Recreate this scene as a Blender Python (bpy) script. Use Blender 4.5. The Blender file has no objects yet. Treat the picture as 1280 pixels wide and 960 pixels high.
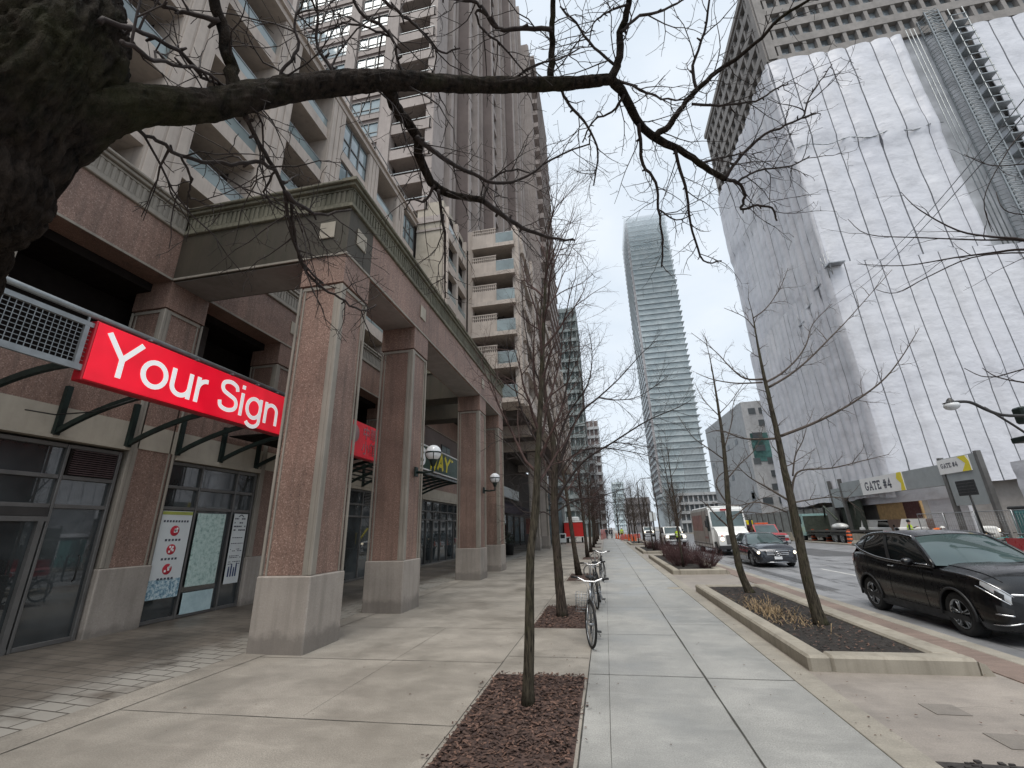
import bpy, bmesh, math, random
import numpy as np
from mathutils import Vector, Matrix, noise

R = math.radians
scene = bpy.context.scene
col = scene.collection

# ------------------------------------------------------------------ camera
F_PX, YAW, PITCH, ROLL, CAM_H = 543.5, -0.192166, 0.324313, -0.028299, 1.8
fw = Vector((math.sin(YAW) * math.cos(PITCH), math.cos(YAW) * math.cos(PITCH), math.sin(PITCH)))
_r = Vector((math.cos(YAW), -math.sin(YAW), 0))
_u = _r.cross(fw)
cr_, sr_ = math.cos(ROLL), math.sin(ROLL)
rt = cr_ * _r + sr_ * _u
up = -sr_ * _r + cr_ * _u
cam_pos = Vector((0, 0, CAM_H))
cd = bpy.data.cameras.new("camera")
cam = bpy.data.objects.new("camera", cd)
col.objects.link(cam)
m = Matrix((rt, up, -fw)).transposed().to_4x4()
m.translation = cam_pos
cam.matrix_world = m
cd.sensor_width = 36
cd.lens = 36 * F_PX / 1280
cd.clip_start = 0.05
cd.clip_end = 3000
scene.camera = cam


def ray(px, py):
    return (fw * F_PX + rt * (px - 640) - up * (py - 480)).normalized()


def at_y(px, py, Y):
    d = ray(px, py)
    return cam_pos + d * (Y / d.y)


def at_d(px, py, dist):
    return cam_pos + ray(px, py) * dist


def at_z(px, py, z=0.0):
    d = ray(px, py)
    return cam_pos + d * ((z - CAM_H) / d.z)


# ------------------------------------------------------------------ mesh builder
class MB:
    def __init__(s):
        s.v, s.f, s.m, s.s = [], [], [], []

    def add(s, verts, faces, mi=0, smooth=False):
        b = len(s.v)
        s.v.extend([tuple(p) for p in verts])
        for f in faces:
            s.f.append(tuple(i + b for i in f))
            s.m.append(mi)
            s.s.append(smooth)
        return s

    def box(s, x0, x1, y0, y1, z0, z1, mi=0, bev=0.0):
        x0, x1 = min(x0, x1), max(x0, x1)
        y0, y1 = min(y0, y1), max(y0, y1)
        z0, z1 = min(z0, z1), max(z0, z1)
        b = min(bev, (x1 - x0) * .45, (y1 - y0) * .45, (z1 - z0) * .45)
        if b <= 0:
            v = [(x, y, z) for z in (z0, z1) for y in (y0, y1) for x in (x0, x1)]
            return s.add(v, [(0, 2, 3, 1), (4, 5, 7, 6), (0, 1, 5, 4), (1, 3, 7, 5), (3, 2, 6, 7), (2, 0, 4, 6)], mi)
        v, idx = [], {}
        X, Y, Z = (x0, x1), (y0, y1), (z0, z1)
        for i in (0, 1):
            for j in (0, 1):
                for k in (0, 1):
                    sx, sy, sz = 1 - 2 * i, 1 - 2 * j, 1 - 2 * k
                    for a in range(3):
                        p = [X[i] + sx * b, Y[j] + sy * b, Z[k] + sz * b]
                        p[a] = (X[i], Y[j], Z[k])[a]
                        idx[(i, j, k, a)] = len(v)
                        v.append(p)
        f = []
        for i in (0, 1):
            q = [idx[(i, 0, 0, 0)], idx[(i, 1, 0, 0)], idx[(i, 1, 1, 0)], idx[(i, 0, 1, 0)]]
            f.append(q if i else q[::-1])
            q = [idx[(0, i, 0, 1)], idx[(0, i, 1, 1)], idx[(1, i, 1, 1)], idx[(1, i, 0, 1)]]
            f.append(q if i else q[::-1])
            q = [idx[(0, 0, i, 2)], idx[(1, 0, i, 2)], idx[(1, 1, i, 2)], idx[(0, 1, i, 2)]]
            f.append(q if i else q[::-1])
        for j in (0, 1):
            for k in (0, 1):
                q = [idx[(0, j, k, 1)], idx[(1, j, k, 1)], idx[(1, j, k, 2)], idx[(0, j, k, 2)]]
                f.append(q if (j ^ k) else q[::-1])
        for i in (0, 1):
            for k in (0, 1):
                q = [idx[(i, 0, k, 0)], idx[(i, 1, k, 0)], idx[(i, 1, k, 2)], idx[(i, 0, k, 2)]]
                f.append(q if not (i ^ k) else q[::-1])
            for j in (0, 1):
                q = [idx[(i, j, 0, 0)], idx[(i, j, 1, 0)], idx[(i, j, 1, 1)], idx[(i, j, 0, 1)]]
                f.append(q if (i ^ j) else q[::-1])
        for i in (0, 1):
            for j in (0, 1):
                for k in (0, 1):
                    q = [idx[(i, j, k, 0)], idx[(i, j, k, 1)], idx[(i, j, k, 2)]]
                    f.append(q if not (i ^ j ^ k) else q[::-1])
        return s.add(v, f, mi)

    def quad(s, pts, mi=0, smooth=False):
        return s.add(pts, [tuple(range(len(pts)))], mi, smooth)

    def prism(s, poly, axis, a0, a1, mi=0):
        """poly: 2d points (in the two other axes, cyclic order), extruded along axis"""
        def P(p, a):
            return {'x': (a, p[0], p[1]), 'y': (p[0], a, p[1]), 'z': (p[0], p[1], a)}[axis]
        n = len(poly)
        v = [P(p, a0) for p in poly] + [P(p, a1) for p in poly]
        f = [tuple(range(n))[::-1], tuple(range(n, 2 * n))]
        f += [(i, (i + 1) % n, n + (i + 1) % n, n + i) for i in range(n)]
        return s.add(v, f, mi)

    def tube(s, pts, rad, n=6, mi=0, cap=True, smooth=True):
        pts = [Vector(p) for p in pts]
        if not hasattr(rad, '__len__'):
            rad = [rad] * len(pts)
        v, f = [], []
        t0 = (pts[1] - pts[0]).normalized()
        a = t0.orthogonal().normalized()
        for i, p in enumerate(pts):
            if i == 0:
                t = t0
            elif i == len(pts) - 1:
                t = (pts[i] - pts[i - 1]).normalized()
            else:
                t = (pts[i + 1] - pts[i - 1]).normalized()
            a = a - t * a.dot(t)
            if a.length < 1e-6:
                a = t.orthogonal()
            a.normalize()
            b = t.cross(a)
            for k in range(n):
                th = 2 * math.pi * k / n
                v.append(p + (a * math.cos(th) + b * math.sin(th)) * rad[i])
        for i in range(len(pts) - 1):
            for k in range(n):
                k2 = (k + 1) % n
                f.append((i * n + k, i * n + k2, (i + 1) * n + k2, (i + 1) * n + k))
        if cap:
            f.append(tuple(range(n))[::-1])
            f.append(tuple(range((len(pts) - 1) * n, len(pts) * n)))
        return s.add(v, f, mi, smooth)

    def lathe(s, prof, c=(0, 0, 0), n=16, axis='z', mi=0, smooth=True, a0=0, a1=2 * math.pi):
        """prof: list of (radius, height)"""
        full = abs(a1 - a0 - 2 * math.pi) < 1e-6
        k = n if full else n + 1
        v, f = [], []
        for (r, h) in prof:
            for i in range(k):
                th = a0 + (a1 - a0) * i / n
                x, y = r * math.cos(th), r * math.sin(th)
                p = {'z': (x, y, h), 'x': (h, x, y), 'y': (y, h, x)}[axis]
                v.append((p[0] + c[0], p[1] + c[1], p[2] + c[2]))
        for j in range(len(prof) - 1):
            for i in range(n):
                i2 = (i + 1) % k
                f.append((j * k + i, j * k + i2, (j + 1) * k + i2, (j + 1) * k + i))
        return s.add(v, f, mi, smooth)

    def sphere(s, c, r, nu=16, nv=10, mi=0, sc=(1, 1, 1)):
        prof = [(max(1e-4, r * math.sin(math.pi * j / nv)), -r * math.cos(math.pi * j / nv)) for j in range(nv + 1)]
        b = len(s.v)
        s.lathe(prof, (0, 0, 0), nu, 'z', mi, True)
        for i in range(b, len(s.v)):
            p = s.v[i]
            s.v[i] = (c[0] + p[0] * sc[0], c[1] + p[1] * sc[1], c[2] + p[2] * sc[2])
        return s

    def grid(s, fn, nu, nv, mi=0, smooth=True, flip=False):
        v = [fn(i / nu, j / nv) for j in range(nv + 1) for i in range(nu + 1)]
        f = []
        for j in range(nv):
            for i in range(nu):
                q = (j * (nu + 1) + i, j * (nu + 1) + i + 1, (j + 1) * (nu + 1) + i + 1, (j + 1) * (nu + 1) + i)
                f.append(q[::-1] if flip else q)
        return s.add(v, f, mi, smooth)

    def shift(s, d):
        s.v = [(p[0] + d[0], p[1] + d[1], p[2] + d[2]) for p in s.v]
        return s

    def xf(s, M):
        s.v = [tuple(M @ Vector(p)) for p in s.v]
        return s


def mesh_of(mb, mats, name):
    me = bpy.data.meshes.new(name)
    me.from_pydata(mb.v, [], mb.f)
    mats = mats if isinstance(mats, (list, tuple)) else [mats]
    for mm in mats:
        me.materials.append(mm)
    me.polygons.foreach_set('material_index', mb.m)
    me.polygons.foreach_set('use_smooth', mb.s)
    me.update()
    return me


def wloc(o):
    p = Vector((0, 0, 0))
    while o:
        p += Vector(o.location)
        o = o.parent
    return p


def obj(name, mb, mats, parent=None, world=True, fix=False):
    """links a mesh; vertices of mb are world coordinates (world=True) or the parent's own"""
    if not mb.v:
        return None
    if parent is not None and world:
        mb.shift(-wloc(parent))
    o = bpy.data.objects.new(name, mesh_of(mb, mats, name))
    col.objects.link(o)
    o.parent = parent
    if fix:
        bm = bmesh.new()
        bm.from_mesh(o.data)
        bmesh.ops.recalc_face_normals(bm, faces=bm.faces)
        bm.to_mesh(o.data)
        bm.free()
    return o


def tag(o, label=None, cat=None, group=None, kind=None):
    if label:
        o['label'] = label
    if cat:
        o['category'] = cat
    if group:
        o['group'] = group
    if kind:
        o['kind'] = kind
    return o


def thing(name, label, cat, loc=(0, 0, 0), rotz=0.0, group=None):
    o = bpy.data.objects.new(name, None)
    col.objects.link(o)
    o.location = loc
    o.rotation_euler = (0, 0, rotz)
    o.empty_display_size = .2
    return tag(o, label, cat, group)


def solo(name, mb, mats, label, cat, group=None, loc=None):
    """a thing that is one mesh; its origin is put at its base"""
    vs = np.array(mb.v)
    if loc is None:
        loc = ((vs[:, 0].min() + vs[:, 0].max()) / 2, (vs[:, 1].min() + vs[:, 1].max()) / 2, vs[:, 2].min())
    mb.shift((-loc[0], -loc[1], -loc[2]))
    o = obj(name, mb, mats)
    o.location = loc
    return tag(o, label, cat, group)


def struct(name, mb, mats):
    return tag(obj(name, mb, mats), kind='structure')


def copy_tree(o, parent=None):
    c = o.copy()
    col.objects.link(c)
    c.parent = parent
    for ch in list(o.children):
        copy_tree(ch, c)
    return c


def text_mb(txt, size, fontspace=1.0, extrude=0.004, bold=0.0):
    """text as a mesh in the xz plane, centred, facing -y"""
    cu = bpy.data.curves.new('t', 'FONT')
    cu.body = txt
    cu.size = size
    cu.align_x = 'CENTER'
    cu.align_y = 'CENTER'
    cu.extrude = extrude
    cu.offset = bold
    cu.resolution_u = 4
    cu.space_character = fontspace
    o = bpy.data.objects.new('t', cu)
    col.objects.link(o)
    dg = bpy.context.evaluated_depsgraph_get()
    me = bpy.data.meshes.new_from_object(o.evaluated_get(dg))
    mb = MB()
    mb.add([(v.co.x, -v.co.z, v.co.y) for v in me.vertices], [tuple(p.vertices) for p in me.polygons])
    bpy.data.objects.remove(o)
    bpy.data.curves.remove(cu)
    bpy.data.meshes.remove(me)
    return mb


def face_x(mb, x, y, z):
    """turn a text mesh that faces -y so that it faces +x, reading along +y, and move it"""
    return mb.xf(Matrix.Translation((x, y, z)) @ Matrix.Rotation(R(90), 4, 'Z'))


def face_mx(mb, x, y, z):
    """faces -x, reading along -y"""
    return mb.xf(Matrix.Translation((x, y, z)) @ Matrix.Rotation(R(-90), 4, 'Z'))



# ------------------------------------------------------------------ drawn letters (flat strokes of even width)
def ribbon(mb, pts, w, yo=0.0, ext=.004, closed=False):
    P = [Vector((p[0], p[1])) for p in pts]
    n = len(P)
    L, Q = [], []
    for i in range(n):
        a = P[(i - 1) % n] if (closed or i > 0) else None
        c = P[(i + 1) % n] if (closed or i < n - 1) else None
        d0 = (P[i] - a).normalized() if a is not None else (c - P[i]).normalized()
        d1 = (c - P[i]).normalized() if c is not None else d0
        t = (d0 + d1)
        t = t.normalized() if t.length > 1e-4 else d0
        nn = Vector((-t.y, t.x))
        k = 1 / max(.5, nn.dot(Vector((-d0.y, d0.x))))
        L.append(P[i] + nn * w / 2 * k); Q.append(P[i] - nn * w / 2 * k)
    m_ = n if closed else n - 1
    for i in range(m_):
        j = (i + 1) % n
        q = [L[i], L[j], Q[j], Q[i]]
        v = [(p.x, -ext - yo, p.y) for p in q] + [(p.x, 0, p.y) for p in q]
        mb.add(v, [(0, 1, 2, 3), (0, 4, 5, 1), (1, 5, 6, 2), (2, 6, 7, 3), (3, 7, 4, 0)])


def arc(cx, cy, rx, ry, a0, a1, n=14):
    return [(cx + rx * math.cos(R(a0 + (a1 - a0) * i / n)), cy + ry * math.sin(R(a0 + (a1 - a0) * i / n))) for i in range(n + 1)]


def sm2(pts, k=5):
    return smooth2(pts, k)


def smooth2(pts, k=5):
    out = []
    P = [pts[0]] + list(pts) + [pts[-1]]
    for i in range(1, len(P) - 2):
        for j in range(k):
            t = j / k
            a, b, c, d = P[i - 1], P[i], P[i + 1], P[i + 2]
            out.append(tuple(.5 * (2 * b[q] + (c[q] - a[q]) * t + (2 * a[q] - 5 * b[q] + 4 * c[q] - d[q]) * t * t + (3 * b[q] - a[q] - 3 * c[q] + d[q]) * t ** 3) for q in range(2)))
    out.append(tuple(pts[-1]))
    return out


S_CURVE = [(.64, .72), (.58, .87), (.36, .945), (.14, .88), (.09, .74), (.16, .61), (.36, .53), (.59, .44), (.66, .27), (.58, .12), (.35, .055), (.12, .12), (.06, .29)]
GLYPH = {   # strokes (points, closed), advance
    'Y': ([([(.02, 1), (.41, .46), (.80, 1)], 0), ([(.41, .5), (.41, 0)], 0)], .84),
    'o': ([(arc(.36, .37, .29, .32, 0, 345, 23), 1)], .74),
    'u': ([([(.08, .74)] + arc(.33, .30, .25, .245, 180, 350, 12), 0), ([(.58, .74), (.58, 0)], 0)], .72),
    'r': ([([(.08, .74), (.08, 0)], 0), (arc(.36, .38, .28, .30, 172, 88, 8), 0)], .44),
    ' ': ([], .30),
    'S': ([(smooth2(S_CURVE), 0)], .76),
    'i': ([([(.08, .74), (.08, 0)], 0), ([(.08, 1.0), (.08, .87)], 0)], .22),
    'g': ([(arc(.35, .37, .28, .32, 0, 345, 23), 1), ([(.62, .74), (.62, .0)] + arc(.35, -.02, .27, .22, 0, -155, 10), 0)], .76),
    'n': ([([(.08, .74), (.08, 0)], 0), (arc(.33, .43, .25, .25, 172, 10, 12) + [(.58, 0)], 0)], .70),
    'U': ([([(.1, 1), (.1, .32)] + arc(.39, .32, .29, .27, 180, 360, 12) + [(.68, 1)], 0)], .84),
    'B': ([([(.11, 0), (.11, 1)], 0), ([(.11, .94), (.38, .94)] + arc(.38, .74, .22, .2, 80, -80, 8) + [(.11, .54)], 0), ([(.13, .50), (.42, .50)] + arc(.42, .28, .25, .22, 80, -80, 8) + [(.11, .06)], 0)], .80),
    'W': ([([(.04, 1), (.24, .03), (.46, .95), (.68, .03), (.90, 1)], 0)], .98),
    'A': ([([(.04, 0), (.38, .96), (.72, 0)], 0), ([(.16, .30), (.60, .30)], 0)], .80),
    'G': ([(arc(.38, .5, .32, .44, 42, 318, 18) + [(.66, .42)], 0), ([(.40, .42), (.76, .42)], 0), ([(.64, .98), (.64, .74)], 0)], .86),
    'T': ([([(.02, .93), (.68, .93)], 0), ([(.35, .93), (.35, 0)], 0), ([(.2, .06), (.5, .06)], 0), ([(.05, .95), (.05, .74)], 0), ([(.65, .95), (.65, .74)], 0)], .76),
    'E': ([([(.14, 0), (.14, 1)], 0), ([(.02, .93), (.62, .93)], 0), ([(.16, .5), (.46, .5)], 0), ([(.02, .07), (.64, .07)], 0), ([(.60, 1), (.60, .74)], 0), ([(.62, 0), (.62, .27)], 0)], .76),
    '#': ([([(.26, 0), (.34, 1)], 0), ([(.50, 0), (.58, 1)], 0), ([(.08, .34), (.70, .34)], 0), ([(.12, .66), (.74, .66)], 0)], .84),
    '4': ([([(.50, 0), (.50, .96), (.06, .30), (.70, .30)], 0), ([(.34, .05), (.66, .05)], 0)], .76),
    'A_': ([([(.10, .02), (.40, .96), (.70, .02)], 0), ([(.2, .32), (.6, .32)], 0), ([(.0, .05), (.26, .05)], 0), ([(.54, .05), (.82, .05)], 0)], .84),
}


def drawn(txt, cap, w=.13, xs=1.0, track=0.0, shear=0.0):
    """letters of cap height cap, centred on the origin, in the xz plane, facing -y"""
    mb = MB()
    x = 0
    k = 0
    for ch in txt:
        st, adv = GLYPH[ch]
        for pts, cl in st:
            k += 1
            ribbon(mb, [((x + p[0]) * xs, p[1]) for p in pts], w, .0006 / cap * (k % 4), .004 / cap, bool(cl))
        x += adv + track
    tot = (x - track) * xs
    mb.v = [((p[0] - tot / 2 + shear * (p[2] - .5)) * cap, p[1] * cap, (p[2] - .5) * cap) for p in mb.v]
    return mb


# ------------------------------------------------------------------ materials
class NT:
    def __init__(s, name):
        s.mat = bpy.data.materials.new(name)
        s.mat.use_nodes = True
        s.t = s.mat.node_tree
        s.b = s.t.nodes['Principled BSDF']
        s.out = s.t.nodes['Material Output']

    def n(s, typ, **kw):
        nd = s.t.nodes.new(typ)
        for k, v in kw.items():
            if k.startswith('i_'):
                key = k[2:]
                key = int(key) if key.isdigit() else key.replace('_', ' ')
                nd.inputs[key].default_value = v
            else:
                setattr(nd, k, v)
        return nd

    def l(s, a, b):
        s.t.links.new(a, b)

    def coord(s, kind='Object', scale=(1, 1, 1)):
        tc = s.n('ShaderNodeTexCoord')
        mp = s.n('ShaderNodeMapping')
        mp.inputs['Scale'].default_value = scale
        s.l(tc.outputs[kind], mp.inputs['Vector'])
        return mp.outputs['Vector']

    def noise(s, vec, scale, detail=4, rough=.55):
        nd = s.n('ShaderNodeTexNoise')
        nd.inputs['Scale'].default_value = scale
        nd.inputs['Detail'].default_value = detail
        nd.inputs['Roughness'].default_value = rough
        s.l(vec, nd.inputs['Vector'])
        return nd.outputs['Fac']

    def ramp(s, fac, stops):
        nd = s.n('ShaderNodeValToRGB')
        e = nd.color_ramp.elements
        while len(e) > 1:
            e.remove(e[-1])
        e[0].position = stops[0][0]
        e[0].color = c4(stops[0][1])
        for p, c in stops[1:]:
            x = e.new(p)
            x.color = c4(c)
        s.l(fac, nd.inputs['Fac'])
        return nd.outputs['Color']

    def mix(s, fac, a, b, mode='MIX'):
        nd = s.n('ShaderNodeMix', data_type='RGBA', blend_type=mode)
        for sock, val in ((nd.inputs[0], fac), (nd.inputs[6], a), (nd.inputs[7], b)):
            if hasattr(val, 'is_output'):
                s.l(val, sock)
            elif isinstance(val, (int, float)):
                sock.default_value = val
            else:
                sock.default_value = c4(val)
        return nd.outputs[2]

    def bump(s, h, strength=.3, dist=.02):
        nd = s.n('ShaderNodeBump')
        nd.inputs['Strength'].default_value = strength
        nd.inputs['Distance'].default_value = dist
        s.l(h, nd.inputs['Height'])
        s.l(nd.outputs['Normal'], s.b.inputs['Normal'])

    def set(s, **kw):
        for k, v in kw.items():
            k = k.replace('_', ' ')
            if hasattr(v, 'is_output'):
                s.l(v, s.b.inputs[k])
            else:
                s.b.inputs[k].default_value = c4(v) if isinstance(v, (tuple, list)) and len(v) == 3 and 'olor' in k else v
        return s


def c4(c):
    if isinstance(c, (int, float)):
        return (c, c, c, 1)
    return (c[0], c[1], c[2], 1) if len(c) == 3 else c


def t_mul(t, a, k):
    mm = t.n('ShaderNodeMath', operation='MULTIPLY')
    t.l(a, mm.inputs[0])
    mm.inputs[1].default_value = k
    return mm.outputs[0]


def plain(name, c, rough=.5, metal=0.0, var=.12, scale=3.0, spec=.5, coat=0.0, bump=0.0, bscale=60):
    t = NT(name)
    v = t.coord()
    f = t.noise(v, scale, 5)
    lo = [x * (1 - var) for x in c]
    hi = [min(1, x * (1 + var)) for x in c]
    t.set(Base_Color=t.ramp(f, [(.3, lo), (.7, hi)]), Metallic=metal)
    g = t.noise(v, scale * 2.3, 3)
    t.set(Roughness=t.ramp(g, [(.3, max(.02, rough * .8)), (.7, min(1, rough * 1.2))]))
    t.b.inputs['Specular IOR Level'].default_value = spec
    t.b.inputs['Coat Weight'].default_value = coat
    t.b.inputs['Coat Roughness'].default_value = .04
    if bump:
        t.bump(t.noise(v, bscale, 4), bump, .01)
    return t.mat


def masonry(name, c, speck=None, sscale=90, streak=.35, streak_c=(.05, .05, .045), rough=.75, bump=.25, dirt=.3, var=.15, sw=.5, streak_scale=(5, 5, .35), foot=0.0):
    """stone or concrete: cloudy tone, mineral specks, rain streaks running down"""
    t = NT(name)
    v = t.coord()
    base = t.ramp(t.noise(v, 1.7, 6, .65), [(.28, [x * (1 - var) for x in c]), (.72, [min(1, x * (1 + var)) for x in c])])
    if speck:
        f = t.noise(v, sscale, 2, .7)
        sp = t.ramp(f, [(.30, speck[0]), (.44, c), (.56, c), (.68, speck[1])])
        base = t.mix(sw, base, sp)
    vs = t.coord('Object', streak_scale)
    st = t.ramp(t.noise(vs, 1.3, 5, .6), [(.47, 0), (.72, 1)])
    mm = t.n('ShaderNodeMath', operation='MULTIPLY')
    t.l(st, mm.inputs[0])
    mm.inputs[1].default_value = streak
    base = t.mix(mm.outputs[0], base, streak_c)
    d = t.ramp(t.noise(v, .45, 5, .6), [(.35, 1 - dirt), (.65, 1.0)])
    base = t.mix(1.0, base, d, 'MULTIPLY')
    if foot:
        sx = t.n('ShaderNodeSeparateXYZ'); t.l(v, sx.inputs[0])
        ad = t.n('ShaderNodeMath', operation='MULTIPLY_ADD')
        t.l(t.noise(v, 3.5, 5, .65), ad.inputs[0]); ad.inputs[1].default_value = -.42; t.l(sx.outputs['Z'], ad.inputs[2])
        fz = t.ramp(ad.outputs[0], [(0, 1), (.12, 0)])
        base = t.mix(t_mul(t, fz, foot), base, [x * .3 for x in c])
    t.set(Base_Color=base, Roughness=rough)
    t.bump(t.noise(v, sscale if speck else 45, 4, .7), bump, .012)
    return t.mat


def glass(name, c=(.02, .025, .03), rough=.03, spec=.8, var=.5):
    t = NT(name)
    v = t.coord()
    f = t.noise(v, .7, 3)
    t.set(Base_Color=t.ramp(f, [(.35, [x * (1 - var) for x in c]), (.65, [x * (1 + var) for x in c])]), Roughness=rough)
    t.b.inputs['Specular IOR Level'].default_value = spec
    t.bump(t.noise(v, .8, 1), .02, .05)
    return t.mat


M = {}
M['granite'] = masonry('brown_granite', (.285, .175, .135), ((.075, .045, .037), (.56, .41, .34)), 44, .45, (.065, .052, .042), .6, .12, .4, sw=.85)
M['granite_dark'] = masonry('stained_brown_granite', (.062, .05, .034), ((.03, .028, .018), (.13, .10, .075)), 60, .6, (.03, .034, .016), .6, .2, .45)
M['trim'] = masonry('pale_concrete_trim', (.32, .285, .24), ((.2, .175, .15), (.4, .36, .31)), 70, .4, (.13, .12, .1), .7, .15, .25, sw=.3)
M['plinth'] = masonry('pale_stone_plinth', (.37, .325, .285), ((.27, .235, .2), (.46, .42, .37)), 38, .4, (.17, .15, .125), .7, .15, .3, sw=.5, foot=.5)
M['moss'] = masonry('mossy_concrete', (.20, .185, .135), ((.12, .115, .08), (.30, .28, .215)), 45, .75, (.07, .07, .038), .8, .3, .5, sw=.35, streak_scale=(9, 9, .3))
M['precast'] = masonry('pinkish_precast_concrete', (.51, .44, .385), ((.43, .37, .32), (.59, .515, .46)), 60, .3, (.2, .165, .15), .75, .12, .18, sw=.3)
M['precast_far'] = masonry('mauve_precast_concrete', (.375, .325, .30), ((.31, .265, .245), (.44, .385, .355)), 30, .25, (.17, .135, .13), .8, .1, .2, sw=.3)
M['rose'] = masonry('rose_brick_panel', (.17, .135, .125), ((.12, .09, .085), (.23, .185, .175)), 30, .2, (.12, .08, .08), .8, .12, .2)
M['beige'] = masonry('beige_stucco', (.41, .365, .30), None, 40, .25, (.26, .23, .18), .8, .12, .12)
M['soffit'] = masonry('grey_soffit', (.27, .25, .235), None, 40, .2, (.1, .09, .08), .8, .08, .2)
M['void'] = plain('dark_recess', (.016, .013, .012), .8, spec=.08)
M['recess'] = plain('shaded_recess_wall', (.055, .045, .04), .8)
M['glass'] = glass('shop_glass', (.04, .046, .048), .02, 1.0, .6)
M['glass_sky'] = glass('window_glass', (.26, .32, .34), .05, 1.0, .25)  # sky reflection painted in as a pale base colour
M['glass_rail'] = glass('balustrade_glass', (.20, .245, .25), .08, .8, .25)
M['frame'] = plain('grey_window_frame', (.14, .135, .13), .45, .4, .15)
M['frame_dark'] = plain('dark_bronze_frame', (.05, .047, .045), .4, .4, .2)
M['rail'] = plain('painted_grey_steel', (.27, .29, .30), .45, .5, .2, 5)
M['green_steel'] = plain('dark_green_steel', (.011, .021, .018), .45, .3, .4, 6)
M['black_steel'] = plain('black_steel', (.012, .012, .012), .4, .2, .3)
M['louver'] = plain('maroon_louver', (.10, .065, .065), .5, .1, .2)
M['red'] = plain('glowing_red_sign_face', (.95, .006, .03), .35, 0, .04, 2)
M['red_side'] = plain('red_sign_side', (.42, .008, .018), .4)
M['red_plain'] = plain('plain_red_sign_face', (.88, .008, .028), .4, 0, .12, 3)  # red face without the added glow
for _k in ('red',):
    _b = M[_k].node_tree.nodes['Principled BSDF']; _b.inputs['Emission Color'].default_value = (1, .006, .03, 1); _t = NT.__new__(NT); _t.mat = M[_k]; _t.t = M[_k].node_tree; _t.b = _b; _t.l(_t.ramp(_t.noise(_t.coord(), 1.3, 3, .6), [(.3, .16), (.7, .46)]), _b.inputs['Emission Strength'])  # glow added to brighten the red face, no lamp behind it
M['white'] = plain('white_lettering', (.85, .85, .84), .4, 0, .03)
M['yellow'] = plain('yellow_lettering', (.80, .66, .01), .4, 0, .05)
M['sub_green'] = plain('dark_green_sign_face', (.006, .04, .022), .35, 0, .1)
M['concrete_l'] = None


def paving(name, c, wet=.5, scale=1.0, sp=.3):
    t = NT(name)
    v = t.coord()
    big = t.ramp(t.noise(v, .35 * scale, 6, .62), [(.3, [x * .78 for x in c]), (.7, [x * 1.18 for x in c])])
    fine = t.ramp(t.noise(v, 75, 3, .75), [(.34, [x * .42 for x in c]), (.5, c), (.66, [min(1, x * 1.75) for x in c])])
    base = t.mix(sp, big, fine)
    stains = t.ramp(t.noise(v, 1.1, 7, .7), [(.40, 0), (.68, 1)])
    base = t.mix(t_mul(t, stains, .62), base, [x * .5 for x in c])
    sm = t.ramp(t.noise(t.coord('Object', (.5, 1.6, 1)), 2.6, 6, .7), [(.52, 0), (.66, 1)])
    base = t.mix(t_mul(t, sm, .28), base, [min(1, x * 1.4) for x in c])
    # pale rubbed patches, old gum spots
    gum = t.n('ShaderNodeTexVoronoi')
    gum.inputs['Scale'].default_value = 1.9
    t.l(v, gum.inputs['Vector'])
    g = t.ramp(gum.outputs['Distance'], [(.018, 1), (.032, 0)])
    base = t.mix(t_mul(t, g, .45), base, [x * .35 for x in c])
    damp = t.ramp(t.noise(v, .55, 4, .6), [(.35, 0), (.65, 1)])
    base = t.mix(t_mul(t, damp, wet * .4), base, [x * .6 for x in c])
    rr = t.ramp(damp, [(0, .72), (1, .72 - .42 * wet)])
    t.set(Base_Color=base, Roughness=rr)
    t.bump(t.noise(v, 150, 3, .7), .22, .006)
    return t.mat




M['walk_warm'] = paving('warm_concrete_paving', (.335, .303, .26), 1.0, 1.0, .55)
M['walk_cool'] = paving('damp_grey_concrete_paving', (.338, .333, .312), 1.0, 1.0, .5)
M['apron'] = paving('brownish_concrete_apron', (.30, .265, .232), .6)
M['curb'] = paving('pale_concrete_kerb', (.33, .30, .25), .4)
M['asphalt'] = paving('worn_damp_asphalt', (.255, .258, .268), .9, 1.0, .4)
M['ground'] = paving('far_ground', (.2, .195, .19), .3)
M['planter'] = masonry('planter_concrete', (.36, .325, .265), ((.27, .24, .19), (.43, .39, .33)), 60, .45, (.16, .135, .1), .75, .25, .3, sw=.35)
M['joint'] = plain('dirty_joint', (.05, .047, .04), .9, 0, .4, 8)
M['soil'] = plain('dark_soil', (.018, .014, .011), .95, 0, .5, 9, bump=.9, bscale=35)
M['mulch'] = plain('brown_mulch', (.065, .038, .029), .9, 0, .6, 22, bump=.9, bscale=40)
M['chip_a'] = plain('mulch_chip', (.125, .07, .05), .85, 0, .5, 30)
M['chip_b'] = plain('dark_mulch_chip', (.045, .026, .021), .9, 0, .5, 30)
M['paint'] = plain('worn_road_paint', (.52, .52, .50), .7, 0, .2, 6)


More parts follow.
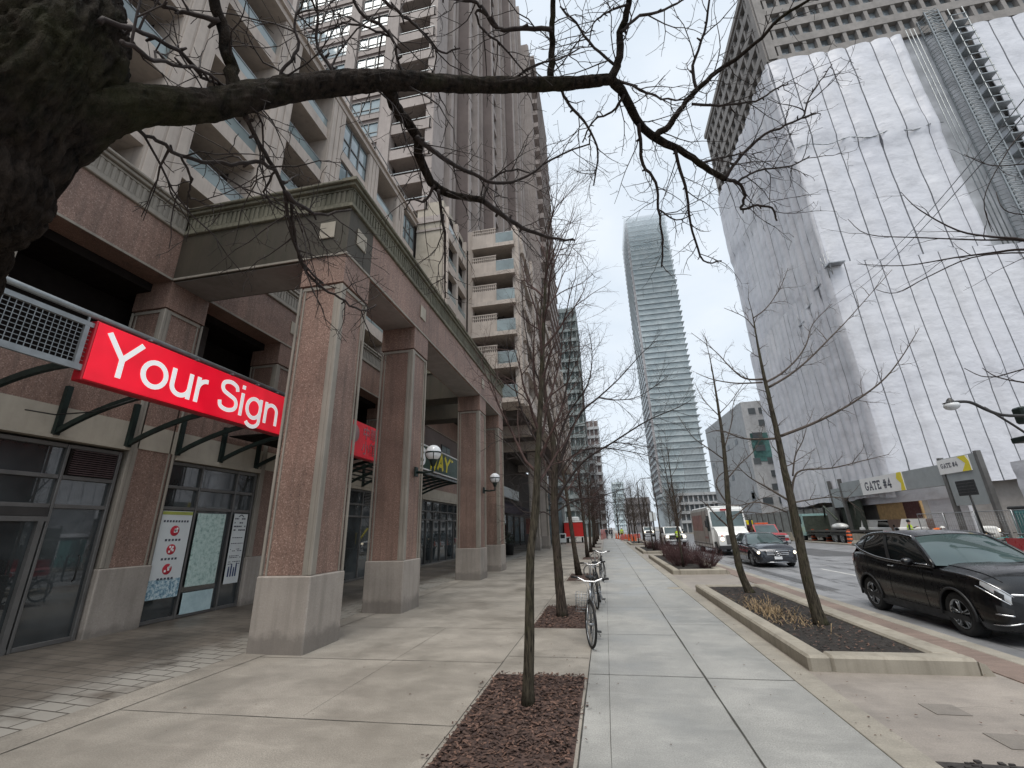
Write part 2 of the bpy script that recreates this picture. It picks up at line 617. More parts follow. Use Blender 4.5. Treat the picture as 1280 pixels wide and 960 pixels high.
def pavers():
    t = NT('clay_and_grey_pavers')
    v = t.coord()
    br = t.n('ShaderNodeTexBrick')
    br.inputs['Scale'].default_value = 1.0
    br.inputs['Brick Width'].default_value = .40
    br.inputs['Row Height'].default_value = .21
    br.inputs['Mortar Size'].default_value = .012
    br.inputs['Mortar Smooth'].default_value = .3
    br.inputs['Bias'].default_value = -.2
    br.inputs['Color1'].default_value = (.115, .098, .08, 1)
    br.inputs['Color2'].default_value = (.14, .12, .10, 1)
    br.inputs['Mortar'].default_value = (.075, .066, .056, 1)
    t.l(v, br.inputs['Vector'])
    d = t.ramp(t.noise(v, .8, 6, .65), [(.38, .7), (.62, 1.4)])
    base = t.mix(1, br.outputs['Color'], d, 'MULTIPLY')
    # pale salt bloom along the outer edge, between the joints
    sp = t.n('ShaderNodeSeparateXYZ'); t.l(v, sp.inputs[0])
    xr = t.n('ShaderNodeMapRange'); t.l(sp.outputs['X'], xr.inputs['Value'])
    xr.inputs['From Min'].default_value = -7.1; xr.inputs['From Max'].default_value = -6.6
    nn = t.ramp(t.noise(v, 1.1, 5, .6), [(.34, 0), (.5, .9)])
    k1 = t.n('ShaderNodeMath', operation='MULTIPLY'); t.l(xr.outputs[0], k1.inputs[0]); t.l(nn, k1.inputs[1])
    inv = t.n('ShaderNodeMath', operation='SUBTRACT'); inv.inputs[0].default_value = 1; t.l(br.outputs['Fac'], inv.inputs[1])
    k2 = t.n('ShaderNodeMath', operation='MULTIPLY'); t.l(k1.outputs[0], k2.inputs[0]); t.l(inv.outputs[0], k2.inputs[1])
    base = t.mix(k2.outputs[0], base, (.34, .32, .285))
    t.set(Base_Color=base)
    t.set(Roughness=t.ramp(t.noise(v, .6, 3), [(.3, .35), (.7, .75)]))
    h = t.n('ShaderNodeMath', operation='SUBTRACT')
    h.inputs[0].default_value = 1
    t.l(br.outputs['Fac'], h.inputs[1])
    t.bump(h.outputs[0], .5, .008)
    return t.mat


M['pavers'] = pavers()


def bark(name, dark, light, moss=None, zs=.18, sc=26):
    t = NT(name)
    v = t.coord('Object', (1, 1, zs))
    f = t.noise(v, sc, 6, .68)
    base = t.ramp(f, [(.33, dark), (.5, [(a + b) / 2 for a, b in zip(dark, light)]), (.7, light)])
    if moss:
        o = t.coord()
        k = t.ramp(t.noise(o, 3.2, 5, .7), [(.5, 0), (.68, 1)])
        base = t.mix(t_mul(t, k, .6), base, moss)
    rn = t.n('ShaderNodeTexNoise', noise_type='RIDGED_MULTIFRACTAL')
    rn.inputs['Scale'].default_value = sc * .8
    rn.inputs['Detail'].default_value = 4
    rn.inputs['Roughness'].default_value = .6
    t.l(v, rn.inputs['Vector'])
    ck = t.ramp(rn.outputs['Fac'], [(.15, 1), (.6, .3)])
    t.set(Base_Color=t.mix(1, base, ck, 'MULTIPLY'), Roughness=.9)
    hh = t.n('ShaderNodeMath', operation='MULTIPLY_ADD')
    t.l(ck, hh.inputs[0]); hh.inputs[1].default_value = .6; t.l(f, hh.inputs[2])
    t.bump(hh.outputs[0], 1.0, .03)
    t.b.inputs['Specular IOR Level'].default_value = .12
    return t.mat


M['bark'] = bark('grey_brown_bark', (.010, .008, .007), (.105, .082, .066), (.05, .05, .028), .16, 40)
M['bark_green'] = bark('greenish_bark', (.012, .010, .008), (.115, .098, .072), (.055, .058, .028), .16, 44)
M['bark_black'] = bark('dark_wet_bark', (.0018, .0014, .0011), (.045, .033, .026), (.03, .03, .011), .3, 46)
M['twig'] = plain('dark_twig', (.022, .014, .012), .85, 0, .4, 20)
M['twig_red'] = plain('reddish_brown_twig', (.06, .033, .028), .85, 0, .4, 20)
M['twig_grey'] = plain('grey_brown_twig', (.075, .058, .047), .85, 0, .4, 20)
M['straw'] = plain('dry_straw_grass', (.25, .175, .095), .9, 0, .4, 20)
M['shrub'] = plain('purple_brown_shrub_twig', (.075, .035, .035), .9, 0, .4, 12)

# vehicles and small things
M['car_black'] = plain('black_car_paint', (.003, .003, .004), .28, 0, .2, 2, .35, .45)
M['car_grey'] = plain('dark_blue_grey_car_paint', (.018, .022, .03), .25, .3, .2, 2, .5, 1.0)
M['car_red'] = plain('red_car_paint', (.36, .02, .025), .3, 0, .1, 2, .5, 1.0)
M['car_white'] = plain('white_vehicle_paint', (.72, .72, .70), .35, 0, .06, 2, .5, .5)
M['van_side'] = plain('dusty_beige_van_side', (.40, .35, .32), .45, 0, .1, 2)
M['van_red'] = plain('faded_red_livery', (.33, .15, .125), .45, 0, .3, 2)
M['carglass'] = glass('tinted_car_glass', (.010, .013, .014), .02, .9)
M['windscreen'] = glass('windscreen_glass', (.055, .085, .085), .03, 1.0, .3)
M['tyre'] = plain('tyre_rubber', (.012, .012, .012), .85, 0, .2)
M['alloy'] = plain('alloy_rim', (.32, .33, .34), .3, .9, .1)
M['chrome'] = plain('chrome', (.7, .7, .71), .12, 1, .05)
M['lamp_glass'] = plain('headlamp_glass', (.5, .52, .54), .08, .2, .1, 9, 1.0, 1.0)
M['tail'] = plain('tail_lamp_red', (.35, .01, .012), .15, 0, .1, 5, .8, 1.0)
M['plastic_black'] = plain('black_plastic', (.014, .014, .015), .55)
M['plate'] = plain('licence_plate_white', (.68, .69, .70), .4)
M['orange'] = plain('safety_orange_plastic', (.62, .10, .02), .5)
M['pink'] = plain('coral_mesh_fence', (.75, .16, .13), .6)
M['hivis'] = plain('yellow_hi_vis_cloth', (.45, .62, .03), .7)
M['hivis_o'] = plain('orange_hi_vis_cloth', (.75, .16, .02), .7)
M['cloth_dark'] = plain('dark_cloth', (.016, .017, .022), .9)
M['cloth_grey'] = plain('grey_cloth', (.09, .09, .10), .9)
M['skin'] = plain('skin', (.38, .22, .16), .6)
M['hat_white'] = plain('white_hard_hat', (.75, .75, .72), .35)
M['teal'] = plain('turquoise_plastic', (.12, .36, .36), .5)
M['teal_cab'] = plain('pale_turquoise_cab_paint', (.35, .55, .53), .35, 0, .1, 2, .5, .6)
M['steel'] = plain('galvanised_steel', (.33, .34, .35), .4, .8, .15)
M['wood'] = plain('plywood', (.45, .29, .13), .75, 0, .2, 4)
M['hoard'] = plain('grey_hoarding_board', (.33, .36, .37), .65, 0, .1, 1.5)
M['hoard_dark'] = plain('dark_grey_hoarding', (.19, .195, .185), .7, 0, .2, 1.5)
M['hoard_green'] = plain('dark_green_mesh_panel', (.05, .06, .045), .8, 0, .3, 3)
M['board_red'] = plain('red_booth_panel', (.62, .025, .02), .45, 0, .08, 2)
M['awning'] = plain('aubergine_awning_cloth', (.018, .010, .018), .8)
M['globe'] = plain('white_lamp_globe', (.72, .73, .74), .15, 0, .04, 4, .6)
M['ink'] = plain('printed_dark_ink', (.06, .065, .09), .6)
M['poster'] = plain('poster_paper', (.66, .69, .69), .35, 0, .05, 3)


def photo_poster(name, cols, sc):
    t = NT(name)
    v = t.coord()
    f = t.noise(v, sc, 5, .7)
    t.set(Base_Color=t.ramp(f, cols), Roughness=.3)
    return t.mat


M['poster_city'] = photo_poster('printed_city_picture', [(.3, (.02, .05, .12)), (.45, (.18, .33, .42)), (.55, (.5, .62, .66)), (.7, (.72, .76, .76))], 16)
M['poster_teal'] = photo_poster('printed_teal_map', [(.3, (.14, .24, .22)), (.45, (.40, .55, .51)), (.6, (.58, .70, .66)), (.75, (.28, .42, .36))], 11)
M['poster_blue'] = photo_poster('printed_pale_blue_sheet', [(.35, (.38, .52, .55)), (.6, (.52, .66, .68))], 4)
# ================================================================== ground
ROAD_Z = -0.12
mb = MB(); mb.box(-600, 600, -300, 1500, -1.2, -.20); struct('ground', mb, M['ground'])
mb = MB()
mb.box(5.30, 19.5, -20, 320, -.45, ROAD_Z)
struct('road', mb, M['asphalt'])
mb = MB()
for y in (12.0, 19.2, 26.4, 33.6, 41, 48, 55, 63, 71):
    mb.quad([(8.82, y, ROAD_Z + .004), (8.94, y, ROAD_Z + .004), (8.94, y + 3.2, ROAD_Z + .004), (8.82, y + 3.2, ROAD_Z + .004)])
struct('road_marking', mb, M['paint'])
# tar patches and cracks across the road
random.seed(4)
mb = MB()
for (x, y, w, l) in ((9.6, 16, 1.8, 6), (7.0, 26, 1.3, 5), (12.0, 30, 3.2, 9), (14, 20, 2, 7), (6.1, 15.5, .5, 8)):
    mb.quad([(x, y, ROAD_Z + .004), (x + w, y + .1, ROAD_Z + .004), (x + w - .1, y + l, ROAD_Z + .004), (x + .1, y + l, ROAD_Z + .004)])
struct('road_patch', mb, paving('darker_asphalt_patch', (.105, .105, .108), .8, 1, .35))
# sidewalk
mb = MB(); mb.box(-5.9, -.38, -8, 320, -.3, 0); struct('sidewalk', mb, M['walk_warm'])
mb = MB(); mb.box(-.376, 2.06, -8, 320, -.3, 0); struct('sidewalk_strip', mb, M['walk_cool'])
mb = MB()
for y in np.arange(-8, 320, 1.8):
    mb.box(2.07, 2.36, y, y + 1.795, -.3, .004, 0, .006)
struct('kerb_strip', mb, M['curb'])
mb = MB(); mb.box(2.365, 5.02, -8, 320, -.3, -.012); struct('apron', mb, M['apron'])
mb = MB()
for y in np.arange(-8, 160, .212):
    mb.box(4.50, 5.02, y, y + .205, -.02, .002, 0, .004)
struct('brick_band', mb, paving('dull_brick_band', (.225, .165, .135), .5))
mb = MB()
for y in np.arange(-8, 320, 2.4):
    mb.box(5.025, 5.295, y, y + 2.39, -.4, .004, 0, .018)
struct('road_kerb', mb, M['curb'])
mb = MB(); mb.box(19.5, 19.8, -20, 320, -.4, .0, 0, .02); struct('far_kerb', mb, M['curb'])
mb = MB(); mb.box(19.81, 70, -20, 320, -.4, -.01); struct('site_ground', mb, paving('muddy_site_ground', (.26, .235, .205), .7))
# paved arcade floor, rising a little towards the shops
mb = MB()
mb.quad([(-9.8, -8, .165), (-5.9, -8, .004), (-5.9, 60, .004), (-9.8, 60, .165)][::-1])
mb.quad([(-16, 17, .165), (-9.79, 17, .165), (-9.79, 60, .165), (-16, 60, .165)][::-1])
struct('arcade_paving', mb, M['pavers'])
mb = MB()
mb.quad([(-5.99, -8, .008), (-5.55, -8, .006), (-5.55, 60, .006), (-5.99, 60, .008)][::-1])
struct('paving_edge', mb, M['walk_warm'])

# joints: thin dark strips, a little wobbly
random.seed(7)
mb = MB()


def joint(x0, y0, x1, y1, w=.012, z=.004):
    n = max(2, int(math.hypot(x1 - x0, y1 - y0) / .35))
    d = Vector((x1 - x0, y1 - y0, 0)).normalized()
    s = Vector((-d.y, d.x, 0))
    L, Rr = [], []
    for i in range(n + 1):
        p = Vector((x0, y0, z)).lerp(Vector((x1, y1, z)), i / n)
        k = w * random.uniform(.25, .6)
        o = random.uniform(-.003, .003)
        L.append(p + s * (k / 2 + o)); Rr.append(p - s * (k / 2 - o))
    b = len(mb.v)
    for a, c in zip(L, Rr):
        mb.v.append(tuple(a)); mb.v.append(tuple(c))
    for i in range(n):
        mb.f.append((b + 2 * i, b + 2 * i + 1, b + 2 * i + 3, b + 2 * i + 2)); mb.m.append(0); mb.s.append(False)


joint(1.05, -2, 1.05, 130, .045)
joint(-.385, -2, -.385, 130, .03)
joint(-.12, -2, -.12, 130, .010)
joint(-1.62, 2, -1.62, 130, .02)
for y in (1.9, 4.2, 6.62, 8.9, 11.72, 14.0, 16.1, 19.4, 22.0, 25, 28, 31, 34.5, 38, 42, 46, 51, 57, 64, 72):
    joint(-.37, y, 1.03, y + random.uniform(-.03, .03), .025)
    yy = y + random.choice((-.02, .9))
    joint(1.07, yy, 2.06, yy + .01, .02)
for y in (2.6, 4.8, 6.95, 9.2, 12.4, 15.6, 19, 22.6, 26, 30, 34, 39, 44, 50, 57):
    joint(-5.55, y, -1.63, y + .06, .02)
    joint(-1.6, y + .4, -.4, y + .4, .018)
joint(-5.55, -2, -5.55, 60, .02)
joint(-3.3, 4.9, -3.26, 9.2, .012)
# cracks wandering across slabs
def crack(mb_, x, y, a, n, w=.006, z=.004):
    p = Vector((x, y)); pts = [p.copy()]
    for i in range(n):
        a += random.gauss(0, .45)
        p = p + Vector((math.cos(a), math.sin(a))) * random.uniform(.04, .11)
        pts.append(p.copy())
    b = len(mb_.v)
    for i, q in enumerate(pts):
        t_ = (pts[min(i + 1, n)] - pts[max(i - 1, 0)]).normalized(); s_ = Vector((-t_.y, t_.x)) * w * random.uniform(.3, 1) * (1 - i / (n + 1))
        mb_.v.append((q.x + s_.x, q.y + s_.y, z)); mb_.v.append((q.x - s_.x, q.y - s_.y, z))
    for i in range(n):
        mb_.f.append((b + 2 * i, b + 2 * i + 1, b + 2 * i + 3, b + 2 * i + 2)); mb_.m.append(0); mb_.s.append(False)


for (x, y, a, n) in ((-3.3, 6.95, .9, 9), (-2.8, 9.2, .8, 12), (3.2, 5.9, .4, 9)):
    crack(mb, x, y, a, n, .0035)
struct('sidewalk_joint', mb, M['joint'])
mb = MB()
for k in range(26):
    x = random.uniform(5.5, 13); crack(mb, x, random.uniform(9, 40), random.choice((1.57, .1, 1.4, 3.0)), random.randint(20, 50), .012, ROAD_Z + .004)
struct('road_crack', mb, M['joint'])
mb = MB()
for x in (6.15, 7.45, 9.75, 11.1):
    L = [(x + .05 * noise.noise((q * .3, x, 0)), 4 + q * 1.5) for q in range(50)]
    for (a, b) in zip(L[:-1], L[1:]):
        mb.quad([(a[0] - .2, a[1], ROAD_Z + .006), (a[0] + .2, a[1], ROAD_Z + .006), (b[0] + .2, b[1], ROAD_Z + .006), (b[0] - .2, b[1], ROAD_Z + .006)])
tk = paving('worn_wheel_track', (.165, .165, .168), 1.0, 1, .35)
_n = NT.__new__(NT); _n.mat = tk; _n.t = tk.node_tree; _n.b = tk.node_tree.nodes['Principled BSDF']
_n.l(_n.ramp(_n.noise(_n.coord('Object', (2.2, .5, 1)), 1.6, 5, .6), [(.45, 0), (.7, .75)]), _n.b.inputs['Alpha'])
struct('road_wheel_track', mb, tk)
# utility covers and drain slot in the apron
M['cover'] = paving('worn_cover', (.225, .20, .175), .6)
for i, (p, w, l) in enumerate((((3.0, 5.75), .3, .28), ((3.75, 5.6), .3, .25), ((3.1, 5.05), .34, .3))):
    mb = MB(); mb.box(p[0], p[0] + w, p[1], p[1] + l, -.01, -.006)
    solo('utility_cover', mb, M['cover'], ['small square cover set in the apron in front of the planter, left of two', 'small square cover in the apron by the brick band', 'larger square cover in the apron nearest the camera'][i], 'utility cover', 'covers in the apron')
mb = MB(); mb.box(2.37, 4.4, 4.62, 4.74, -.01, -.004)
mb2 = MB()
for k in range(60):
    x = random.uniform(2.4, 4.4); y = random.uniform(4.6, 4.76)
    mb.box(x, x + random.uniform(.02, .06), y, y + random.uniform(.01, .04), -.008, .004)
solo('drain_channel', mb, plain('gritty_drain', (.035, .03, .028), .9, 0, .5, 30), 'dark gritty drainage slot across the apron at lower right', 'drain')
mb = MB(); mb.lathe([(.001, .006), (.2, .006), (.22, .002)], (1.9, 15.2, 0), 20)
solo('manhole_cover', mb, M['planter'], 'round flat manhole cover in the walk beside the long planter', 'manhole cover')
# leaf litter and grit
random.seed(3)
mb = MB()
for k in range(420):
    y = 3.0 + 22 * random.random() ** 1.6
    x = random.choice((random.uniform(-5, 2), random.uniform(2.1, 2.6), random.uniform(-1.9, -.2), random.uniform(2.3, 5)))
    s = random.uniform(.006, .02)
    a = random.random() * 6.3
    c, d = math.cos(a) * s, math.sin(a) * s
    z = .008 + random.random() * .004
    mb.quad([(x + c, y + d, z), (x - d * .6, y + c * .6, z + .004), (x - c, y - d, z), (x + d * .6, y - c * .6, z + .003)])
o = struct('litter', mb, M['chip_a']); o['kind'] = 'stuff'


# ================================================================== tree pits and planters
def chips(mb, x0, x1, y0, y1, n, z=.02, smax=.035):
    for k in range(n):
        x, y = random.uniform(x0, x1), random.uniform(y0, y1)
        a, l, w = random.random() * 6.3, random.uniform(.012, smax), random.uniform(.004, .012)
        t = random.uniform(-.5, .5)
        d = Vector((math.cos(a), math.sin(a), t * .6)) * l
        s = Vector((-math.sin(a), math.cos(a), random.uniform(-.5, .5))) * w
        p = Vector((x, y, z + random.random() * .025))
        mb.add([p - d - s, p + d - s, p + d + s, p - d + s], [(0, 1, 2, 3)], random.randint(0, 2))


random.seed(11)
pits = [(-1.58, -.42, 3.0, 6.5, 5200), (-1.56, -.52, 9.35, 11.85, 1700), (-1.56, -.6, 17.3, 19.9, 500), (-1.56, -.6, 28.6, 31, 0), (-1.56, -.6, 36.5, 39, 0), (-1.56, -.6, 45, 47.4, 0), (-1.56, -.6, 54, 56.4, 0)]
for (x0, x1, y0, y1, n) in pits:
    mb = MB()
    def fn(u, v, x0=x0, x1=x1, y0=y0, y1=y1):
        x, y = x0 + (x1 - x0) * u, y0 + (y1 - y0) * v
        e = min(u, 1 - u, v, 1 - v)
        return (x, y, .004 + min(e * 8, 1) * (.018 + .02 * noise.noise((x * 3, y * 3, 0))))
    mb.grid(fn, 14, 24)
    struct('mulch_bed', mb, M['mulch'])
    if n:
        mb = MB(); chips(mb, x0 + .02, x1 - .02, y0 + .02, y1 - .02, n)
        chips(mb, x0 - .12, x1 + .1, y0, y1, n // 25, .006)
        obj('mulch', mb, [M['chip_a'], M['chip_b'], M['mulch']])['kind'] = 'stuff'


def planter(x0, x1, y0, y1, h, label, back=True):
    p = thing('concrete_planter', label, 'planter', (x0, y0, 0), 0, 'low concrete planters along the kerb')
    mb = MB(); w = .27
    # rim with a rounded nose towards the street
    def sect(xa, ya, xb, yb):
        mb.box(xa, xb, ya, yb, -.1, h, 0, .03)
    sect(x0, y0, x0 + w, y1)
    sect(x0 + w + .002, y0, x1, y0 + w)
    sect(x1 - w - .06, y0 + w + .002, x1, y1)
    sect(x0 + w + .002, y1 - w, x1 - w - .062, y1)
    # sloped end of the front kerb
    mb.prism([(x1 + .003, -.05), (x1 + .003, h - .035), (x1 + .07, h - .06), (x1 + .16, -.05)], 'y', y0 + .01, y0 + w - .01)
    obj('rim', mb, M['planter'], p)
    mb = MB()
    xa, xb, ya, yb = x0 + w - .01, x1 - w - .05, y0 + w - .01, y1 - w + .01
    def fn(u, v):
        x, y = xa + (xb - xa) * u, ya + (yb - ya) * v
        return (x, y, h - .045 + .022 * noise.noise((x * 2.2, y * 2.2, 1)) + .008 * noise.noise((x * 9, y * 9, 2)))
    mb.grid(fn, 20, 60)
    obj('soil', mb, M['soil'], p)
    return p


PL = [(2.40, 4.28, 7.05, 14.6, .17), (2.42, 4.4, 19.3, 29.6, .17), (2.42, 4.4, 33.6, 42.2, .17), (2.42, 4.4, 49.5, 58, .17), (2.42, 4.4, 66, 75, .17)]
PLAB = ['long low concrete planter with dark soil, straw and two thin trees, nearest the camera',
        'low concrete planter filled with purple brown shrubs beside the walk',
        'low concrete planter with a twiggy shrub behind the purple shrub planter',
        'small low concrete planter near the orange cones', 'farthest low concrete planter by the kerb']
for a, l in zip(PL, PLAB):
    planter(*a, l)
random.seed(5)
mb = MB(); chips(mb, 2.7, 3.9, 7.4, 14.2, 1400, .135, .022)
o = obj('soil_litter', mb, [M['soil'], M['chip_b'], M['chip_a']]); o['kind'] = 'stuff'
# dry grass clump
mb = MB()
for k in range(900):
    cx, cy = random.gauss(3.05, .20), random.gauss(10.4, .75)
    if not (2.7 < cx < 3.9) or k % 2: continue
    L = random.uniform(.1, .32); a = random.random() * 6.3
    p = Vector((cx, cy, .12)); d = Vector((math.cos(a) * .7, math.sin(a) * .7, random.uniform(.15, 1))).normalized()
    mid = p + d * L * .55; end = mid + (d + Vector((math.cos(a) * .5, math.sin(a) * .5, -.9))) * L * .4
    s = Vector((-math.sin(a), math.cos(a), 0)) * .005
    mb.add([p - s, p + s, mid + s, mid - s, end], [(0, 1, 2, 3), (3, 2, 4)])
o = obj('dry_grass', mb, M['straw']); o['kind'] = 'stuff'
# ================================================================== left apartment building
BL = thing('apartment_building', 'brown granite and pink concrete apartment block with street arcade and balconies at left', 'apartment building', (-12, 12, 0))
WX = -9.35       # arcade inner wall
OX0, OX1 = -5.92, -4.92
BEAM0, BEAM1, CORN = 7.5, 8.72, 9.42


def column(x0, x1, y0, y1, ztop=7.5, cap=6.8, mats=('granite', 'trim', 'plinth'), name='column', z0=0.0):
    """granite faces with pale arrises on a stone plinth"""
    mb = MB(); mb.box(x0 + .05, x1 - .05, y0 + .05, y1 - .05, z0 + 1.17, ztop)
    shaft = obj(name, mb, M[mats[0]], BL)
    mb = MB(); mb.box(x0 - .02, x1 + .02, y0 - .02, y1 + .02, z0 - .05, z0 + 1.165, 0, .02)
    obj('plinth', mb, M[mats[2]], shaft)
    mb = MB()
    for (xa, sx) in ((x0, 1), (x1, -1)):
        for (ya, sy) in ((y0, 1), (y1, -1)):
            w = .15 if (sx < 0 and sy > 0) else .075
            if w < .1:
                mb.box(xa, xa + sx * .045, ya, ya + sy * .045, z0 + 1.168, cap, 0, .008)
                mb.box(xa + sx * .03, xa + sx * .049, ya + sy * .1, ya + sy * .13, z0 + 1.168, cap - .071)
                mb.box(xa + sx * .1, xa + sx * .13, ya + sy * .03, ya + sy * .049, z0 + 1.168, cap - .071)
                continue
            # stepped corner: outer bead and inner band
            mb.box(xa, xa + sx * .07, ya, ya + sy * .07, z0 + 1.168, cap, 0, .012)
            mb.box(xa + sx * .072, xa + sx * w, ya + sy * .012, ya + sy * .06, z0 + 1.168, cap, 0, .006)
            mb.box(xa + sx * .012, xa + sx * .06, ya + sy * .072, ya + sy * w, z0 + 1.168, cap, 0, .006)
            mb.box(xa + sx * (w + .002), xa + sx * (w + .035), ya + sy * .03, ya + sy * .055, z0 + 1.168, cap, 0)
            mb.box(xa + sx * .03, xa + sx * .055, ya + sy * (w + .002), ya + sy * (w + .035), z0 + 1.168, cap, 0)
    # frame strips top
    mb.box(x0 + .07, x1 - .07, y0 + .022, y0 + .049, cap - .07, cap - .001)
    mb.box(x1 - .049, x1 - .022, y0 + .07, y1 - .07, cap - .07, cap - .001)
    obj('corner_trim', mb, M[mats[1]], shaft)
    if ztop > cap:
        mb = MB(); mb.box(x0 - .004, x1 + .004, y0 - .004, y1 + .004, cap + .035, ztop - .001)
        c = obj('capital', mb, M[mats[0]], shaft)
    return shaft


PY = [7.1, 10.72, 17.75, 21.35]
for y in PY:
    column(OX0, OX1, y, y + 1.0)
# inner pilasters
for y in (-.1, 3.5, 7.1, 10.72, 17.75, 21.35):
    column(-10.3, WX, y, y + 1.0, 7.5, 6.8, z0=.15, name='pilaster')


def fluted(name, axis, a0, a1, face, sgn, z0, z1, matc, depth=.9):
    """cornice: lower moulding, fluted frieze, projecting lip.  axis: running axis; face: coordinate of the face; sgn: outward"""
    mb = MB()

    def bx(r0, r1, o0, o1, za, zb, bev=0.0):
        if axis == 'y':
            mb.box(face + sgn * o0, face + sgn * o1, r0, r1, za, zb, 0, bev)
        else:
            mb.box(r0, r1, face + sgn * o0, face + sgn * o1, za, zb, 0, bev)
    bx(a0, a1, -depth, .06, z0, z0 + .09, .015)
    bx(a0, a1, -depth, .0, z0 + .092, z1 - .16)
    bx(a0, a1, .002, .03, z0 + .10, z0 + .15)
    bx(a0, a1, .002, .03, z1 - .22, z1 - .17)
    bx(a0, a1, -depth, .10, z1 - .158, z1 - .08, .012)
    bx(a0, a1, -depth, .16, z1 - .078, z1, .02)
    n = int((a1 - a0) / .125)
    for i in range(n):
        r = a0 + (i + .5) * (a1 - a0) / n
        bx(r - .036, r + .036, .002, .028, z0 + .152, z1 - .222, .01)
    return obj(name, mb, M[matc], None)


def beam(name, b, mat, panel=None):
    mb = MB(); mb.box(*b)
    return obj(name, mb, M[mat], BL)


# inner beam (granite) along the wall, left of the portico and behind it
b1 = beam('beam', (-10.3, WX - .002, -8, 7.098, BEAM0, BEAM1), 'granite')
c = fluted('cornice', 'y', -8, 7.10, WX, 1, BEAM1 + .002, CORN, 'trim', .9)
c.location = -wloc(b1); c.parent = b1
b2 = beam('beam', (-10.3, WX - .002, 8.102, 40, BEAM0, BEAM1), 'granite')
c = fluted('cornice', 'y', 8.12, 20.4, WX, 1, BEAM1 + .002, CORN, 'trim', .25)
c.location = -wloc(b2); c.parent = b2
# front cross beam
b3 = beam('beam', (-10.2, OX1 - .0, 7.1, 8.1, BEAM0, BEAM1), 'granite_dark')
c = fluted('cornice', 'x', WX + .05, OX1 - .004, 7.1, -1, BEAM1 + .002, CORN, 'moss', .9)
c.location = -wloc(b3); c.parent = b3
mb = MB(); mb.box(-10.2, OX0, 7.15, 8.05, BEAM0 - .02, BEAM0 - .002)
obj('soffit_panel', mb, M['soffit'], b3)
# outer beam along the street
for o_, za, zb in ((.163, CORN - .076, CORN + .004), (.103, CORN - .156, CORN - .082), (.063, BEAM1 + .006, BEAM1 + .088)):
    mb = MB(); mb.box(OX1 - .2, OX1 + o_, 7.1 - o_, 7.3, za, zb); obj('cornice_corner', mb, M['moss'], b3)
b4 = beam('beam', (OX0, OX1 - .003, 8.102, 22.35, BEAM0, BEAM1), 'granite')
c = fluted('cornice', 'y', 7.104, 22.35, OX1, 1, BEAM1 + .004, CORN + .003, 'moss', .9)
c.location = -wloc(b4); c.parent = b4
mb = MB()
for ya, yb in ((8.1, 10.72), (11.72, 17.75), (18.75, 21.35)):
    mb.box(OX0 + .05, OX1 - .05, ya + .03, yb - .03, BEAM0 - .02, BEAM0 - .002)
obj('soffit_panel', mb, M['soffit'], b4)
# cross beams at the third and fourth columns
for y in (17.75, 21.35):
    b5 = beam('beam', (-9.34, OX0 - .002, y, y + 1.0, BEAM0, BEAM1), 'granite_dark')
    c = fluted('cornice', 'x', WX + .05, OX0 - .002, y, -1, BEAM1 + .002, CORN, 'moss', .9)
    c.location = -wloc(b5); c.parent = b5
# mouldings and pale square insets
mb = MB()
mb.box(OX1, OX1 + .03, 7.1, 22.35, BEAM0 + .0, BEAM0 + .05)
mb.box(WX, OX1 + .03, 7.07, 7.098, BEAM0 + .0, BEAM0 + .05)
mb.box(WX, WX + .03, -8, 7.06, BEAM0, BEAM0 + .05)
mb.box(WX, WX + .03, 8.11, 30, BEAM0, BEAM0 + .05)
obj('moulding', mb, M['trim'], BL)
for y in PY:
    mb = MB(); mb.box(OX1 + .001, OX1 + .03, y + .32, y + .70, 7.98, 8.40, 0, .01)
    obj('inset_panel', mb, M['beige'], BL)
    mb = MB(); mb.box(WX + .001, WX + .03, y + .32, y + .70, 7.98, 8.40, 0, .01)
    obj('inset_panel', mb, M['beige'], BL)
mb = MB(); mb.box(-5.62, -5.25, 7.07, 7.099, 7.98, 8.40, 0, .01); obj('inset_panel', mb, M['beige'], BL)

# arcade wall: spandrel band, pale fascia, loggia recess
mb = MB()
mb.box(-9.9, WX - .03, -8, 30, 4.13, 4.95)
obj('spandrel', mb, M['granite'], BL)
mb = MB()
mb.box(-9.9, WX - .03, -8, 30, 3.62, 4.128)
mb.box(-9.9, WX + .03, -8, 7.08, 3.55, 3.61)
mb.box(-9.9, WX + .03, 8.12, 10.7, 3.5, 3.61)
mb.box(-9.9, WX - .02, 11.74, 30, 3.5, 3.61)
obj('fascia', mb, M['beige'], BL)
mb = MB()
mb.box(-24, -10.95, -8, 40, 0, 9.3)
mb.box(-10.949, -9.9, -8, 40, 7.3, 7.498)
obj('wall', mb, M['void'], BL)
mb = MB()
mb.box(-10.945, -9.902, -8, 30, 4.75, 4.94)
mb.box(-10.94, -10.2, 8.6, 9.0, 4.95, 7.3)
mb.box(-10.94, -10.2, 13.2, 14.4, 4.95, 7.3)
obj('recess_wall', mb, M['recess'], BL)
# second bay pieces visible over the second sign
mb = MB(); mb.box(-10.2, WX - .05, 22.36, 40, 4.952, 7.498); obj('wall', mb, M['rose'], BL)
for y in (25.0, 29.0, 33.0):
    mb = MB(); mb.box(WX - .06, WX, y, y + 1.6, 5.1, 6.9)
    w = obj('window', mb, M['frame_dark'], BL)
    mb = MB(); mb.box(WX + .001, WX + .012, y + .08, y + .76, 5.18, 6.82); mb.box(WX + .001, WX + .012, y + .84, y + 1.52, 5.18, 6.82)
    obj('pane', mb, M['glass_sky'], w)


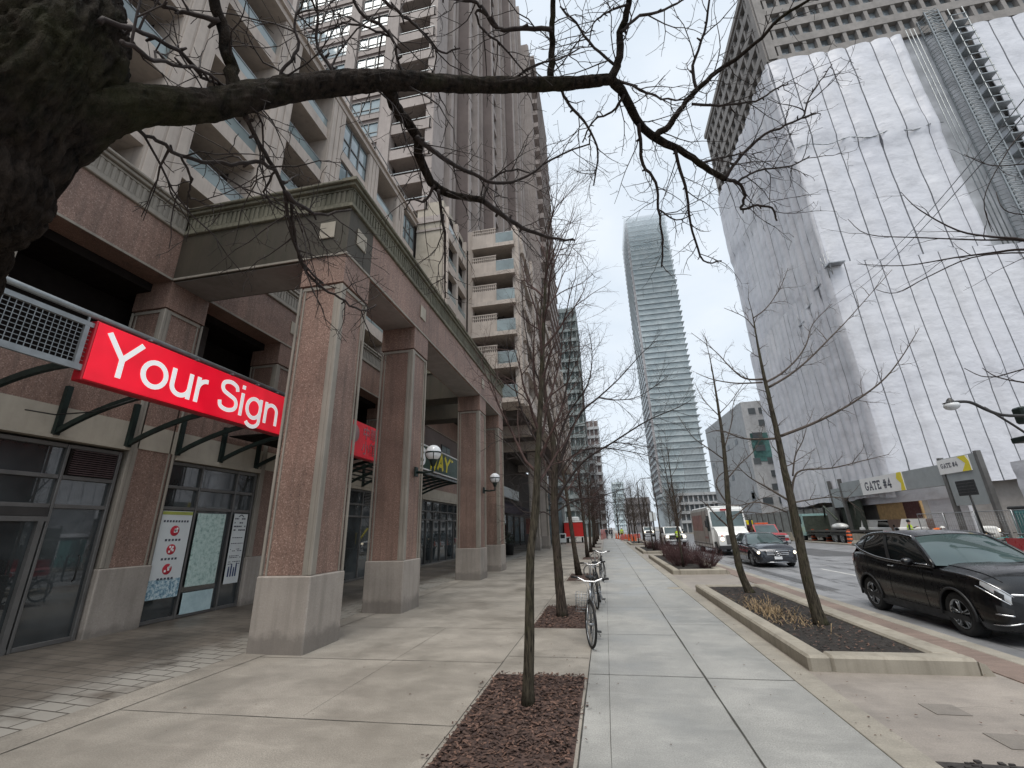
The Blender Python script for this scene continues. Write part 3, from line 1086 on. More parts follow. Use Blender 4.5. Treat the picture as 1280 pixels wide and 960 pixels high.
def storefront(y0, y1, mull, trans, z0, z1, name='storefront', door=None, gx=-9.52, ymat='frame'):
    """frame grid with panes set back; mull: list of y, trans: list of z"""
    mb = MB()
    fx0, fx1 = gx, gx + .09
    ys = [y0] + mull + [y1]
    for i, y in enumerate(ys):
        w = .045 if 0 < i < len(ys) - 1 else .06
        mb.box(fx0, fx1, y - w / 2, y + w / 2, z0, z1, 0, .006)
    zs = [z0 + .04] + trans + [z1 - .03]
    for z in zs:
        for a, b in zip(ys[:-1], ys[1:]):
            mb.box(fx0 + .01, fx1 - .008, a + .031, b - .031, z - .035, z + .035, 0, .005)
    s = obj(name, mb, M[ymat], BL)
    k = 0
    for a, b in zip(ys[:-1], ys[1:]):
        for c, d in zip(zs[:-1], zs[1:]):
            if door and a + .01 > door[0] and b - .01 < door[1] and d < door[2] + .15:
                continue
            mb = MB()
            tx, tz = random.uniform(-.004, .004), random.uniform(-.004, .004)
            mb.quad([(gx + .02 + tx, a, c), (gx + .02 - tx, b, c), (gx + .02 - tx + tz, b, d), (gx + .02 + tx + tz, a, d)])
            obj('pane', mb, M['glass'], s)
    return s


random.seed(21)
s = storefront(3.2, 7.02, [4.3, 6.12], [2.42, 2.92], .15, 3.5, door=(4.29, 6.13, 2.2))
# address bar, door surround, louvre
mb = MB(); mb.box(-9.5, -9.42, 4.3, 6.12, 2.16, 2.24); mb.box(-9.5, -9.42, 5.98, 6.06, .15, 2.16)
obj('door_frame', mb, M['frame'], s)
mb = MB(); mb.box(-10.9, -9.7, 4.3, 5.98, .1, 2.15); obj('door_recess', mb, M['void'], s)
mb = MB()
for k in range(12):
    z = 2.99 + k * .039
    mb.prism([(-9.44, z), (-9.40, z - .014), (-9.40, z - .004), (-9.44, z + .012)], 'y', 6.2, 6.95)
obj('louver', mb, M['louver'], s)
mb = MB(); mb.box(-9.47, -9.445, 6.17, 6.98, 2.96, 3.45); obj('louver_back', mb, M['void'], s)
mb = face_x(text_mb('919', .15, 1.1), -9.415, 5.16, 2.325)
obj('lettering', mb, M['white'], s)
mb = MB(); mb.box(-9.47, -9.42, 4.35, 6.08, 2.245, 2.385); obj('transom_bar', mb, M['frame_dark'], s)
mb = MB(); mb.tube([(-9.40, 6.72, 1.15), (-9.36, 6.72, 1.18), (-9.36, 6.72, 1.55), (-9.40, 6.72, 1.58)], .014, 6); obj('handle', mb, M['black_steel'], s)
storefront(8.13, 10.69, [8.98, 10.06], [2.47, 2.93], .15, 3.48)
storefront(11.75, 17.72, [12.6, 13.5, 14.4, 15.4, 16.5], [2.47, 2.93], .15, 3.48)
storefront(18.78, 21.33, [19.6, 20.5], [2.47, 2.93], .15, 3.48)
storefront(22.4, 30, [23.4, 24.4, 25.6, 26.8, 28, 29], [2.47, 2.93], .15, 3.48, gx=-9.6)
mb = MB(); mb.box(-9.6, WX - .12, 3.2, 30, .0, .17); obj('sill', mb, M['curb'], BL)
mb = MB()
for k in range(8):
    mb.box(-9.43, -9.41, 16.6, 17.6, 2.98 + k * .06, 3.01 + k * .06)
obj('louver', mb, M['frame'], BL)


def canopy(y0, y1, ribs, slats=False):
    mb = MB()
    X1 = -7.2
    zl, zh = 4.14, 5.0
    mb.box(X1 - .02, X1 + .03, y0, y1, zl, zl + .09)
    mb.box(X1 - .02, X1 + .03, y0, y1, zh - .19, zh - .12)
    n = max(2, int(round((y1 - y0) / 1.05)))
    for i in range(n + 1):
        y = y0 + (y1 - y0) * i / n
        mb.box(X1 - .018, X1 + .028, y - .03, y + .03, zl + .09, zh - .19)
        mb.box(X1 - .008, X1 + .018, y - .012, y + .012, zh - .12, zh - .04)
    c = obj('canopy', mb, M['rail'], BL)
    mb = MB(); mb.tube([(X1 + .005, y0, zh), (X1 + .005, y1, zh)], .045, 10)
    obj('top_rail', mb, M['rail'], c)
    mb = MB()
    for i in range(n):
        ya, yb = y0 + (y1 - y0) * i / n + .035, y0 + (y1 - y0) * (i + 1) / n - .035
        k = int((yb - ya) / .068)
        for j in range(1, k):
            y = ya + (yb - ya) * j / k
            mb.box(X1 + .002, X1 + .008, y - .004, y + .004, zl + .09, zh - .19)
        for j in range(1, 9):
            z = zl + .09 + (zh - zl - .28) * j / 9
            mb.box(X1 - .004, X1 + .001, ya, yb, z - .004, z + .004)
    obj('mesh_panel', mb, M['rail'], c)
    for y in ribs:
        mb = MB()
        pts = []
        for i in range(9):
            t = i / 8
            x = WX + .05 + (X1 - WX - .05) * t
            z = 3.62 + .52 * math.sin(t * math.pi / 2) ** .9
            pts.append((x, z))
        poly = pts + [(x, z + .11 - .03 * i / 8) for i, (x, z) in reversed(list(enumerate(pts)))]
        for i in range(8):
            a, b = pts[i], pts[i + 1]
            e, d = (pts[i][0], pts[i][1] + .095), (pts[i + 1][0], pts[i + 1][1] + .095)
            mb.prism([a, b, d, e], 'y', y - .03, y + .03)
        mb.box(WX - .02, WX + .06, y - .045, y + .045, 3.6, 4.5)
        obj('rib', mb, M['green_steel'], c)
    if slats:
        mb = MB()
        for i in range(9):
            t = (i + .5) / 9
            x = WX + (X1 - WX) * t
            z = 3.74 + .52 * math.sin(t * math.pi / 2) ** .9
            mb.box(x - .03, x + .03, y0 + .1, y1, z, z + .04)
        obj('slat', mb, M['black_steel'], c)
    return c


canopy(.2, 8.66, [1.5, 2.95, 4.37, 5.78, 7.02, 8.12, 8.5, 9.3][:6])
canopy(9.35, 13.75, [9.3, 10.5, 11.9, 12.9, 13.6], False)
canopy(13.95, 21.95, [14.2, 15.2, 16.2, 17.2, 18.0, 18.8, 19.6, 20.4, 21.2, 21.9], True)
mb = MB(); mb.box(WX + .05, -7.3, 9.4, 13.7, 4.28, 4.30); obj('awning_sheet', mb, M['void'], BL)
# extra ribs right of the pilaster under the first sign
mb = MB(); mb.tube([(-9.2, 5.2, 3.9), (-8.6, 5.25, 3.78), (-8.0, 5.4, 3.82), (-7.3, 5.6, 4.1)], .012, 5); obj('cable', mb, M['black_steel'], BL)

# ------------------------------------------------------------------ podium storeys above the cornice
FX = -9.6
ZF = [10.48 + 2.2 * k for k in range(4)]
ROOF = 19.75
pil = [-2.98, 0, 2.97, 5.95, 8.9, 11.87, 14.85, 17.8]
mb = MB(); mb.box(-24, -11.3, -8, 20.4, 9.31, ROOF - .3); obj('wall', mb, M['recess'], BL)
for y in pil:
    mb = MB()
    w = .93
    mb.box(-10.6, FX, y, y + w, CORN - .3, ROOF - .4)
    for k in range(3):
        mb.box(FX + .001, FX + .03, y + .05 + k * .29, y + .28 + k * .29, CORN, ROOF - .45, 0, .01)
    obj('pilaster', mb, M['precast'], BL)
mb = MB(); mb.box(-11.3, FX + .05, -8, 20.38, ROOF - .39, ROOF); mb.box(-11.3, FX + .16, -8, 20.38, ROOF - .14, ROOF - .06)
par = obj('parapet', mb, M['precast'], BL)
mb = MB(); mb.tube([(FX + .1, -8, ROOF + .3), (FX + .1, 20.3, ROOF + .3)], .03, 6)
for y in np.arange(-7.5, 20.3, 1.0):
    mb.tube([(FX + .1, y, ROOF - .05), (FX + .1, y, ROOF + .3)], .018, 5)
obj('roof_rail', mb, M['rail'], par)
for i, y in enumerate(pil):
    ya = y + .93
    yb = pil[i + 1] if i + 1 < len(pil) else 20.4
    glazed = i in (5, 7)
    for k, z in enumerate(ZF):
        mb = MB()
        mb.box(-11.3, -9.78, ya, yb, z - .02, z + .2)
        mb.box(-9.92, -9.70, ya, yb, z + .0, z + .5)
        mb.box(-9.78, -9.66, ya, yb, z - .03, z + .09)
        bal = obj('balcony', mb, M['precast'], BL)
        if glazed:
            mb = MB()
            mb.box(-9.8, -9.72, ya, yb, z + .5, z + .57); mb.box(-9.8, -9.72, ya, yb, z + 1.2, z + 1.26); mb.box(-9.8, -9.72, ya, yb, z + 2.1, z + 2.18)
            n = 3
            for j in range(n + 1):
                yy = ya + (yb - ya) * j / n
                mb.box(-9.8, -9.71, yy - .035, yy + .035, z + .5, z + 2.15)
            obj('window_frame', mb, M['frame'], bal)
            mb = MB(); mb.box(-9.79, -9.76, ya, yb, z + .5, z + 2.15); obj('pane', mb, M['glass_sky'], bal)
        else:
            mb = MB(); mb.box(-9.80, -9.775, ya + .01, yb - .01, z + .5, z + .96); obj('balustrade', mb, M['glass_rail'], bal)
            mb = MB(); mb.box(-9.82, -9.755, ya, yb, z + .962, z + 1.0); obj('handrail', mb, M['rail'], bal)
            mb = MB(); mb.box(-11.29, -11.22, ya + .3, yb - .4, z + .2, z + 1.9); obj('balcony_door', mb, M['glass'], bal)
    if glazed:
        mb = MB(); mb.box(-9.85, -9.75, ya, yb, CORN, ZF[0]); obj('window', mb, M['glass_sky'], BL)
# ================================================================== left tower (same building, rising behind the podium)
FL = 2.2


def tower_windows():
    TY = 20.5
    mb = MB(); mb.box(-30, -12.4, TY, 58, 9, 78); obj('tower_wall', mb, M['rose'], BL)
    mb = MB(); mb.box(-12.4, -9.3, TY + 1.7, 58, 9, 78); obj('tower_wall', mb, M['recess'], BL)
    # piers
    mb = MB()
    for x0, x1 in ((-21.6, -21.2), (-15.9, -15.1), (-12.7, -11.8)):
        mb.box(x0, x1, TY - .22, TY + .5, 19, 78)
    mb.box(-9.35, -8.8, TY - .05, TY + 1.75, 19.8, 78)
    mb.box(-30, -12.7, TY - .06, TY + .1, 19, 21.5)
    obj('pier', mb, M['precast_far'], BL)
    wins = []
    for k in range(16):
        z = 23.0 + FL * k
        if z > 52: break
        for (a, b) in ((-21.1, -18.6), (-18.5, -16.0), (-15.0, -12.8)):
            wins.append((a, b, z))
    for n, (a, b, z) in enumerate(wins):
        mb = MB()
        mb.box(a, b, TY - .10, TY + .05, z - .06, z); mb.box(a, b, TY - .10, TY + .05, z + 1.2, z + 1.26)
        nn = 3
        for j in range(nn + 1):
            x = a + (b - a) * j / nn
            mb.box(max(a, x - .03), min(b, x + .03), TY - .09, TY + .05, z, z + 1.2)
        mb.box(a, b, TY - .07, TY + .04, z + .36, z + .41)
        w = obj('window', mb, M['frame'], BL)
        mb = MB()
        for j in range(nn):
            xa, xb = a + (b - a) * j / nn, a + (b - a) * (j + 1) / nn
            t = random.uniform(-.012, .012)
            mb.quad([(xa, TY - .03, z), (xb, TY - .03 + t, z), (xb, TY - .03 + t, z + 1.2), (xa, TY - .03, z + 1.2)])
        obj('pane', mb, M['glass_sky'] if random.random() < .85 else M['glass'], w)
        mb = MB(); mb.box(a, b, TY - .08, TY, z - .55, z - .07); obj('sill_panel', mb, M['precast_far'], w)
    # balcony stack at the tower corner
    for k in range(26):
        z = 20.6 + FL * k
        mb = MB()
        mb.box(-11.78, -8.95, TY - .02, TY + 1.7, z, z + .2)
        mb.box(-11.78, -8.95, TY - .12, TY + .02, z - .05, z + .75)
        mb.box(-9.05, -8.9, TY - .12, TY + 1.6, z - .05, z + .75)
        b = obj('balcony', mb, M['precast_far'], BL)
        if k < 14:
            mb = MB(); mb.box(-11.5, -9.9, TY + 1.66, TY + 1.69, z + .2, z + 1.9); obj('balcony_door', mb, M['glass_sky'], b)
            mb = MB(); mb.box(-11.75, -9.0, TY - .08, TY - .04, z + .95, z + 1.0); obj('handrail', mb, M['rail'], b)
    # beige lower corner under the balcony stack
    mb = MB(); mb.box(-9.56, -7.9, TY - .06, TY + 3.9, 9.35, 21.0); obj('tower_wall', mb, M['beige'], BL)
    mb = MB(); mb.box(-9.6, -7.82, TY - .14, TY - .065, 19.5, 19.95); mb.box(-7.895, -7.8, TY - .14, TY + 3.9, 19.5, 19.95)
    mb.box(-9.56, -7.85, TY - .12, TY - .065, 18.9, 19.05)
    obj('moulding', mb, M['precast_far'], BL)


random.seed(8)
tower_windows()


def street_side(x, y0, y1, z0, z1, n, nm):
    """a grazing street face: piers, recessed dark bands and floor edges"""
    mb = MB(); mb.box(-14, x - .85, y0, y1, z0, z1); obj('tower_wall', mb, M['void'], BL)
    mb = MB(); mb.box(-14, x - .1, y0 - .004, y0 + .5, z0, z1); obj('tower_wall', mb, M['rose'], BL)
    L = (y1 - y0) / n
    mb = MB()
    for i in range(n + 1):
        y = min(max(y0 + L * i, y0 + .3), y1 - .3)
        mb.box(x - .86, x + (.16 if i % 2 else .0), y - .26, y + .26, z0, z1)
    obj('pier', mb, M['precast_far'], BL)
    mb = MB()
    z = z0 + .4
    while z < z1:
        mb.box(x - .84, x - .3, y0 + .3, y1 - .3, z, z + .75)
        z += FL
    obj('floor_band', mb, M['precast_far'], BL)


street_side(-8.9, 22.3, 25.5, 21.0, 78, 2, 'a')
street_side(-7.9, 25.6, 30.0, 21.0, 78, 2, 'b')
street_side(-7.0, 30.1, 36.5, 21.6, 78, 2, 'c')
street_side(-6.1, 36.6, 45.0, 21.6, 78, 3, 'd')
mb = MB(); mb.box(-16, -4.9, 45.1, 62, 21.6, 70); obj('tower_wall', mb, M['precast_far'], BL)
mb = MB()
for k in range(22):
    z = 22 + FL * k
    mb.box(-5.6, -4.2, 46, 61, z, z + .75)
obj('floor_band', mb, M['precast_far'], BL)
mb = MB(); mb.box(-6.0, -5.0, 44.9, 45.09, 21.6, 70); obj('pier', mb, M['precast_far'], BL)

# street face of the lower corner: two columns of balcony openings
for i, (ya, yb) in enumerate(((20.7, 22.2), (22.5, 24.1))):
    for k in range(5):
        z = 9.6 + FL * k
        mb = MB()
        mb.box(-7.89, -7.6, ya - .15, ya, z, z + FL); mb.box(-7.89, -7.6, yb, yb + .15, z, z + FL)
        mb.box(-7.89, -7.58, ya, yb, z, z + .6)
        b = obj('balcony', mb, M['precast'], BL)
        mb = MB(); mb.box(-7.895, -7.88, ya, yb, z + .6, z + FL); obj('opening', mb, M['void'], b)
        mb = MB(); mb.box(-7.66, -7.63, ya, yb, z + .6, z + 1.05); obj('balustrade', mb, M['glass_rail'], b)
# projecting block over the passage, balconies towards us
BY = 24.4
mb = MB(); mb.box(-9.3, -5.45, BY + 1.4, 62, 8.9, 21.6); mb.box(-5.449, -4.5, BY + 1.6, 62, 8.9, 21.6); obj('tower_wall', mb, M['recess'], BL)
mb = MB(); mb.box(-4.499, -4.05, BY, BY + .5, 8.9, 21.6); mb.box(-7.55, -7.2, BY, BY + .4, 8.9, 21.6); obj('pier', mb, M['precast'], BL)
for k in range(6):
    z = 8.95 + 2.18 * k
    mb = MB()
    mb.box(-7.2, -4.3, BY - .35, BY + 1.6, z, z + .28)
    mb.box(-7.2, -5.55, BY - .2, BY - .05, z + .28, z + 1.15)
    b = obj('balcony', mb, M['precast'], BL)
    mb = MB()
    for j in range(12):
        x = -7.15 + j * .135
        mb.box(x, x + .06, BY - .18, BY - .08, z + 1.15, z + 1.55)
    mb.box(-7.2, -5.55, BY - .2, BY - .06, z + 1.55, z + 1.62)
    mb.box(-7.2, -5.55, BY - .2, BY - .06, z + 1.32, z + 1.37)
    obj('lattice', mb, M['precast'], b)
    mb = MB(); mb.box(-5.54, -4.35, BY - .3, BY - .27, z + .3, z + 1.05); obj('balustrade', mb, M['glass_rail'], b)
    mb = MB(); mb.box(-5.54, -4.35, BY - .31, BY - .26, z + 1.05, z + 1.1); obj('handrail', mb, M['rail'], b)
# grazing street face of that block with floor edges
for i, y in enumerate(np.arange(25.5, 61, 3.2)):
    mb = MB(); mb.box(-4.6, -4.0 + (.25 if i % 2 else 0), y, y + .7, 8.9, 21.5); obj('pier', mb, M['precast'], BL)
for k in range(6):
    z = 8.95 + 2.18 * k
    mb = MB(); mb.box(-4.7, -3.85, 25.2, 61, z, z + .75); obj('floor_band', mb, M['precast'], BL)
    mb = MB(); mb.box(-4.5, -4.42, 25.2, 61, z + .75, z + 2.1); obj('window_band', mb, M['glass'], BL)
# passage: columns and dark shopfronts with an awning
for (x, y) in ((-6.75, 41.5), (-6.35, 45.2), (-6.5, 56)):
    column(x, x + .85, y, y + .85, 8.9, 8.3, ('precast', 'trim', 'plinth'))
for y in (30, 36, 50):
    mb = MB(); mb.box(-9.3, -4.6, y, y + .8, 8.2, 8.9); obj('beam', mb, M['precast'], BL)
mb = MB(); mb.box(-16, -9.62, 30, 62, 0, 8.9); obj('wall', mb, M['recess'], BL)
for i in range(7):
    y = 31 + i * 3.4
    mb = MB(); mb.box(-9.6, -9.5, y, y + .12, .1, 3.3); mb.box(-9.6, -9.5, y + 2.9, y + 3.02, .1, 3.3); mb.box(-9.6, -9.5, y + .12, y + 2.9, 3.2, 3.3); mb.box(-9.6, -9.5, y + .12, y + 2.9, .1, .35)
    s = obj('storefront', mb, M['frame_dark'], BL)
    mb = MB(); mb.box(-9.58, -9.55, y + .12, y + 2.9, .35, 3.2); obj('pane', mb, M['glass'], s)
mb = MB(); mb.prism([(-9.6, 4.6), (-7.4, 3.7), (-7.4, 3.1), (-7.5, 3.1), (-7.5, 3.6), (-9.6, 4.4)], 'y', 31.5, 46)
obj('awning', mb, M['awning'], BL)
mb = MB(); mb.box(-9.7, -9.3, 30.5, 50, 4.9, 5.9); obj('sign_band', mb, M['poster'], BL)
# far end of the block: glazed corner pavilion beyond the columns
mb = MB(); mb.box(-9.5, -5.6, 62.2, 66, .0, 5.2); pav = obj('pavilion', mb, M['hoard_dark'], BL)
mb = MB(); mb.box(-9.8, -4.9, 61.9, 66.5, 5.21, 5.5); mb.box(-9.6, -5.3, 61.95, 66.2, 7.2, 7.5); obj('pavilion_roof', mb, M['hoard'], pav)
mb = MB(); mb.box(-9.4, -5.7, 62.1, 62.19, .4, 4.9); mb.box(-9.4, -5.5, 62.3, 66, 5.51, 7.19); obj('pane', mb, M['glass_sky'], pav)


# ================================================================== building wrapped in white sheeting, right
WB = thing('wrapped_tower', 'concrete tower with deep square windows wrapped below in white scaffold sheeting', 'building', (24, 42.5, 0))
t = NT('white_scaffold_sheeting')
v = t.coord()
cc = t.ramp(t.noise(v, .12, 5, .6), [(.3, (.60, .61, .665)), (.7, (.68, .685, .72))])
w_ = t.ramp(t.noise(t.coord('Object', (1, 1, 1.6)), .5, 6, .7), [(.34, .84), (.5, 1), (.7, 1.05)])
t.set(Base_Color=t.mix(1, cc, w_, 'MULTIPLY'), Roughness=.45)
t.bump(t.noise(t.coord('Object', (.8, .8, 1.3)), .55, 5, .58), .32, .4)
M['wrap'] = t.mat
M['wrap_seam'] = plain('sheet_seam_shadow', (.11, .115, .13), .7, 0, .25, .3)
M['tower_conc'] = masonry('grey_brutalist_concrete', (.285, .265, .25), None, 8, .35, (.16, .15, .14), .85, .15, .2, streak_scale=(1, 1, .12))
M['tower_glass'] = glass('deep_set_glass', (.22, .245, .26), .08, 1.0, .5)  # lightened base colour carries a painted sky reflection


def wrap(origin, du, width, z0, z1, pw, name, seed, step=None, out=.0):
    """sheeting hung in vertical strips: billowed cloth between seams, wrinkles, sags"""
    nrm = Vector((du.y, -du.x, 0))
    random.seed(seed)
    mb = MB()
    u = 0.0
    cols = []
    while u < width - .3:
        w = min(pw * random.uniform(.8, 1.2), width - u)
        amp = random.uniform(.05, .22)
        off = random.uniform(-.05, .08)
        for tt in (0, .042, .2, .4, .6, .8, .985):
            cols.append((u + w * tt, amp * math.sin(math.pi * min(1, max(0, (tt - .042) / .943))) ** .7 + off if .042 < tt < .985 else -.05, tt == 0 or tt == .985))
        u += w
    nz = int((z1 - z0) / .9)
    b = len(mb.v)
    for j in range(nz + 1):
        z = z0 + (z1 - z0) * j / nz
        for (uu, d, s) in cols:
            k = noise.noise((uu * .5, z * .4, seed)) * .09 + noise.noise((uu * .13, z * .12, seed + 9)) * .16 + noise.noise((uu * 1.1 + z * .5, z * 1.5, seed + 5)) * .05
            if step:
                k += out * (1 if z > step + .6 * math.sin(uu * .5) else 0)
            p = origin + du * uu + nrm * (d + k)
            mb.v.append((p.x, p.y, z + .12 * math.sin(uu * .7)))
    n = len(cols)
    for j in range(nz):
        for i in range(n - 1):
            mb.f.append((b + j * n + i, b + j * n + i + 1, b + (j + 1) * n + i + 1, b + (j + 1) * n + i))
            s = cols[i][2] and (i % 7 in (0, 6))
            mb.m.append(1 if (i % 7 == 0 or i % 7 == 6) else 0); mb.s.append(not s)
    return obj(name, mb, [M['wrap'], M['wrap_seam']], WB)


# concrete body
mb = MB(); mb.box(24.6, 84, 43.1, 66, 0, 53.6); obj('wall', mb, M['tower_conc'], WB)
mb = MB(); mb.box(24.9, 84, 43.4, 65.7, 53.6, 67); obj('wall', mb, M['void'], WB)
WTOP = 53.4
wrap(Vector((23.75, 42.5, 0)), Vector((1, 0, 0)), 13.8, 25.6, WTOP, 2.25, 'sheeting', 3, 40.0, .25)
wrap(Vector((43.6, 42.5, 0)), Vector((1, 0, 0)), 40, 25.6, WTOP - .5, 2.4, 'sheeting', 4, 41.0, .2)
wrap(Vector((23.4, 42.15, 0)), Vector((1, 0, 0)), 60, 4.6, 25.5, 1.55, 'sheeting', 5)
wrap(Vector((23.72, 66, 0)), Vector((0, -1, 0)), 23.75, 25.6, WTOP, 1.5, 'sheeting', 6, 41.0, .2)
wrap(Vector((23.36, 66, 0)), Vector((0, -1, 0)), 24.1, 3.6, 25.5, 1.25, 'sheeting', 7)
mb = MB(); mb.box(23.74, 24.3, 42.47, 43.0, 25.6, WTOP - .05, 0, .1); obj('sheeting', mb, M['wrap'], WB)
# rope lines and the lap where one tier of sheets hangs over the next
mb = MB()
for i in range(24):
    x0, x1 = 24 + i * .57, 24 + (i + 1) * .57
    mb.tube([(x0, 42.1, 40.2 + .25 * math.sin(i * .9)), (x1, 42.1, 40.2 + .25 * math.sin(i * .9 + .9))], .045, 4)
obj('rope', mb, M['rail'], WB)
# hoist mast in the gap
M['hoard_pale'] = plain('pale_blue_grey_netting', (.40, .415, .44), .7, 0, .25, .6)
mb = MB()
mb.box(37.7, 43.5, 42.75, 43.05, 22, 53.3)
obj('gap_wall', mb, M['hoard_pale'], WB)
mb = MB()
for x in (39.6, 40.9):
    for y in (41.3, 42.4):
        mb.box(x - .06, x + .06, y - .06, y + .06, 20, 55)
for k in range(70):
    z = 20.3 + k * .5
    mb.tube([(39.6, 41.3, z), (40.9, 41.3, z + .5)], .035, 4); mb.tube([(40.9, 41.3, z), (39.6, 41.3, z + .5)], .035, 4)
    mb.tube([(39.6, 41.3, z), (39.6, 42.4, z + .5)], .035, 4)
    mb.box(39.6, 40.9, 41.26, 41.34, z - .04, z + .04)
for x in (38.1, 38.5, 38.9):
    mb.tube([(x, 42.2, 20), (x, 42.2, 54)], .05, 5)
obj('hoist_mast', mb, M['rail'], WB)
mb = MB()
for k in range(17):
    z = 21 + k * 2.0
    mb.box(42.0, 43.5, 41.5, 42.7, z, z + .12); mb.box(42.0, 42.06, 41.5, 42.7, z + .9, z + 1.0); mb.box(42.0, 43.5, 41.5, 41.56, z + .9, z + 1.0)
for x in (42.05, 43.4):
    mb.tube([(x, 41.55, 20), (x, 41.55, 55)], .05, 5)
obj('landing', mb, M['rail'], WB)
# deep precast window grid above the sheeting
cells = []
random.seed(2)


def cellgrid(origin, du, pw, ph, nu, z0, nz, name):
    nrm = Vector((du.y, -du.x, 0))
    rows = MB()
    for i in range(nu + 1):
        a = origin + du * (i * pw - .2); b = origin + du * (i * pw + .2)
        box_dir(rows, a, b, nrm, -.9, .0, z0, z0 + nz * ph)
    for k in range(nz + 1):
        z = z0 + k * ph
        a = origin; b = origin + du * (nu * pw)
        box_dir(rows, a, b, nrm, -.9, .06, z - .62, z + .5)
    obj('window_grid', rows, M['tower_conc'], WB)
    for i in range(nu):
        for k in range(nz):
            cells.append((origin + du * (i * pw + .22), origin + du * ((i + 1) * pw - .22), nrm, z0 + k * ph + .5, z0 + (k + 1) * ph - .62))


def box_dir(mb, a, b, nrm, d0, d1, z0, z1):
    p = [a + nrm * d0, b + nrm * d0, b + nrm * d1, a + nrm * d1]
    v = [(q.x, q.y, z0) for q in p] + [(q.x, q.y, z1) for q in p]
    mb.add(v, [(0, 1, 2, 3), (4, 7, 6, 5), (0, 4, 5, 1), (1, 5, 6, 2), (2, 6, 7, 3), (3, 7, 4, 0)])


cellgrid(Vector((24.0, 42.5, 0)), Vector((1, 0, 0)), 1.42, 2.75, 32, 53.9, 5, 'front')
cellgrid(Vector((24.0, 66, 0)), Vector((0, -1, 0)), 1.68, 2.75, 14, 53.9, 5, 'side')
cells.sort(key=lambda c: (c[0].x - 24) ** 2 + (c[0].y - 42.5) ** 2 + (c[3] - 55) ** 2)
rest = MB()
for n, (a, b, nrm, z0, z1) in enumerate(cells):
    mb = rest if n >= 100 else MB()
    box_dir(mb, a, b, nrm, -.62, -.5, z0, z1)
    box_dir(mb, a, a + (b - a) * .12, nrm, -.5, -.42, z0, z1)
    if n < 100:
        obj('window', mb, M['tower_glass'], WB)
r_ = obj('window', rest, M['tower_glass'], WB)
if r_: r_['kind'] = 'stuff'
mb = MB(); mb.box(23.7, 84, 42.2, 66.3, 67.6, 68.4); obj('roof_edge', mb, M['tower_conc'], WB)
# scaffold platforms poking out at the foot of the upper sheets
mb = MB()
for k in range(4):
    mb.box(23.2, 24.6, 41.2 + k * 2.4, 42.6 + k * 2.4, 25.2 - k * .9, 25.3 - k * .9)
    for q in range(3):
        mb.tube([(23.3, 41.3 + k * 2.4 + q * .6, 24 - k * .9), (23.3, 41.3 + k * 2.4 + q * .6, 26.6 - k * .9)], .04, 4)
    mb.tube([(23.3, 41.3 + k * 2.4, 24.2 - k * .9), (23.3, 42.6 + k * 2.4, 26.4 - k * .9)], .04, 4)
obj('scaffold', mb, M['steel'], WB)

# ================================================================== city beyond


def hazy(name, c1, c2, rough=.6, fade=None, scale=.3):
    """pale far-off surface; fade = (z0, z1): turns transparent upwards in place of low cloud"""
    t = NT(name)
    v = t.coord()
    t.set(Base_Color=t.ramp(t.noise(v, scale, 4), [(.35, c1), (.65, c2)]), Roughness=rough)  # paler base colours stand in for haze
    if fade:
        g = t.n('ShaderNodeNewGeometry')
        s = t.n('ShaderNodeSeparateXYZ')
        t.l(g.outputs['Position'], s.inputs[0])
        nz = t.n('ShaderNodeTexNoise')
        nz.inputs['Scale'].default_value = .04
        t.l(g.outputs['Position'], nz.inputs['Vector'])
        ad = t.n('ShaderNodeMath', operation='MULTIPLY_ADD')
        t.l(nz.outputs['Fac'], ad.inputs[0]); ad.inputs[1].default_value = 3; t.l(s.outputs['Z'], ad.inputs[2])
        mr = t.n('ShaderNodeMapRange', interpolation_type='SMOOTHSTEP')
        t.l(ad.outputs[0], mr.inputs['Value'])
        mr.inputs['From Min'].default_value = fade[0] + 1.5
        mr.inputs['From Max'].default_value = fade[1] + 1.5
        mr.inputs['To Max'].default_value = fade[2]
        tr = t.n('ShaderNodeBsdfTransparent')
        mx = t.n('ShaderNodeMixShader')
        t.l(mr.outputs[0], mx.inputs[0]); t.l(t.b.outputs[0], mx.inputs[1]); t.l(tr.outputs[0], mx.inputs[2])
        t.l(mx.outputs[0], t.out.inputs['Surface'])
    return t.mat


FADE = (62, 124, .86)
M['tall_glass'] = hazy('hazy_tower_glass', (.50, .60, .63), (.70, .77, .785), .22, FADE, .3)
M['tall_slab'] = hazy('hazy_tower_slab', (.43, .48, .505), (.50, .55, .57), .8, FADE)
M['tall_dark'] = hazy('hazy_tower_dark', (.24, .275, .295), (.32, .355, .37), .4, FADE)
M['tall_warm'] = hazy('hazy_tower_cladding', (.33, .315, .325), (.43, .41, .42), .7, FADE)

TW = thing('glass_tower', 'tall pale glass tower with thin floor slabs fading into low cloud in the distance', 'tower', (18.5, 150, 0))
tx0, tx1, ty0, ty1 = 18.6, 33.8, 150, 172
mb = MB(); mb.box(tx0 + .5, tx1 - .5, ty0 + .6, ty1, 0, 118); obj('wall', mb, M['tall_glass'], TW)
mb = MB()
k = 0
z = 8.6
while z < 119:
    mb.box(tx0 + .5, tx1 + .2 + (.2 if k % 2 else 0), ty0 + .1, ty1, z, z + .20)
    mb.box(tx0 - .4, tx0 + .5, ty0 + 1.2, ty1, z, z + .8)
    z += 2.15; k += 1
obj('floor_slab', mb, M['tall_slab'], TW)
mb = MB()
for i in range(34):
    x = tx0 + .6 + i * (tx1 - tx0 - 1.2) / 33
    mb.box(x - .05, x + .05, ty0 + .3, ty0 + .62, 8, 118)
obj('mullion', mb, M['tall_slab'], TW)
mb = MB()
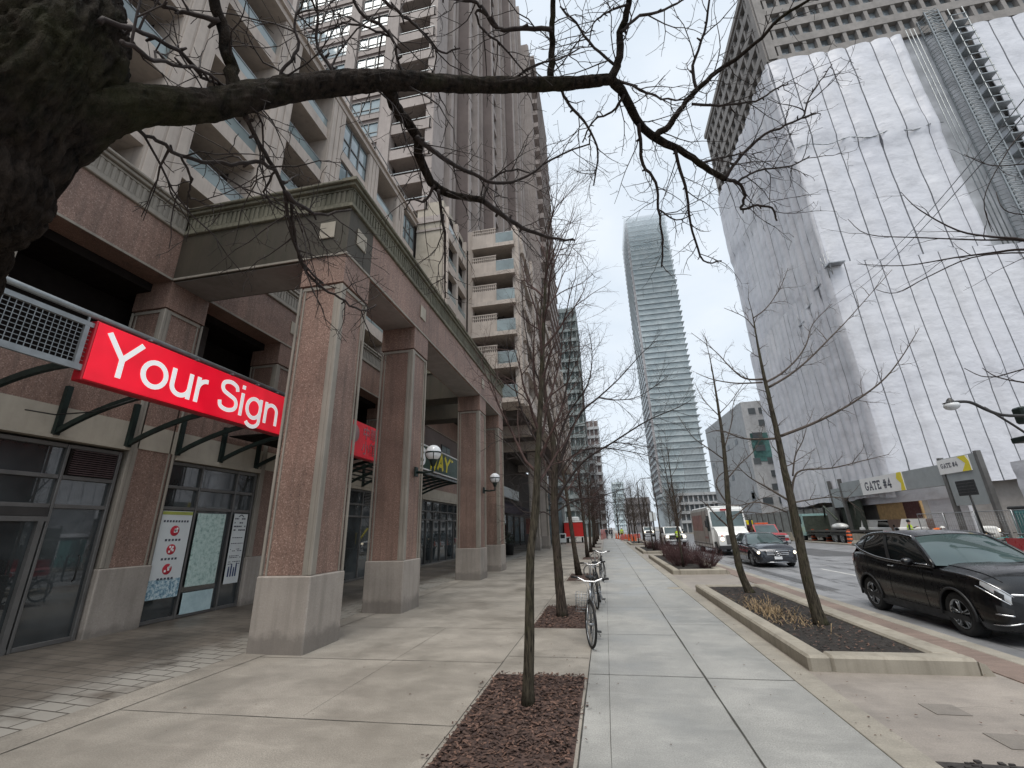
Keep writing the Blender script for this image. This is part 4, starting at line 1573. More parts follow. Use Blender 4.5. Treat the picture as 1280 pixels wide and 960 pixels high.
for i in range(8):
    y = ty0 + 1 + i * 2.9
    mb.box(tx0 - .2, tx0 + .6, y, y + 1.0, 12, 117)
obj('side_fin', mb, M['tall_warm'], TW)
mb = MB(); mb.box(26.4, tx1 - .4, ty0 + .38, ty0 + .598, 8, 27); obj('podium_glass', mb, M['tall_dark'], TW)
mb = MB(); mb.box(tx0, tx1, ty0 - .3, ty0 + .37, 0, 8); obj('podium', mb, M['tall_dark'], TW)


def slab_tower(name, label, x0, x1, y0, y1, h, fh, mw, ms, mside=None, nb=6, z0=0):
    b = thing(name, label, 'building', (x0, y0, 0))
    mb = MB(); mb.box(x0, x1, y0 + .8, y1, z0, h); obj('wall', mb, M[mw], b)
    mb = MB()
    z = z0 + fh
    while z < h:
        mb.box(x0 - .1, x1 + .3, y0 + .1, y1, z, z + fh * .3); z += fh
    obj('floor_slab', mb, M[ms], b)
    mb = MB()
    for i in range(nb + 1):
        x = x0 + (x1 - x0) * i / nb
        mb.box(x - .15, x + .15, y0 + .3, y0 + .85, z0, h)
    obj('pier', mb, M[ms], b)
    return b


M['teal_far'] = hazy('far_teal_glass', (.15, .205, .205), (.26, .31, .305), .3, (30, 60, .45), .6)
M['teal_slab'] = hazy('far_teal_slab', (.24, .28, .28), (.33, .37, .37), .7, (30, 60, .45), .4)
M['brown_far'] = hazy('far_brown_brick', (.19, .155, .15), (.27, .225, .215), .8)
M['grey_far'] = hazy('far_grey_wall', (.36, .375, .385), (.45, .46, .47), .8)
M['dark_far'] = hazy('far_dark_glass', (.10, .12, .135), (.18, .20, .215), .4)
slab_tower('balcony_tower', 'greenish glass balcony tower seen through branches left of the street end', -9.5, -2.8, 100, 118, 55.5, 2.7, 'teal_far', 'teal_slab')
slab_tower('brick_block', 'brown brick block behind the row of bare trees at the street end', -14, -1.5, 118, 140, 22, 3, 'brown_far', 'grey_far', nb=8)
slab_tower('slim_brick_tower', 'slim brown tower left of the street vanishing point', -6.5, .5, 145, 160, 36, 3, 'brown_far', 'grey_far', nb=5)
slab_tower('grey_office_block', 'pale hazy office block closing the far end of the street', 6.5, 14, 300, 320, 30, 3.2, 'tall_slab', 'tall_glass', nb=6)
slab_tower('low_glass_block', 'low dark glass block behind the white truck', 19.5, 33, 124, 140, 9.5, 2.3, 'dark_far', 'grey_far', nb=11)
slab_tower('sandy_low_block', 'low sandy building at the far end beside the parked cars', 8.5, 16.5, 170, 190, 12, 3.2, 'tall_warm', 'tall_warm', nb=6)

# pale angular institute building
IN = thing('angular_building', 'pale grey angular building with slanted roof and scattered teal windows', 'building', (30, 82, 0))
M['pale_panel'] = masonry('pale_panel_cladding', (.72, .73, .75), None, 4, .15, (.25, .26, .27), .7, .05, .1)
M['grey_panel'] = masonry('grey_panel_cladding', (.40, .415, .43), None, 4, .15, (.15, .16, .17), .7, .05, .1)
M['teal_window'] = glass('teal_window', (.12, .26, .25), .1, .6)
mb = MB()
# street face darker with sloping roofline, front face pale
v = [(25.1, 108, 0), (25.1, 80, 0), (50, 80, 0), (50, 108, 0), (25.1, 108, 23.0), (25.1, 80, 22.0), (50, 80, 22.4), (50, 108, 23)]
mb.add(v, [(1, 2, 6, 5)], 0); mb.add(v, [(0, 1, 5, 4)], 1); mb.add(v, [(2, 3, 7, 6), (3, 0, 4, 7), (4, 5, 6, 7)], 0)
obj('wall', mb, [M['pale_panel'], M['grey_panel']], IN)
random.seed(17)
for k in range(9):
    z = 2.6 + k * 2.15
    for i in range(7):
        if random.random() < .55: continue
        x = 25.8 + i * 2.0 + random.uniform(-.5, .5)
        mb = MB(); mb.box(x, x + random.choice((1.1, 1.5)), 79.9, 80.1, z, z + 1.0)
        obj('window', mb, M['teal_window'] if (i > 2 and 5 < k < 8) else M['dark_far'], IN)
mb = MB(); mb.box(25.6, 28.4, 79.93, 79.98, 11.6, 16.4); obj('teal_panel', mb, M['teal_window'], IN)
for k in range(10):
    t_ = random.random(); z = random.uniform(3, 16)
    x, y = 25.1, 106 - 25 * t_
    mb = MB(); mb.box(x - .05, x + .02, y, y + 1.6, z, z + 1.0); obj('window', mb, M['dark_far'], IN)
# ================================================================== signs, lamps, posters


def sign_box(name, label, y0, y1, z0, z1, x, depth, face, side, txts, cat='sign', group=None):
    """txts: list of (text, size, y, z, material, spacing, bold, shear)"""
    s = thing(name, label, cat, (x, (y0 + y1) / 2, z0), 0, group)
    mb = MB(); mb.box(x - depth, x - .012, y0, y1, z0, z1, 0, .012)
    obj('sign_case', mb, M[side], s)
    mb = MB(); mb.box(x - .011, x, y0 + .02, y1 - .02, z0 + .02, z1 - .02, 0, .003)
    f = obj('sign_face', mb, M[face], s)
    for (tx, size, y, z, mt, sp, bold, shear) in txts:
        mb = text_mb(tx, size, sp, .003, bold) if isinstance(tx, str) else tx
        if shear:
            mb.v = [(p[0] + shear * p[2], p[1], p[2]) for p in mb.v]
        obj('lettering', face_x(mb, x + .004, y, z), M[mt], f)
    return s


M['lit_white'] = plain('glowing_white_lettering', (.85, .85, .84), .4, 0, .03)
_b = M['lit_white'].node_tree.nodes['Principled BSDF']; _b.inputs['Emission Color'].default_value = (1, 1, 1, 1); _b.inputs['Emission Strength'].default_value = .35  # emission added to brighten the letters, no backlight there
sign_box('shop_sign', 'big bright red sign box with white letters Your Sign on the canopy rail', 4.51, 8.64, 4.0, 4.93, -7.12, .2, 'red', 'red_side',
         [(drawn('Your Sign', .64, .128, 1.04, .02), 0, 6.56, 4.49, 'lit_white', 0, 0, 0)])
mb = MB()
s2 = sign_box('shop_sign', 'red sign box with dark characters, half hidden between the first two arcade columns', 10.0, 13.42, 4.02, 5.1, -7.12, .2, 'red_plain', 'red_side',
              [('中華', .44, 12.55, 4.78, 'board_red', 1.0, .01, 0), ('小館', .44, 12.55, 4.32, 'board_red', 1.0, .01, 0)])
for ch in s2.children:
    for c2 in ch.children:
        c2.data.materials.clear(); c2.data.materials.append(M['maroon'] if 'maroon' in M else M['car_red'])
mb = MB(); mb.lathe([(.001, .012), (.25, .012), (.27, .004)], (0, 0, 0), 20, 'x'); mb.shift((-7.118, 11.65, 4.7))
obj('emblem', mb, plain('greyed_emblem', (.35, .22, .22), .5), [c for c in s2.children if c.name.startswith('sign_face')][0])
s3 = sign_box('shop_sign', 'dark green sign box with slanted yellow letters above the black canopy slats', 13.95, 21.9, 4.33, 5.26, -7.12, .2, 'sub_green', 'frame_dark',
              [(drawn('SUB', .68, .24, 1.32, .07, .22), 0, 16.1, 4.80, 'white', 0, 0, 0), (drawn('WAY', .68, .24, 1.42, .03, .22), 0, 18.95, 4.80, 'yellow', 0, 0, 0)])
mb = MB(); mb.prism([(20.45, 5.16), (20.72, 5.08), (20.45, 5.0)], 'x', -7.118, -7.11)
obj('arrow', mb, M['yellow'], s3)
mb = MB(); mb.box(-7.15, -7.10, 13.95, 21.9, 5.262, 5.31); mb.box(-7.15, -7.10, 13.95, 21.9, 4.28, 4.328); obj('sign_edge', mb, M['white'], s3)
# clips along the top of the big sign
mb = MB()
for y in (5.3, 6.2, 7.0, 7.7, 8.3):
    mb.box(-7.2, -7.10, y - .02, y + .02, 4.93, 4.965)
obj('clip', mb, M['steel'], [o for o in col.objects if o.name == 'shop_sign'][0])


def wall_lamp(x, y, z, label):
    l = thing('globe_lamp', label, 'lamp', (x, y, z - .55), 0, 'globe lamps on the arcade columns')
    mb = MB(); mb.box(OX1 + .0, OX1 + .05, y - .09, y + .09, z - .62, z - .36, 0, .01)
    mb.tube([(OX1 + .04, y, z - .5), ((OX1 + x) / 2, y, z - .52), (x, y, z - .5), (x, y, z - .3)], .035, 8)
    mb.lathe([(.05, z - .36), (.07, z - .30), (.11, z - .2), (.13, z - .14)], (x, y, 0), 16)
    obj('bracket', mb, M['green_steel'], l)
    mb = MB(); mb.sphere((x, y, z), .215, 20, 14)
    g = obj('globe', mb, M['globe'], l)
    mb = MB(); mb.lathe([(.219, z - .02), (.222, z), (.219, z + .02)], (x, y, 0), 24)
    for k in range(4):
        a = k * math.pi / 2 + .4
        mb.tube([(x + math.cos(a) * .218 * math.cos(e), y + math.sin(a) * .218 * math.cos(e), z + .218 * math.sin(e)) for e in (-1.1, -.8, -.5, -.25, 0)], .012, 5)
    obj('band', mb, M['green_steel'], l)
    return l


wall_lamp(-4.42, 11.2, 3.86, 'large white globe lamp on a green bracket on the second arcade column')
wall_lamp(-4.42, 18.3, 3.92, 'smaller looking white globe lamp on the third arcade column')
wall_lamp(-4.42, 40.0, 3.9, 'far globe lamp below the passage, near the red booth')
# posters on the shop window between the first two pilasters
PXX = -9.415


def poster(name, label, y0, y1, z0, z1, mt, deco):
    p = thing(name, label, 'poster', (PXX, (y0 + y1) / 2, z0), 0, None)
    mb = MB(); mb.box(PXX - .006, PXX, y0, y1, z0, z1); obj('sheet', mb, M[mt], p)
    deco(p)
    return p


def deco1(p):
    mb = MB(); mb.box(PXX + .001, PXX + .003, 8.16, 8.90, .62, 1.0); obj('picture', mb, M['poster_city'], p)
    mb = MB(); mb.box(PXX + .001, PXX + .003, 8.16, 8.90, 2.33, 2.40); obj('top_band', mb, plain('olive_yellow_band', (.35, .38, .08)), p)
    for k, z in enumerate((1.99, 1.60, 1.20)):
        mb = MB(); mb.lathe([(.001, .004), (.105, .004), (.11, .002)], (0, 0, 0), 22, 'x'); mb.shift((PXX, 8.53, z))
        d = obj('red_disc', mb, plain('poster_red', (.48, .02, .04), .4), p)
        mb = MB()
        rnd = random.Random(k)
        for q in range(5):
            a = rnd.uniform(-.06, .06); b = rnd.uniform(-.07, .05)
            mb.box(PXX + .005, PXX + .007, 8.53 + a - .012, 8.53 + a + .03, z + b, z + b + .045)
        obj('icon', mb, M['white'], d)
        mb = MB()
        for q in range(5):
            mb.box(PXX + .001, PXX + .003, 8.34 + q * .08, 8.34 + q * .08 + .05, z - .215, z - .17)
        obj('caption', mb, M['ink'], p)
    mb = MB()
    for q in range(9):
        mb.box(PXX + .001, PXX + .003, 8.22 + q * .07, 8.22 + q * .07 + .045, 2.17, 2.215)
    obj('heading', mb, M['ink'], p)


def deco3(p):
    rnd = random.Random(4)
    mb = MB()
    for k, z in enumerate((2.26, 2.16, 2.07, 1.98, 1.8, 1.66, 1.52, 1.48, 1.36, 1.32, 1.22, 1.17)):
        y = 10.17
        while y < 10.52:
            w = rnd.uniform(.02, .07)
            if rnd.random() < .8: mb.box(PXX + .001, PXX + .003, y, min(y + w, 10.55), z, z + (.035 if k < 4 else .018))
            y += w + .015
    obj('printed_lines', mb, M['ink'], p)
    mb = MB()
    mb.tube([(PXX + .002, 10.28, 2.33), (PXX + .002, 10.36, 2.38), (PXX + .002, 10.44, 2.33)], .012, 4)
    obj('emblem', mb, M['ink'], p)
    mb = MB()
    for k, (y, h) in enumerate(((10.22, .2), (10.3, .26), (10.38, .18), (10.45, .28))):
        mb.box(PXX + .001, PXX + .003, y - .022, y + .022, .88, .88 + h); mb.lathe([(.001, .003), (.022, .003)], (PXX, y, .88 + h + .02), 8, 'x')
    obj('figures', mb, plain('navy_print', (.02, .04, .13)), p)


poster('window_poster', 'narrow white poster with three red discs, leftmost in the shop window', 8.16, 8.90, .62, 2.41, 'poster', deco1)
poster('window_poster', 'wide teal map like poster in the middle of the shop window', 9.05, 9.86, .78, 2.38, 'poster_teal', lambda p: None)
poster('window_poster', 'pale blue sheet low in the shop window below the teal poster', 9.05, 9.86, .22, .66, 'poster_blue', lambda p: None)
poster('window_poster', 'narrow white poster with small dark print and navy figures, rightmost in the shop window', 10.13, 10.58, .72, 2.40, 'poster', deco3)
p_ = thing('window_poster', 'small teal poster in the shop window between the first and second columns', 'poster', (-9.4, 13, 1.2))
mb = MB(); mb.box(-9.42, -9.41, 12.7, 13.4, 1.25, 1.95); mb.box(-9.42, -9.41, 13.65, 14.3, 1.0, 1.9); obj('sheet', mb, M['poster_teal'], p_)
p_ = thing('window_poster', 'white poster with pink picture in the shop window below the green sign', 'poster', (-9.4, 21, .8))
mb = MB(); mb.box(-9.42, -9.41, 20.6, 21.2, .8, 2.2); obj('sheet', mb, M['poster'], p_)
mb = MB(); mb.box(-9.408, -9.405, 20.7, 21.1, 1.1, 1.7); obj('picture', mb, M['pink'], p_)

# ================================================================== trees


def wander(p0, d0, L, n, rng, wob=.18, up_=.0, zig=0.0):
    pts = [Vector(p0)]
    d = Vector(d0).normalized()
    for i in range(n):
        j = Vector((rng.gauss(0, 1), rng.gauss(0, 1), rng.gauss(0, 1))) * wob
        if zig:
            j += d.orthogonal() * zig * (1 if i % 2 else -1)
        d = (d + j + Vector((0, 0, up_))).normalized()
        pts.append(pts[-1] + d * (L / n))
    return pts


def twigs(mb, pts, r0, r1, rng, spec, lvl=0):
    """children along a limb; spec: list per level of dict(step, L, ang, r, n, up, wob, start)"""
    if lvl >= len(spec):
        return
    S = spec[lvl]
    # arc length
    ln = [0]
    for a, b in zip(pts[:-1], pts[1:]):
        ln.append(ln[-1] + (b - a).length)
    T = ln[-1]
    s = T * S.get('start', .1) + rng.uniform(0, S['step'])
    side = rng.random() * 6.28
    while s < T:
        i = max(k for k in range(len(ln)) if ln[k] <= s)
        i = min(i, len(pts) - 2)
        f = (s - ln[i]) / max(1e-6, ln[i + 1] - ln[i])
        p = pts[i].lerp(pts[i + 1], f)
        d = (pts[i + 1] - pts[i]).normalized()
        rr = r0 + (r1 - r0) * (s / T)
        side += 2.4 + rng.gauss(0, .5)
        a = d.orthogonal().normalized()
        b = d.cross(a)
        o = a * math.cos(side) + b * math.sin(side)
        ang = S['ang'] * rng.uniform(.7, 1.3)
        dd = (d * math.cos(ang) + o * math.sin(ang)).normalized()
        k = 1 - S.get('taper', .5) * (s / T)
        L = S['L'] * rng.uniform(.45, 1.25) * k
        r = min(rr * .75, S['r'] * rng.uniform(.8, 1.2) * (k * .5 + .5))
        n = S['n']
        pp = wander(p, dd, L, n, rng, S['wob'], S['up'], S.get('zig', 0))
        e = max(S.get('end', .35) * r, .0009)
        mb.tube(pp, [r + (e - r) * q / n for q in range(n + 1)], S.get('sides', 4), 0, False)
        twigs(mb, pp, r, e, rng, spec, lvl + 1)
        s += S['step'] * rng.uniform(.55, 1.5)


def smooth_path(pts, k=4):
    out = []
    P = [pts[0]] + list(pts) + [pts[-1]]
    for i in range(1, len(P) - 2):
        for j in range(k):
            t = j / k
            a, b, c, d = P[i - 1], P[i], P[i + 1], P[i + 2]
            out.append(tuple(.5 * (2 * b[q] + (c[q] - a[q]) * t + (2 * a[q] - 5 * b[q] + 4 * c[q] - d[q]) * t * t + (3 * b[q] - a[q] - 3 * c[q] + d[q]) * t ** 3) for q in range(len(b))))
    out.append(tuple(pts[-1]))
    return out


def tree_thing(label, base, trunk_mb, crown_mb, bark_, twig_, cat='tree', group=None):
    t = thing('bare_tree', label, cat, base, 0, group)
    obj('trunk', trunk_mb, M[bark_], t)
    obj('crown', crown_mb, M[twig_], t)
    return t


# ---- the big tree over the camera
rng = random.Random(31)
tr, cr = MB(), MB()


def limb_px(pts, dist0, dist1, rpx0, rpx1, mb=None, sides=8, k=4, jit=.0):
    """a limb measured on the photograph: pixels, distance from the lens at both ends, half-widths in pixels at 1280"""
    n = len(pts)
    P = []
    for i, (x, y) in enumerate(pts):
        f = i / (n - 1)
        D = dist0 + (dist1 - dist0) * f
        p = at_d(x, y, D)
        c = (p - cam_pos).dot(fw)
        P.append((p.x, p.y, p.z, (rpx0 + (rpx1 - rpx0) * f) * c / F_PX))
    sm = smooth_path(P, k)
    pts3 = [Vector(q[:3]) for q in sm]
    rad = [q[3] * (1 + .10 * noise.noise((q[0] * 9, q[1] * 9, q[2] * 9))) for q in sm]
    if jit:
        pts3 = [p + Vector((rng.gauss(0, jit), rng.gauss(0, jit), rng.gauss(0, jit))) if 0 < i < len(pts3) - 1 else p for i, p in enumerate(pts3)]
    (mb or cr).tube(pts3, rad, sides, 0, True)
    return pts3, rad


def rough_tube(mb, P, n=28, amp=.12, freq=9, mi=0, k_=10, fis=.012):
    """trunk with bark ridges and long fissures"""
    sm = smooth_path(P, k_)
    pts = [Vector(q[:3]) for q in sm]
    rad = [q[3] for q in sm]
    b = len(mb.v)
    arcl = [0]
    for q0, q1 in zip(pts[:-1], pts[1:]):
        arcl.append(arcl[-1] + (q1 - q0).length)
    mb.tube(pts, rad, n, mi, True)
    for i, c in enumerate(pts):
        for k in range(n):
            p = Vector(mb.v[b + i * n + k])
            d = p - c
            q = p * freq
            h = noise.noise((q.x, q.y, q.z * .45)) * .6 + noise.noise((q.x * 2.7, q.y * 2.7, q.z * .9)) * .3 + noise.noise((q.x * .35, q.y * .35, q.z * .35)) * .7
            th = 2 * math.pi * k / n
            L_ = arcl[i]
            w1 = noise.noise((math.cos(th) * rad[i] * 20, math.sin(th) * rad[i] * 20, L_ * 5 + 3))
            a1 = noise.noise((math.cos(th) * rad[i] * 62 + w1, math.sin(th) * rad[i] * 62, L_ * 15 + w1 * .8))
            a2 = noise.noise((math.cos(th) * rad[i] * 150, math.sin(th) * rad[i] * 150 + w1, L_ * 42))
            rg = (1 - abs(a1) * 2.6) * .7 + (1 - abs(a2) * 2.4) * .4
            mb.v[b + i * n + k] = tuple(p + d * (amp * h) + d.normalized() * (-fis * max(0, rg)))


BT = (-1.75, .45, 0)
T0 = [(-1.75, .45, -.05, .26), (-1.72, .47, .5, .21), (-1.66, .50, 1.1, .19)]
for (x, y, D, r) in ((-140, 400, 1.42, 76), (-92, 260, 1.40, 78), (-8, 165, 1.4, 76), (52, 80, 1.5, 80), (66, -10, 1.65, 72), (60, -130, 1.85, 60), (20, -300, 2.2, 50)):
    p = at_d(x, y, D); c = (p - cam_pos).dot(fw)
    T0.append((p.x, p.y, p.z, r * c / F_PX))
rough_tube(tr, T0, 170, .16, 12, 0, 34, .014)
# the low burl where an old limb was cut
P = []
for (x, y, D, r) in ((-42, 195, 1.38, 64), (-16, 235, 1.33, 58), (-12, 275, 1.31, 46), (-22, 312, 1.31, 22)):
    p = at_d(x, y, D); c = (p - cam_pos).dot(fw); P.append((p.x, p.y, p.z, r * c / F_PX))
rough_tube(tr, P, 130, .16, 12, 0, 26, .012)
P = []
for (x, y, D, r) in ((0, 190, 1.40, 44), (60, 165, 1.41, 44), (120, 143, 1.42, 31), (180, 133, 1.47, 24), (262, 131, 1.55, 20.5), (345, 115, 1.68, 16.5), (430, 103, 1.82, 14.5), (500, 101, 1.95, 12), (600, 106, 2.2, 9.6), (700, 105, 2.45, 8.2), (762, 99, 2.6, 7)):
    p = at_d(x, y, D); c = (p - cam_pos).dot(fw); P.append((p.x, p.y, p.z, r * c / F_PX))
rough_tube(tr, P, 56, .13, 15, 0, 22, .0045)
bough = [Vector(q[:3]) for q in smooth_path(P, 6)]
limbs = [
    ([(762, 99), (771, 82), (775, 60), (776, 40), (786, 5), (795, -60)], 2.6, 2.8, 5.2, 3.5),
    ([(762, 99), (776, 112), (795, 148), (815, 170), (850, 188), (880, 208), (906, 224)], 2.6, 3.1, 6, 3.2),
    ([(906, 224), (922, 228), (931, 245), (926, 262), (945, 257), (965, 260), (971, 276)], 3.1, 3.2, 2.4, 1),
    ([(815, 170), (836, 158), (849, 138), (871, 112), (897, 90), (942, 56), (976, 22), (1017, -4)], 2.85, 3.2, 4.2, 1.6),
    ([(871, 112), (866, 82), (880, 40), (888, -10)], 2.95, 3.1, 2, 1.2),
    ([(865, 130), (900, 131), (945, 126), (968, 112), (985, 104)], 2.95, 3.2, 1.8, .8),
    ([(906, 224), (922, 200), (950, 172), (975, 160), (1002, 148), (1020, 142)], 3.1, 3.4, 2.4, .9),
    ([(1002, 148), (1012, 122), (1030, 95), (1040, 80)], 3.3, 3.5, 1.1, .6),
    ([(875, 205), (905, 196), (930, 190), (948, 175)], 3.0, 3.3, 1.6, .8),
    ([(924, 226), (945, 214), (990, 206), (1012, 195)], 3.1, 3.5, 1.5, .7),
    ([(843, 187), (850, 212), (858, 242), (866, 290), (880, 326), (902, 326)], 2.9, 3.1, 2.2, .9),
    ([(798, 155), (801, 180), (803, 206), (820, 229), (823, 262), (828, 300), (827, 334)], 2.75, 2.95, 2.4, 1),
    ([(823, 262), (845, 275), (866, 268)], 2.9, 3.0, 1.2, .6),
    ([(484, 110), (489, 120), (500, 143), (521, 170), (525, 200), (544, 232), (570, 244), (604, 251)], 1.92, 2.35, 8.2, 3.8),
    ([(604, 251), (630, 270), (660, 288), (690, 297), (718, 300)], 2.35, 2.7, 3.6, 1.2),
    ([(521, 171), (538, 186), (555, 199), (585, 214), (615, 228), (650, 225), (690, 199), (737, 180)], 2.05, 2.6, 3.6, 1),
    ([(604, 251), (612, 226), (640, 212), (668, 218)], 2.35, 2.6, 2, .8),
    ([(548, 238), (551, 262), (557, 300), (556, 340), (557, 372)], 2.2, 2.35, 2.4, .9),
    ([(544, 232), (530, 252), (515, 250), (505, 262)], 2.2, 2.2, 2, .8),
    ([(688, 100), (689, 80), (690, 50), (691, 20), (694, -30)], 2.42, 2.6, 4.4, 3),
    ([(690, 37), (660, 36), (622, 35), (605, 12), (590, 2), (545, -4)], 2.5, 2.5, 3, 1.8),
    ([(622, 35), (612, 22), (597, 12), (601, 34), (628, 58), (660, 96)], 2.5, 2.5, 2.2, 1),
    ([(294, 118), (290, 92), (283, 60), (275, 25), (262, -25)], 1.6, 1.75, 8.5, 6),
    ([(275, 25), (245, 20), (215, 10), (180, -2)], 1.7, 1.7, 3.4, 2),
    ([(307, 145), (313, 158), (337, 202), (356, 240), (364, 292), (379, 330), (404, 354)], 1.6, 1.95, 3.6, 1.2),
    ([(356, 240), (375, 256), (400, 268), (440, 262)], 1.75, 1.95, 3.2, 1.2),
    ([(364, 250), (368, 300), (376, 327), (397, 356), (425, 372), (450, 388), (470, 381)], 1.8, 2.1, 2.2, 1),
    ([(124, 28), (180, 41), (232, 71), (262, 101), (326, 122)], 1.45, 1.75, 3.4, 1.4),
    ([(152, 52), (185, 70), (215, 80), (262, 93), (278, 110)], 1.42, 1.6, 3.2, 1.6),
    ([(170, 160), (196, 175), (226, 195), (277, 206), (319, 203), (345, 214)], 1.48, 1.7, 2.4, 2.6),
    ([(226, 195), (240, 225), (238, 245), (262, 258), (280, 256)], 1.55, 1.7, 1.6, .7),
    ([(440, -10), (450, 15), (480, 35), (490, 47), (500, 82), (504, 98)], 2.1, 1.96, 2.2, 1.8),
    ([(475, -5), (500, 17), (515, 27), (535, 47), (552, 66), (575, 60)], 2.15, 2.3, 2.2, 1),
    ([(490, 47), (470, 38), (430, 30), (400, 42), (372, 18)], 2.05, 1.95, 1.6, .8),
    ([(640, 104), (652, 92), (680, 78), (700, 74), (725, 60)], 2.3, 2.5, 1.8, .8),
    ([(762, 95), (800, 112), (835, 125), (868, 122)], 2.62, 2.9, 1.8, .8),
    ([(771, 82), (742, 60), (720, 30), (700, 8)], 2.65, 2.7, 2, 1),
    ([(776, 40), (800, 20), (830, 12), (860, -5)], 2.7, 2.9, 2.2, 1.2),
    ([(786, 5), (760, 15), (742, 30), (735, 58)], 2.75, 2.75, 1.6, .7),
    ([(700, 110), (712, 130), (735, 160), (748, 190), (742, 232)], 2.45, 2.65, 2.2, .9),
    ([(345, 214), (330, 240), (352, 262), (392, 268)], 1.72, 1.9, 1.5, .7),
    ([(780, 118), (765, 140), (742, 150), (728, 178)], 2.66, 2.75, 1.8, .8),
    ([(345, 120), (352, 90), (372, 60), (368, 30), (382, -10)], 1.68, 1.8, 2.2, 1.2),
    ([(420, 104), (412, 80), (395, 55), (398, 20), (385, -10)], 1.8, 1.95, 2.4, 1.4),
]
spec0 = [dict(step=.07, L=.36, ang=.95, r=.0031, n=6, up=-.02, wob=.16, zig=.10, start=.05, taper=.3, sides=5),
         dict(step=.065, L=.15, ang=.9, r=.0019, n=4, up=0, wob=.18, zig=.08, start=.12, taper=.4, sides=4),
         dict(step=.06, L=.035, ang=1.2, r=.0019, n=1, up=0, wob=.1, start=.1, taper=.2, sides=3, end=.6)]
for (px, d0, d1, r0, r1) in limbs:
    big = r0 > 4
    p3, rad = limb_px(px, d0, d1, r0, r1, tr if big else cr, 10 if big else 6, 4, .0025)
    twigs(cr, p3, rad[0], rad[-1], rng, spec0)
    # knuckles and spurs
    for q in range(1, len(p3) - 1, 2):
        if rng.random() < .6 and not big:
            d = Vector((rng.gauss(0, 1), rng.gauss(0, 1), rng.gauss(0, 1))).normalized()
            cr.tube([p3[q], p3[q] + d * (rad[q] + rng.uniform(.01, .022))], [rad[q] * .9, rad[q] * .5], 4, 0, True)
twigs(cr, bough[20:], .012, .008, rng, [dict(step=.2, L=.3, ang=1.1, r=.004, n=6, up=-.02, wob=.22, zig=.16, start=.1, taper=.2, sides=5)] + spec0[1:])
tree_thing('big old dark tree with mossy trunk whose bare bough crosses the top of the view', BT, tr, cr, 'bark_black', 'twig')

# ---- row of young trees in the mulch beds


def row_tree(base, H, r0, label, seed, lean=(0, 0), first=1.9, spread=.55, dens=1.0, levels=3, bk='bark', tw='twig_red', px=None, upb=.06, L1=2.2, group='young trees in the mulch beds', twr=.0055):
    rng = random.Random(seed)
    tr, cr = MB(), MB()
    b = Vector(base)
    n = 10
    pts = []
    if px:
        for (x, y) in px:
            p = at_y(x, y, b.y + rng.uniform(-.02, .02)); pts.append(p)
        pts[0] = b.copy()
        H = pts[-1].z
        q = smooth_path([(p.x, p.y, p.z) for p in pts], 3)
        pts = [Vector(k) for k in q]
    else:
        for i in range(n + 1):
            f = i / n
            pts.append(b + Vector((lean[0] * f + .05 * noise.noise((seed, f * 3, 0)), lean[1] * f + .05 * noise.noise((seed, f * 3, 5)), H * f)))
    N = len(pts)
    rad = []
    for i, p in enumerate(pts):
        f = p.z / H
        rad.append(max(.006, r0 * max(0, 1 - f) ** .8 * (1 + .5 * math.exp(-p.z * 9))))
    pts[0] = pts[0] - Vector((0, 0, .05))
    bb = len(tr.v)
    tr.tube(pts, rad, 12, 0, True)
    for i in range(bb, len(tr.v)):
        p = Vector(tr.v[i]); c = pts[min(N - 1, (i - bb) // 12)]
        tr.v[i] = tuple(p + (p - c) * (.16 * noise.noise((p.x * 14, p.y * 14, p.z * 5)) + .1 * noise.noise((p.x * 40, p.y * 40, p.z * 14))))
    spec = [dict(step=.30 / dens, L=L1, ang=spread, r=r0 * .42, n=9, up=upb, wob=.10, start=first / H, taper=.62, sides=6, end=.12),
            dict(step=.26 / dens, L=L1 * .42, ang=.62, r=.011, n=6, up=upb * .6, wob=.13, start=.15, taper=.5, sides=4, end=.25),
            dict(step=.17 / dens, L=L1 * .2, ang=.65, r=twr, n=4, up=.02, wob=.16, start=.1, taper=.4, sides=3, end=.35),
            dict(step=.12 / dens, L=L1 * .07, ang=.7, r=twr * .7, n=2, up=.02, wob=.16, start=.1, taper=.3, sides=3, end=.5)][:levels]
    twigs(cr, pts, rad[0], rad[-1], rng, spec)
    return tree_thing(label, base, tr, cr, bk, tw, group=group)


row_tree((-.98, 5.43, .02), 6.2, .060, 'slim bare young tree in the nearest mulch bed, greenish trunk', 41, (.12, .1), 2.15, .6, 1.4, 4, 'bark_green', 'twig_red', px=[(660, 884), (662, 800), (663, 695), (669, 640), (675, 520), (679, 420), (683, 330), (688, 250)], L1=2.3, twr=.004)
row_tree((-1.2, 19.0, .02), 7.5, .11, 'bare tree in the third mulch bed behind the bicycle', 43, (-.7, 0), 2.6, .85, 1.1, 4, 'bark', 'twig_red', L1=3.2, twr=.0065, upb=.03)
for k, (y, s) in enumerate(((30.4, 44), (37.0, 45), (46, 46), (55, 47), (66, 48), (78, 49))):
    lab = ['fourth bare tree of the left row, counting from the camera', 'fifth bare tree of the left row, counting from the camera', 'sixth bare tree of the left row, thin trunk', 'seventh bare tree of the left row', 'eighth bare tree of the left row', 'last bare tree of the left row by the pink mesh fence'][k]
    row_tree((-1.28, y, .02), 7.4, .11, lab, s, (random.uniform(-.3, .3), 0), 2.4, .9, 1.1, 4 if k < 3 else 3, 'bark', 'twig_red', L1=3.5, twr=.009 + .003 * k, upb=.03)

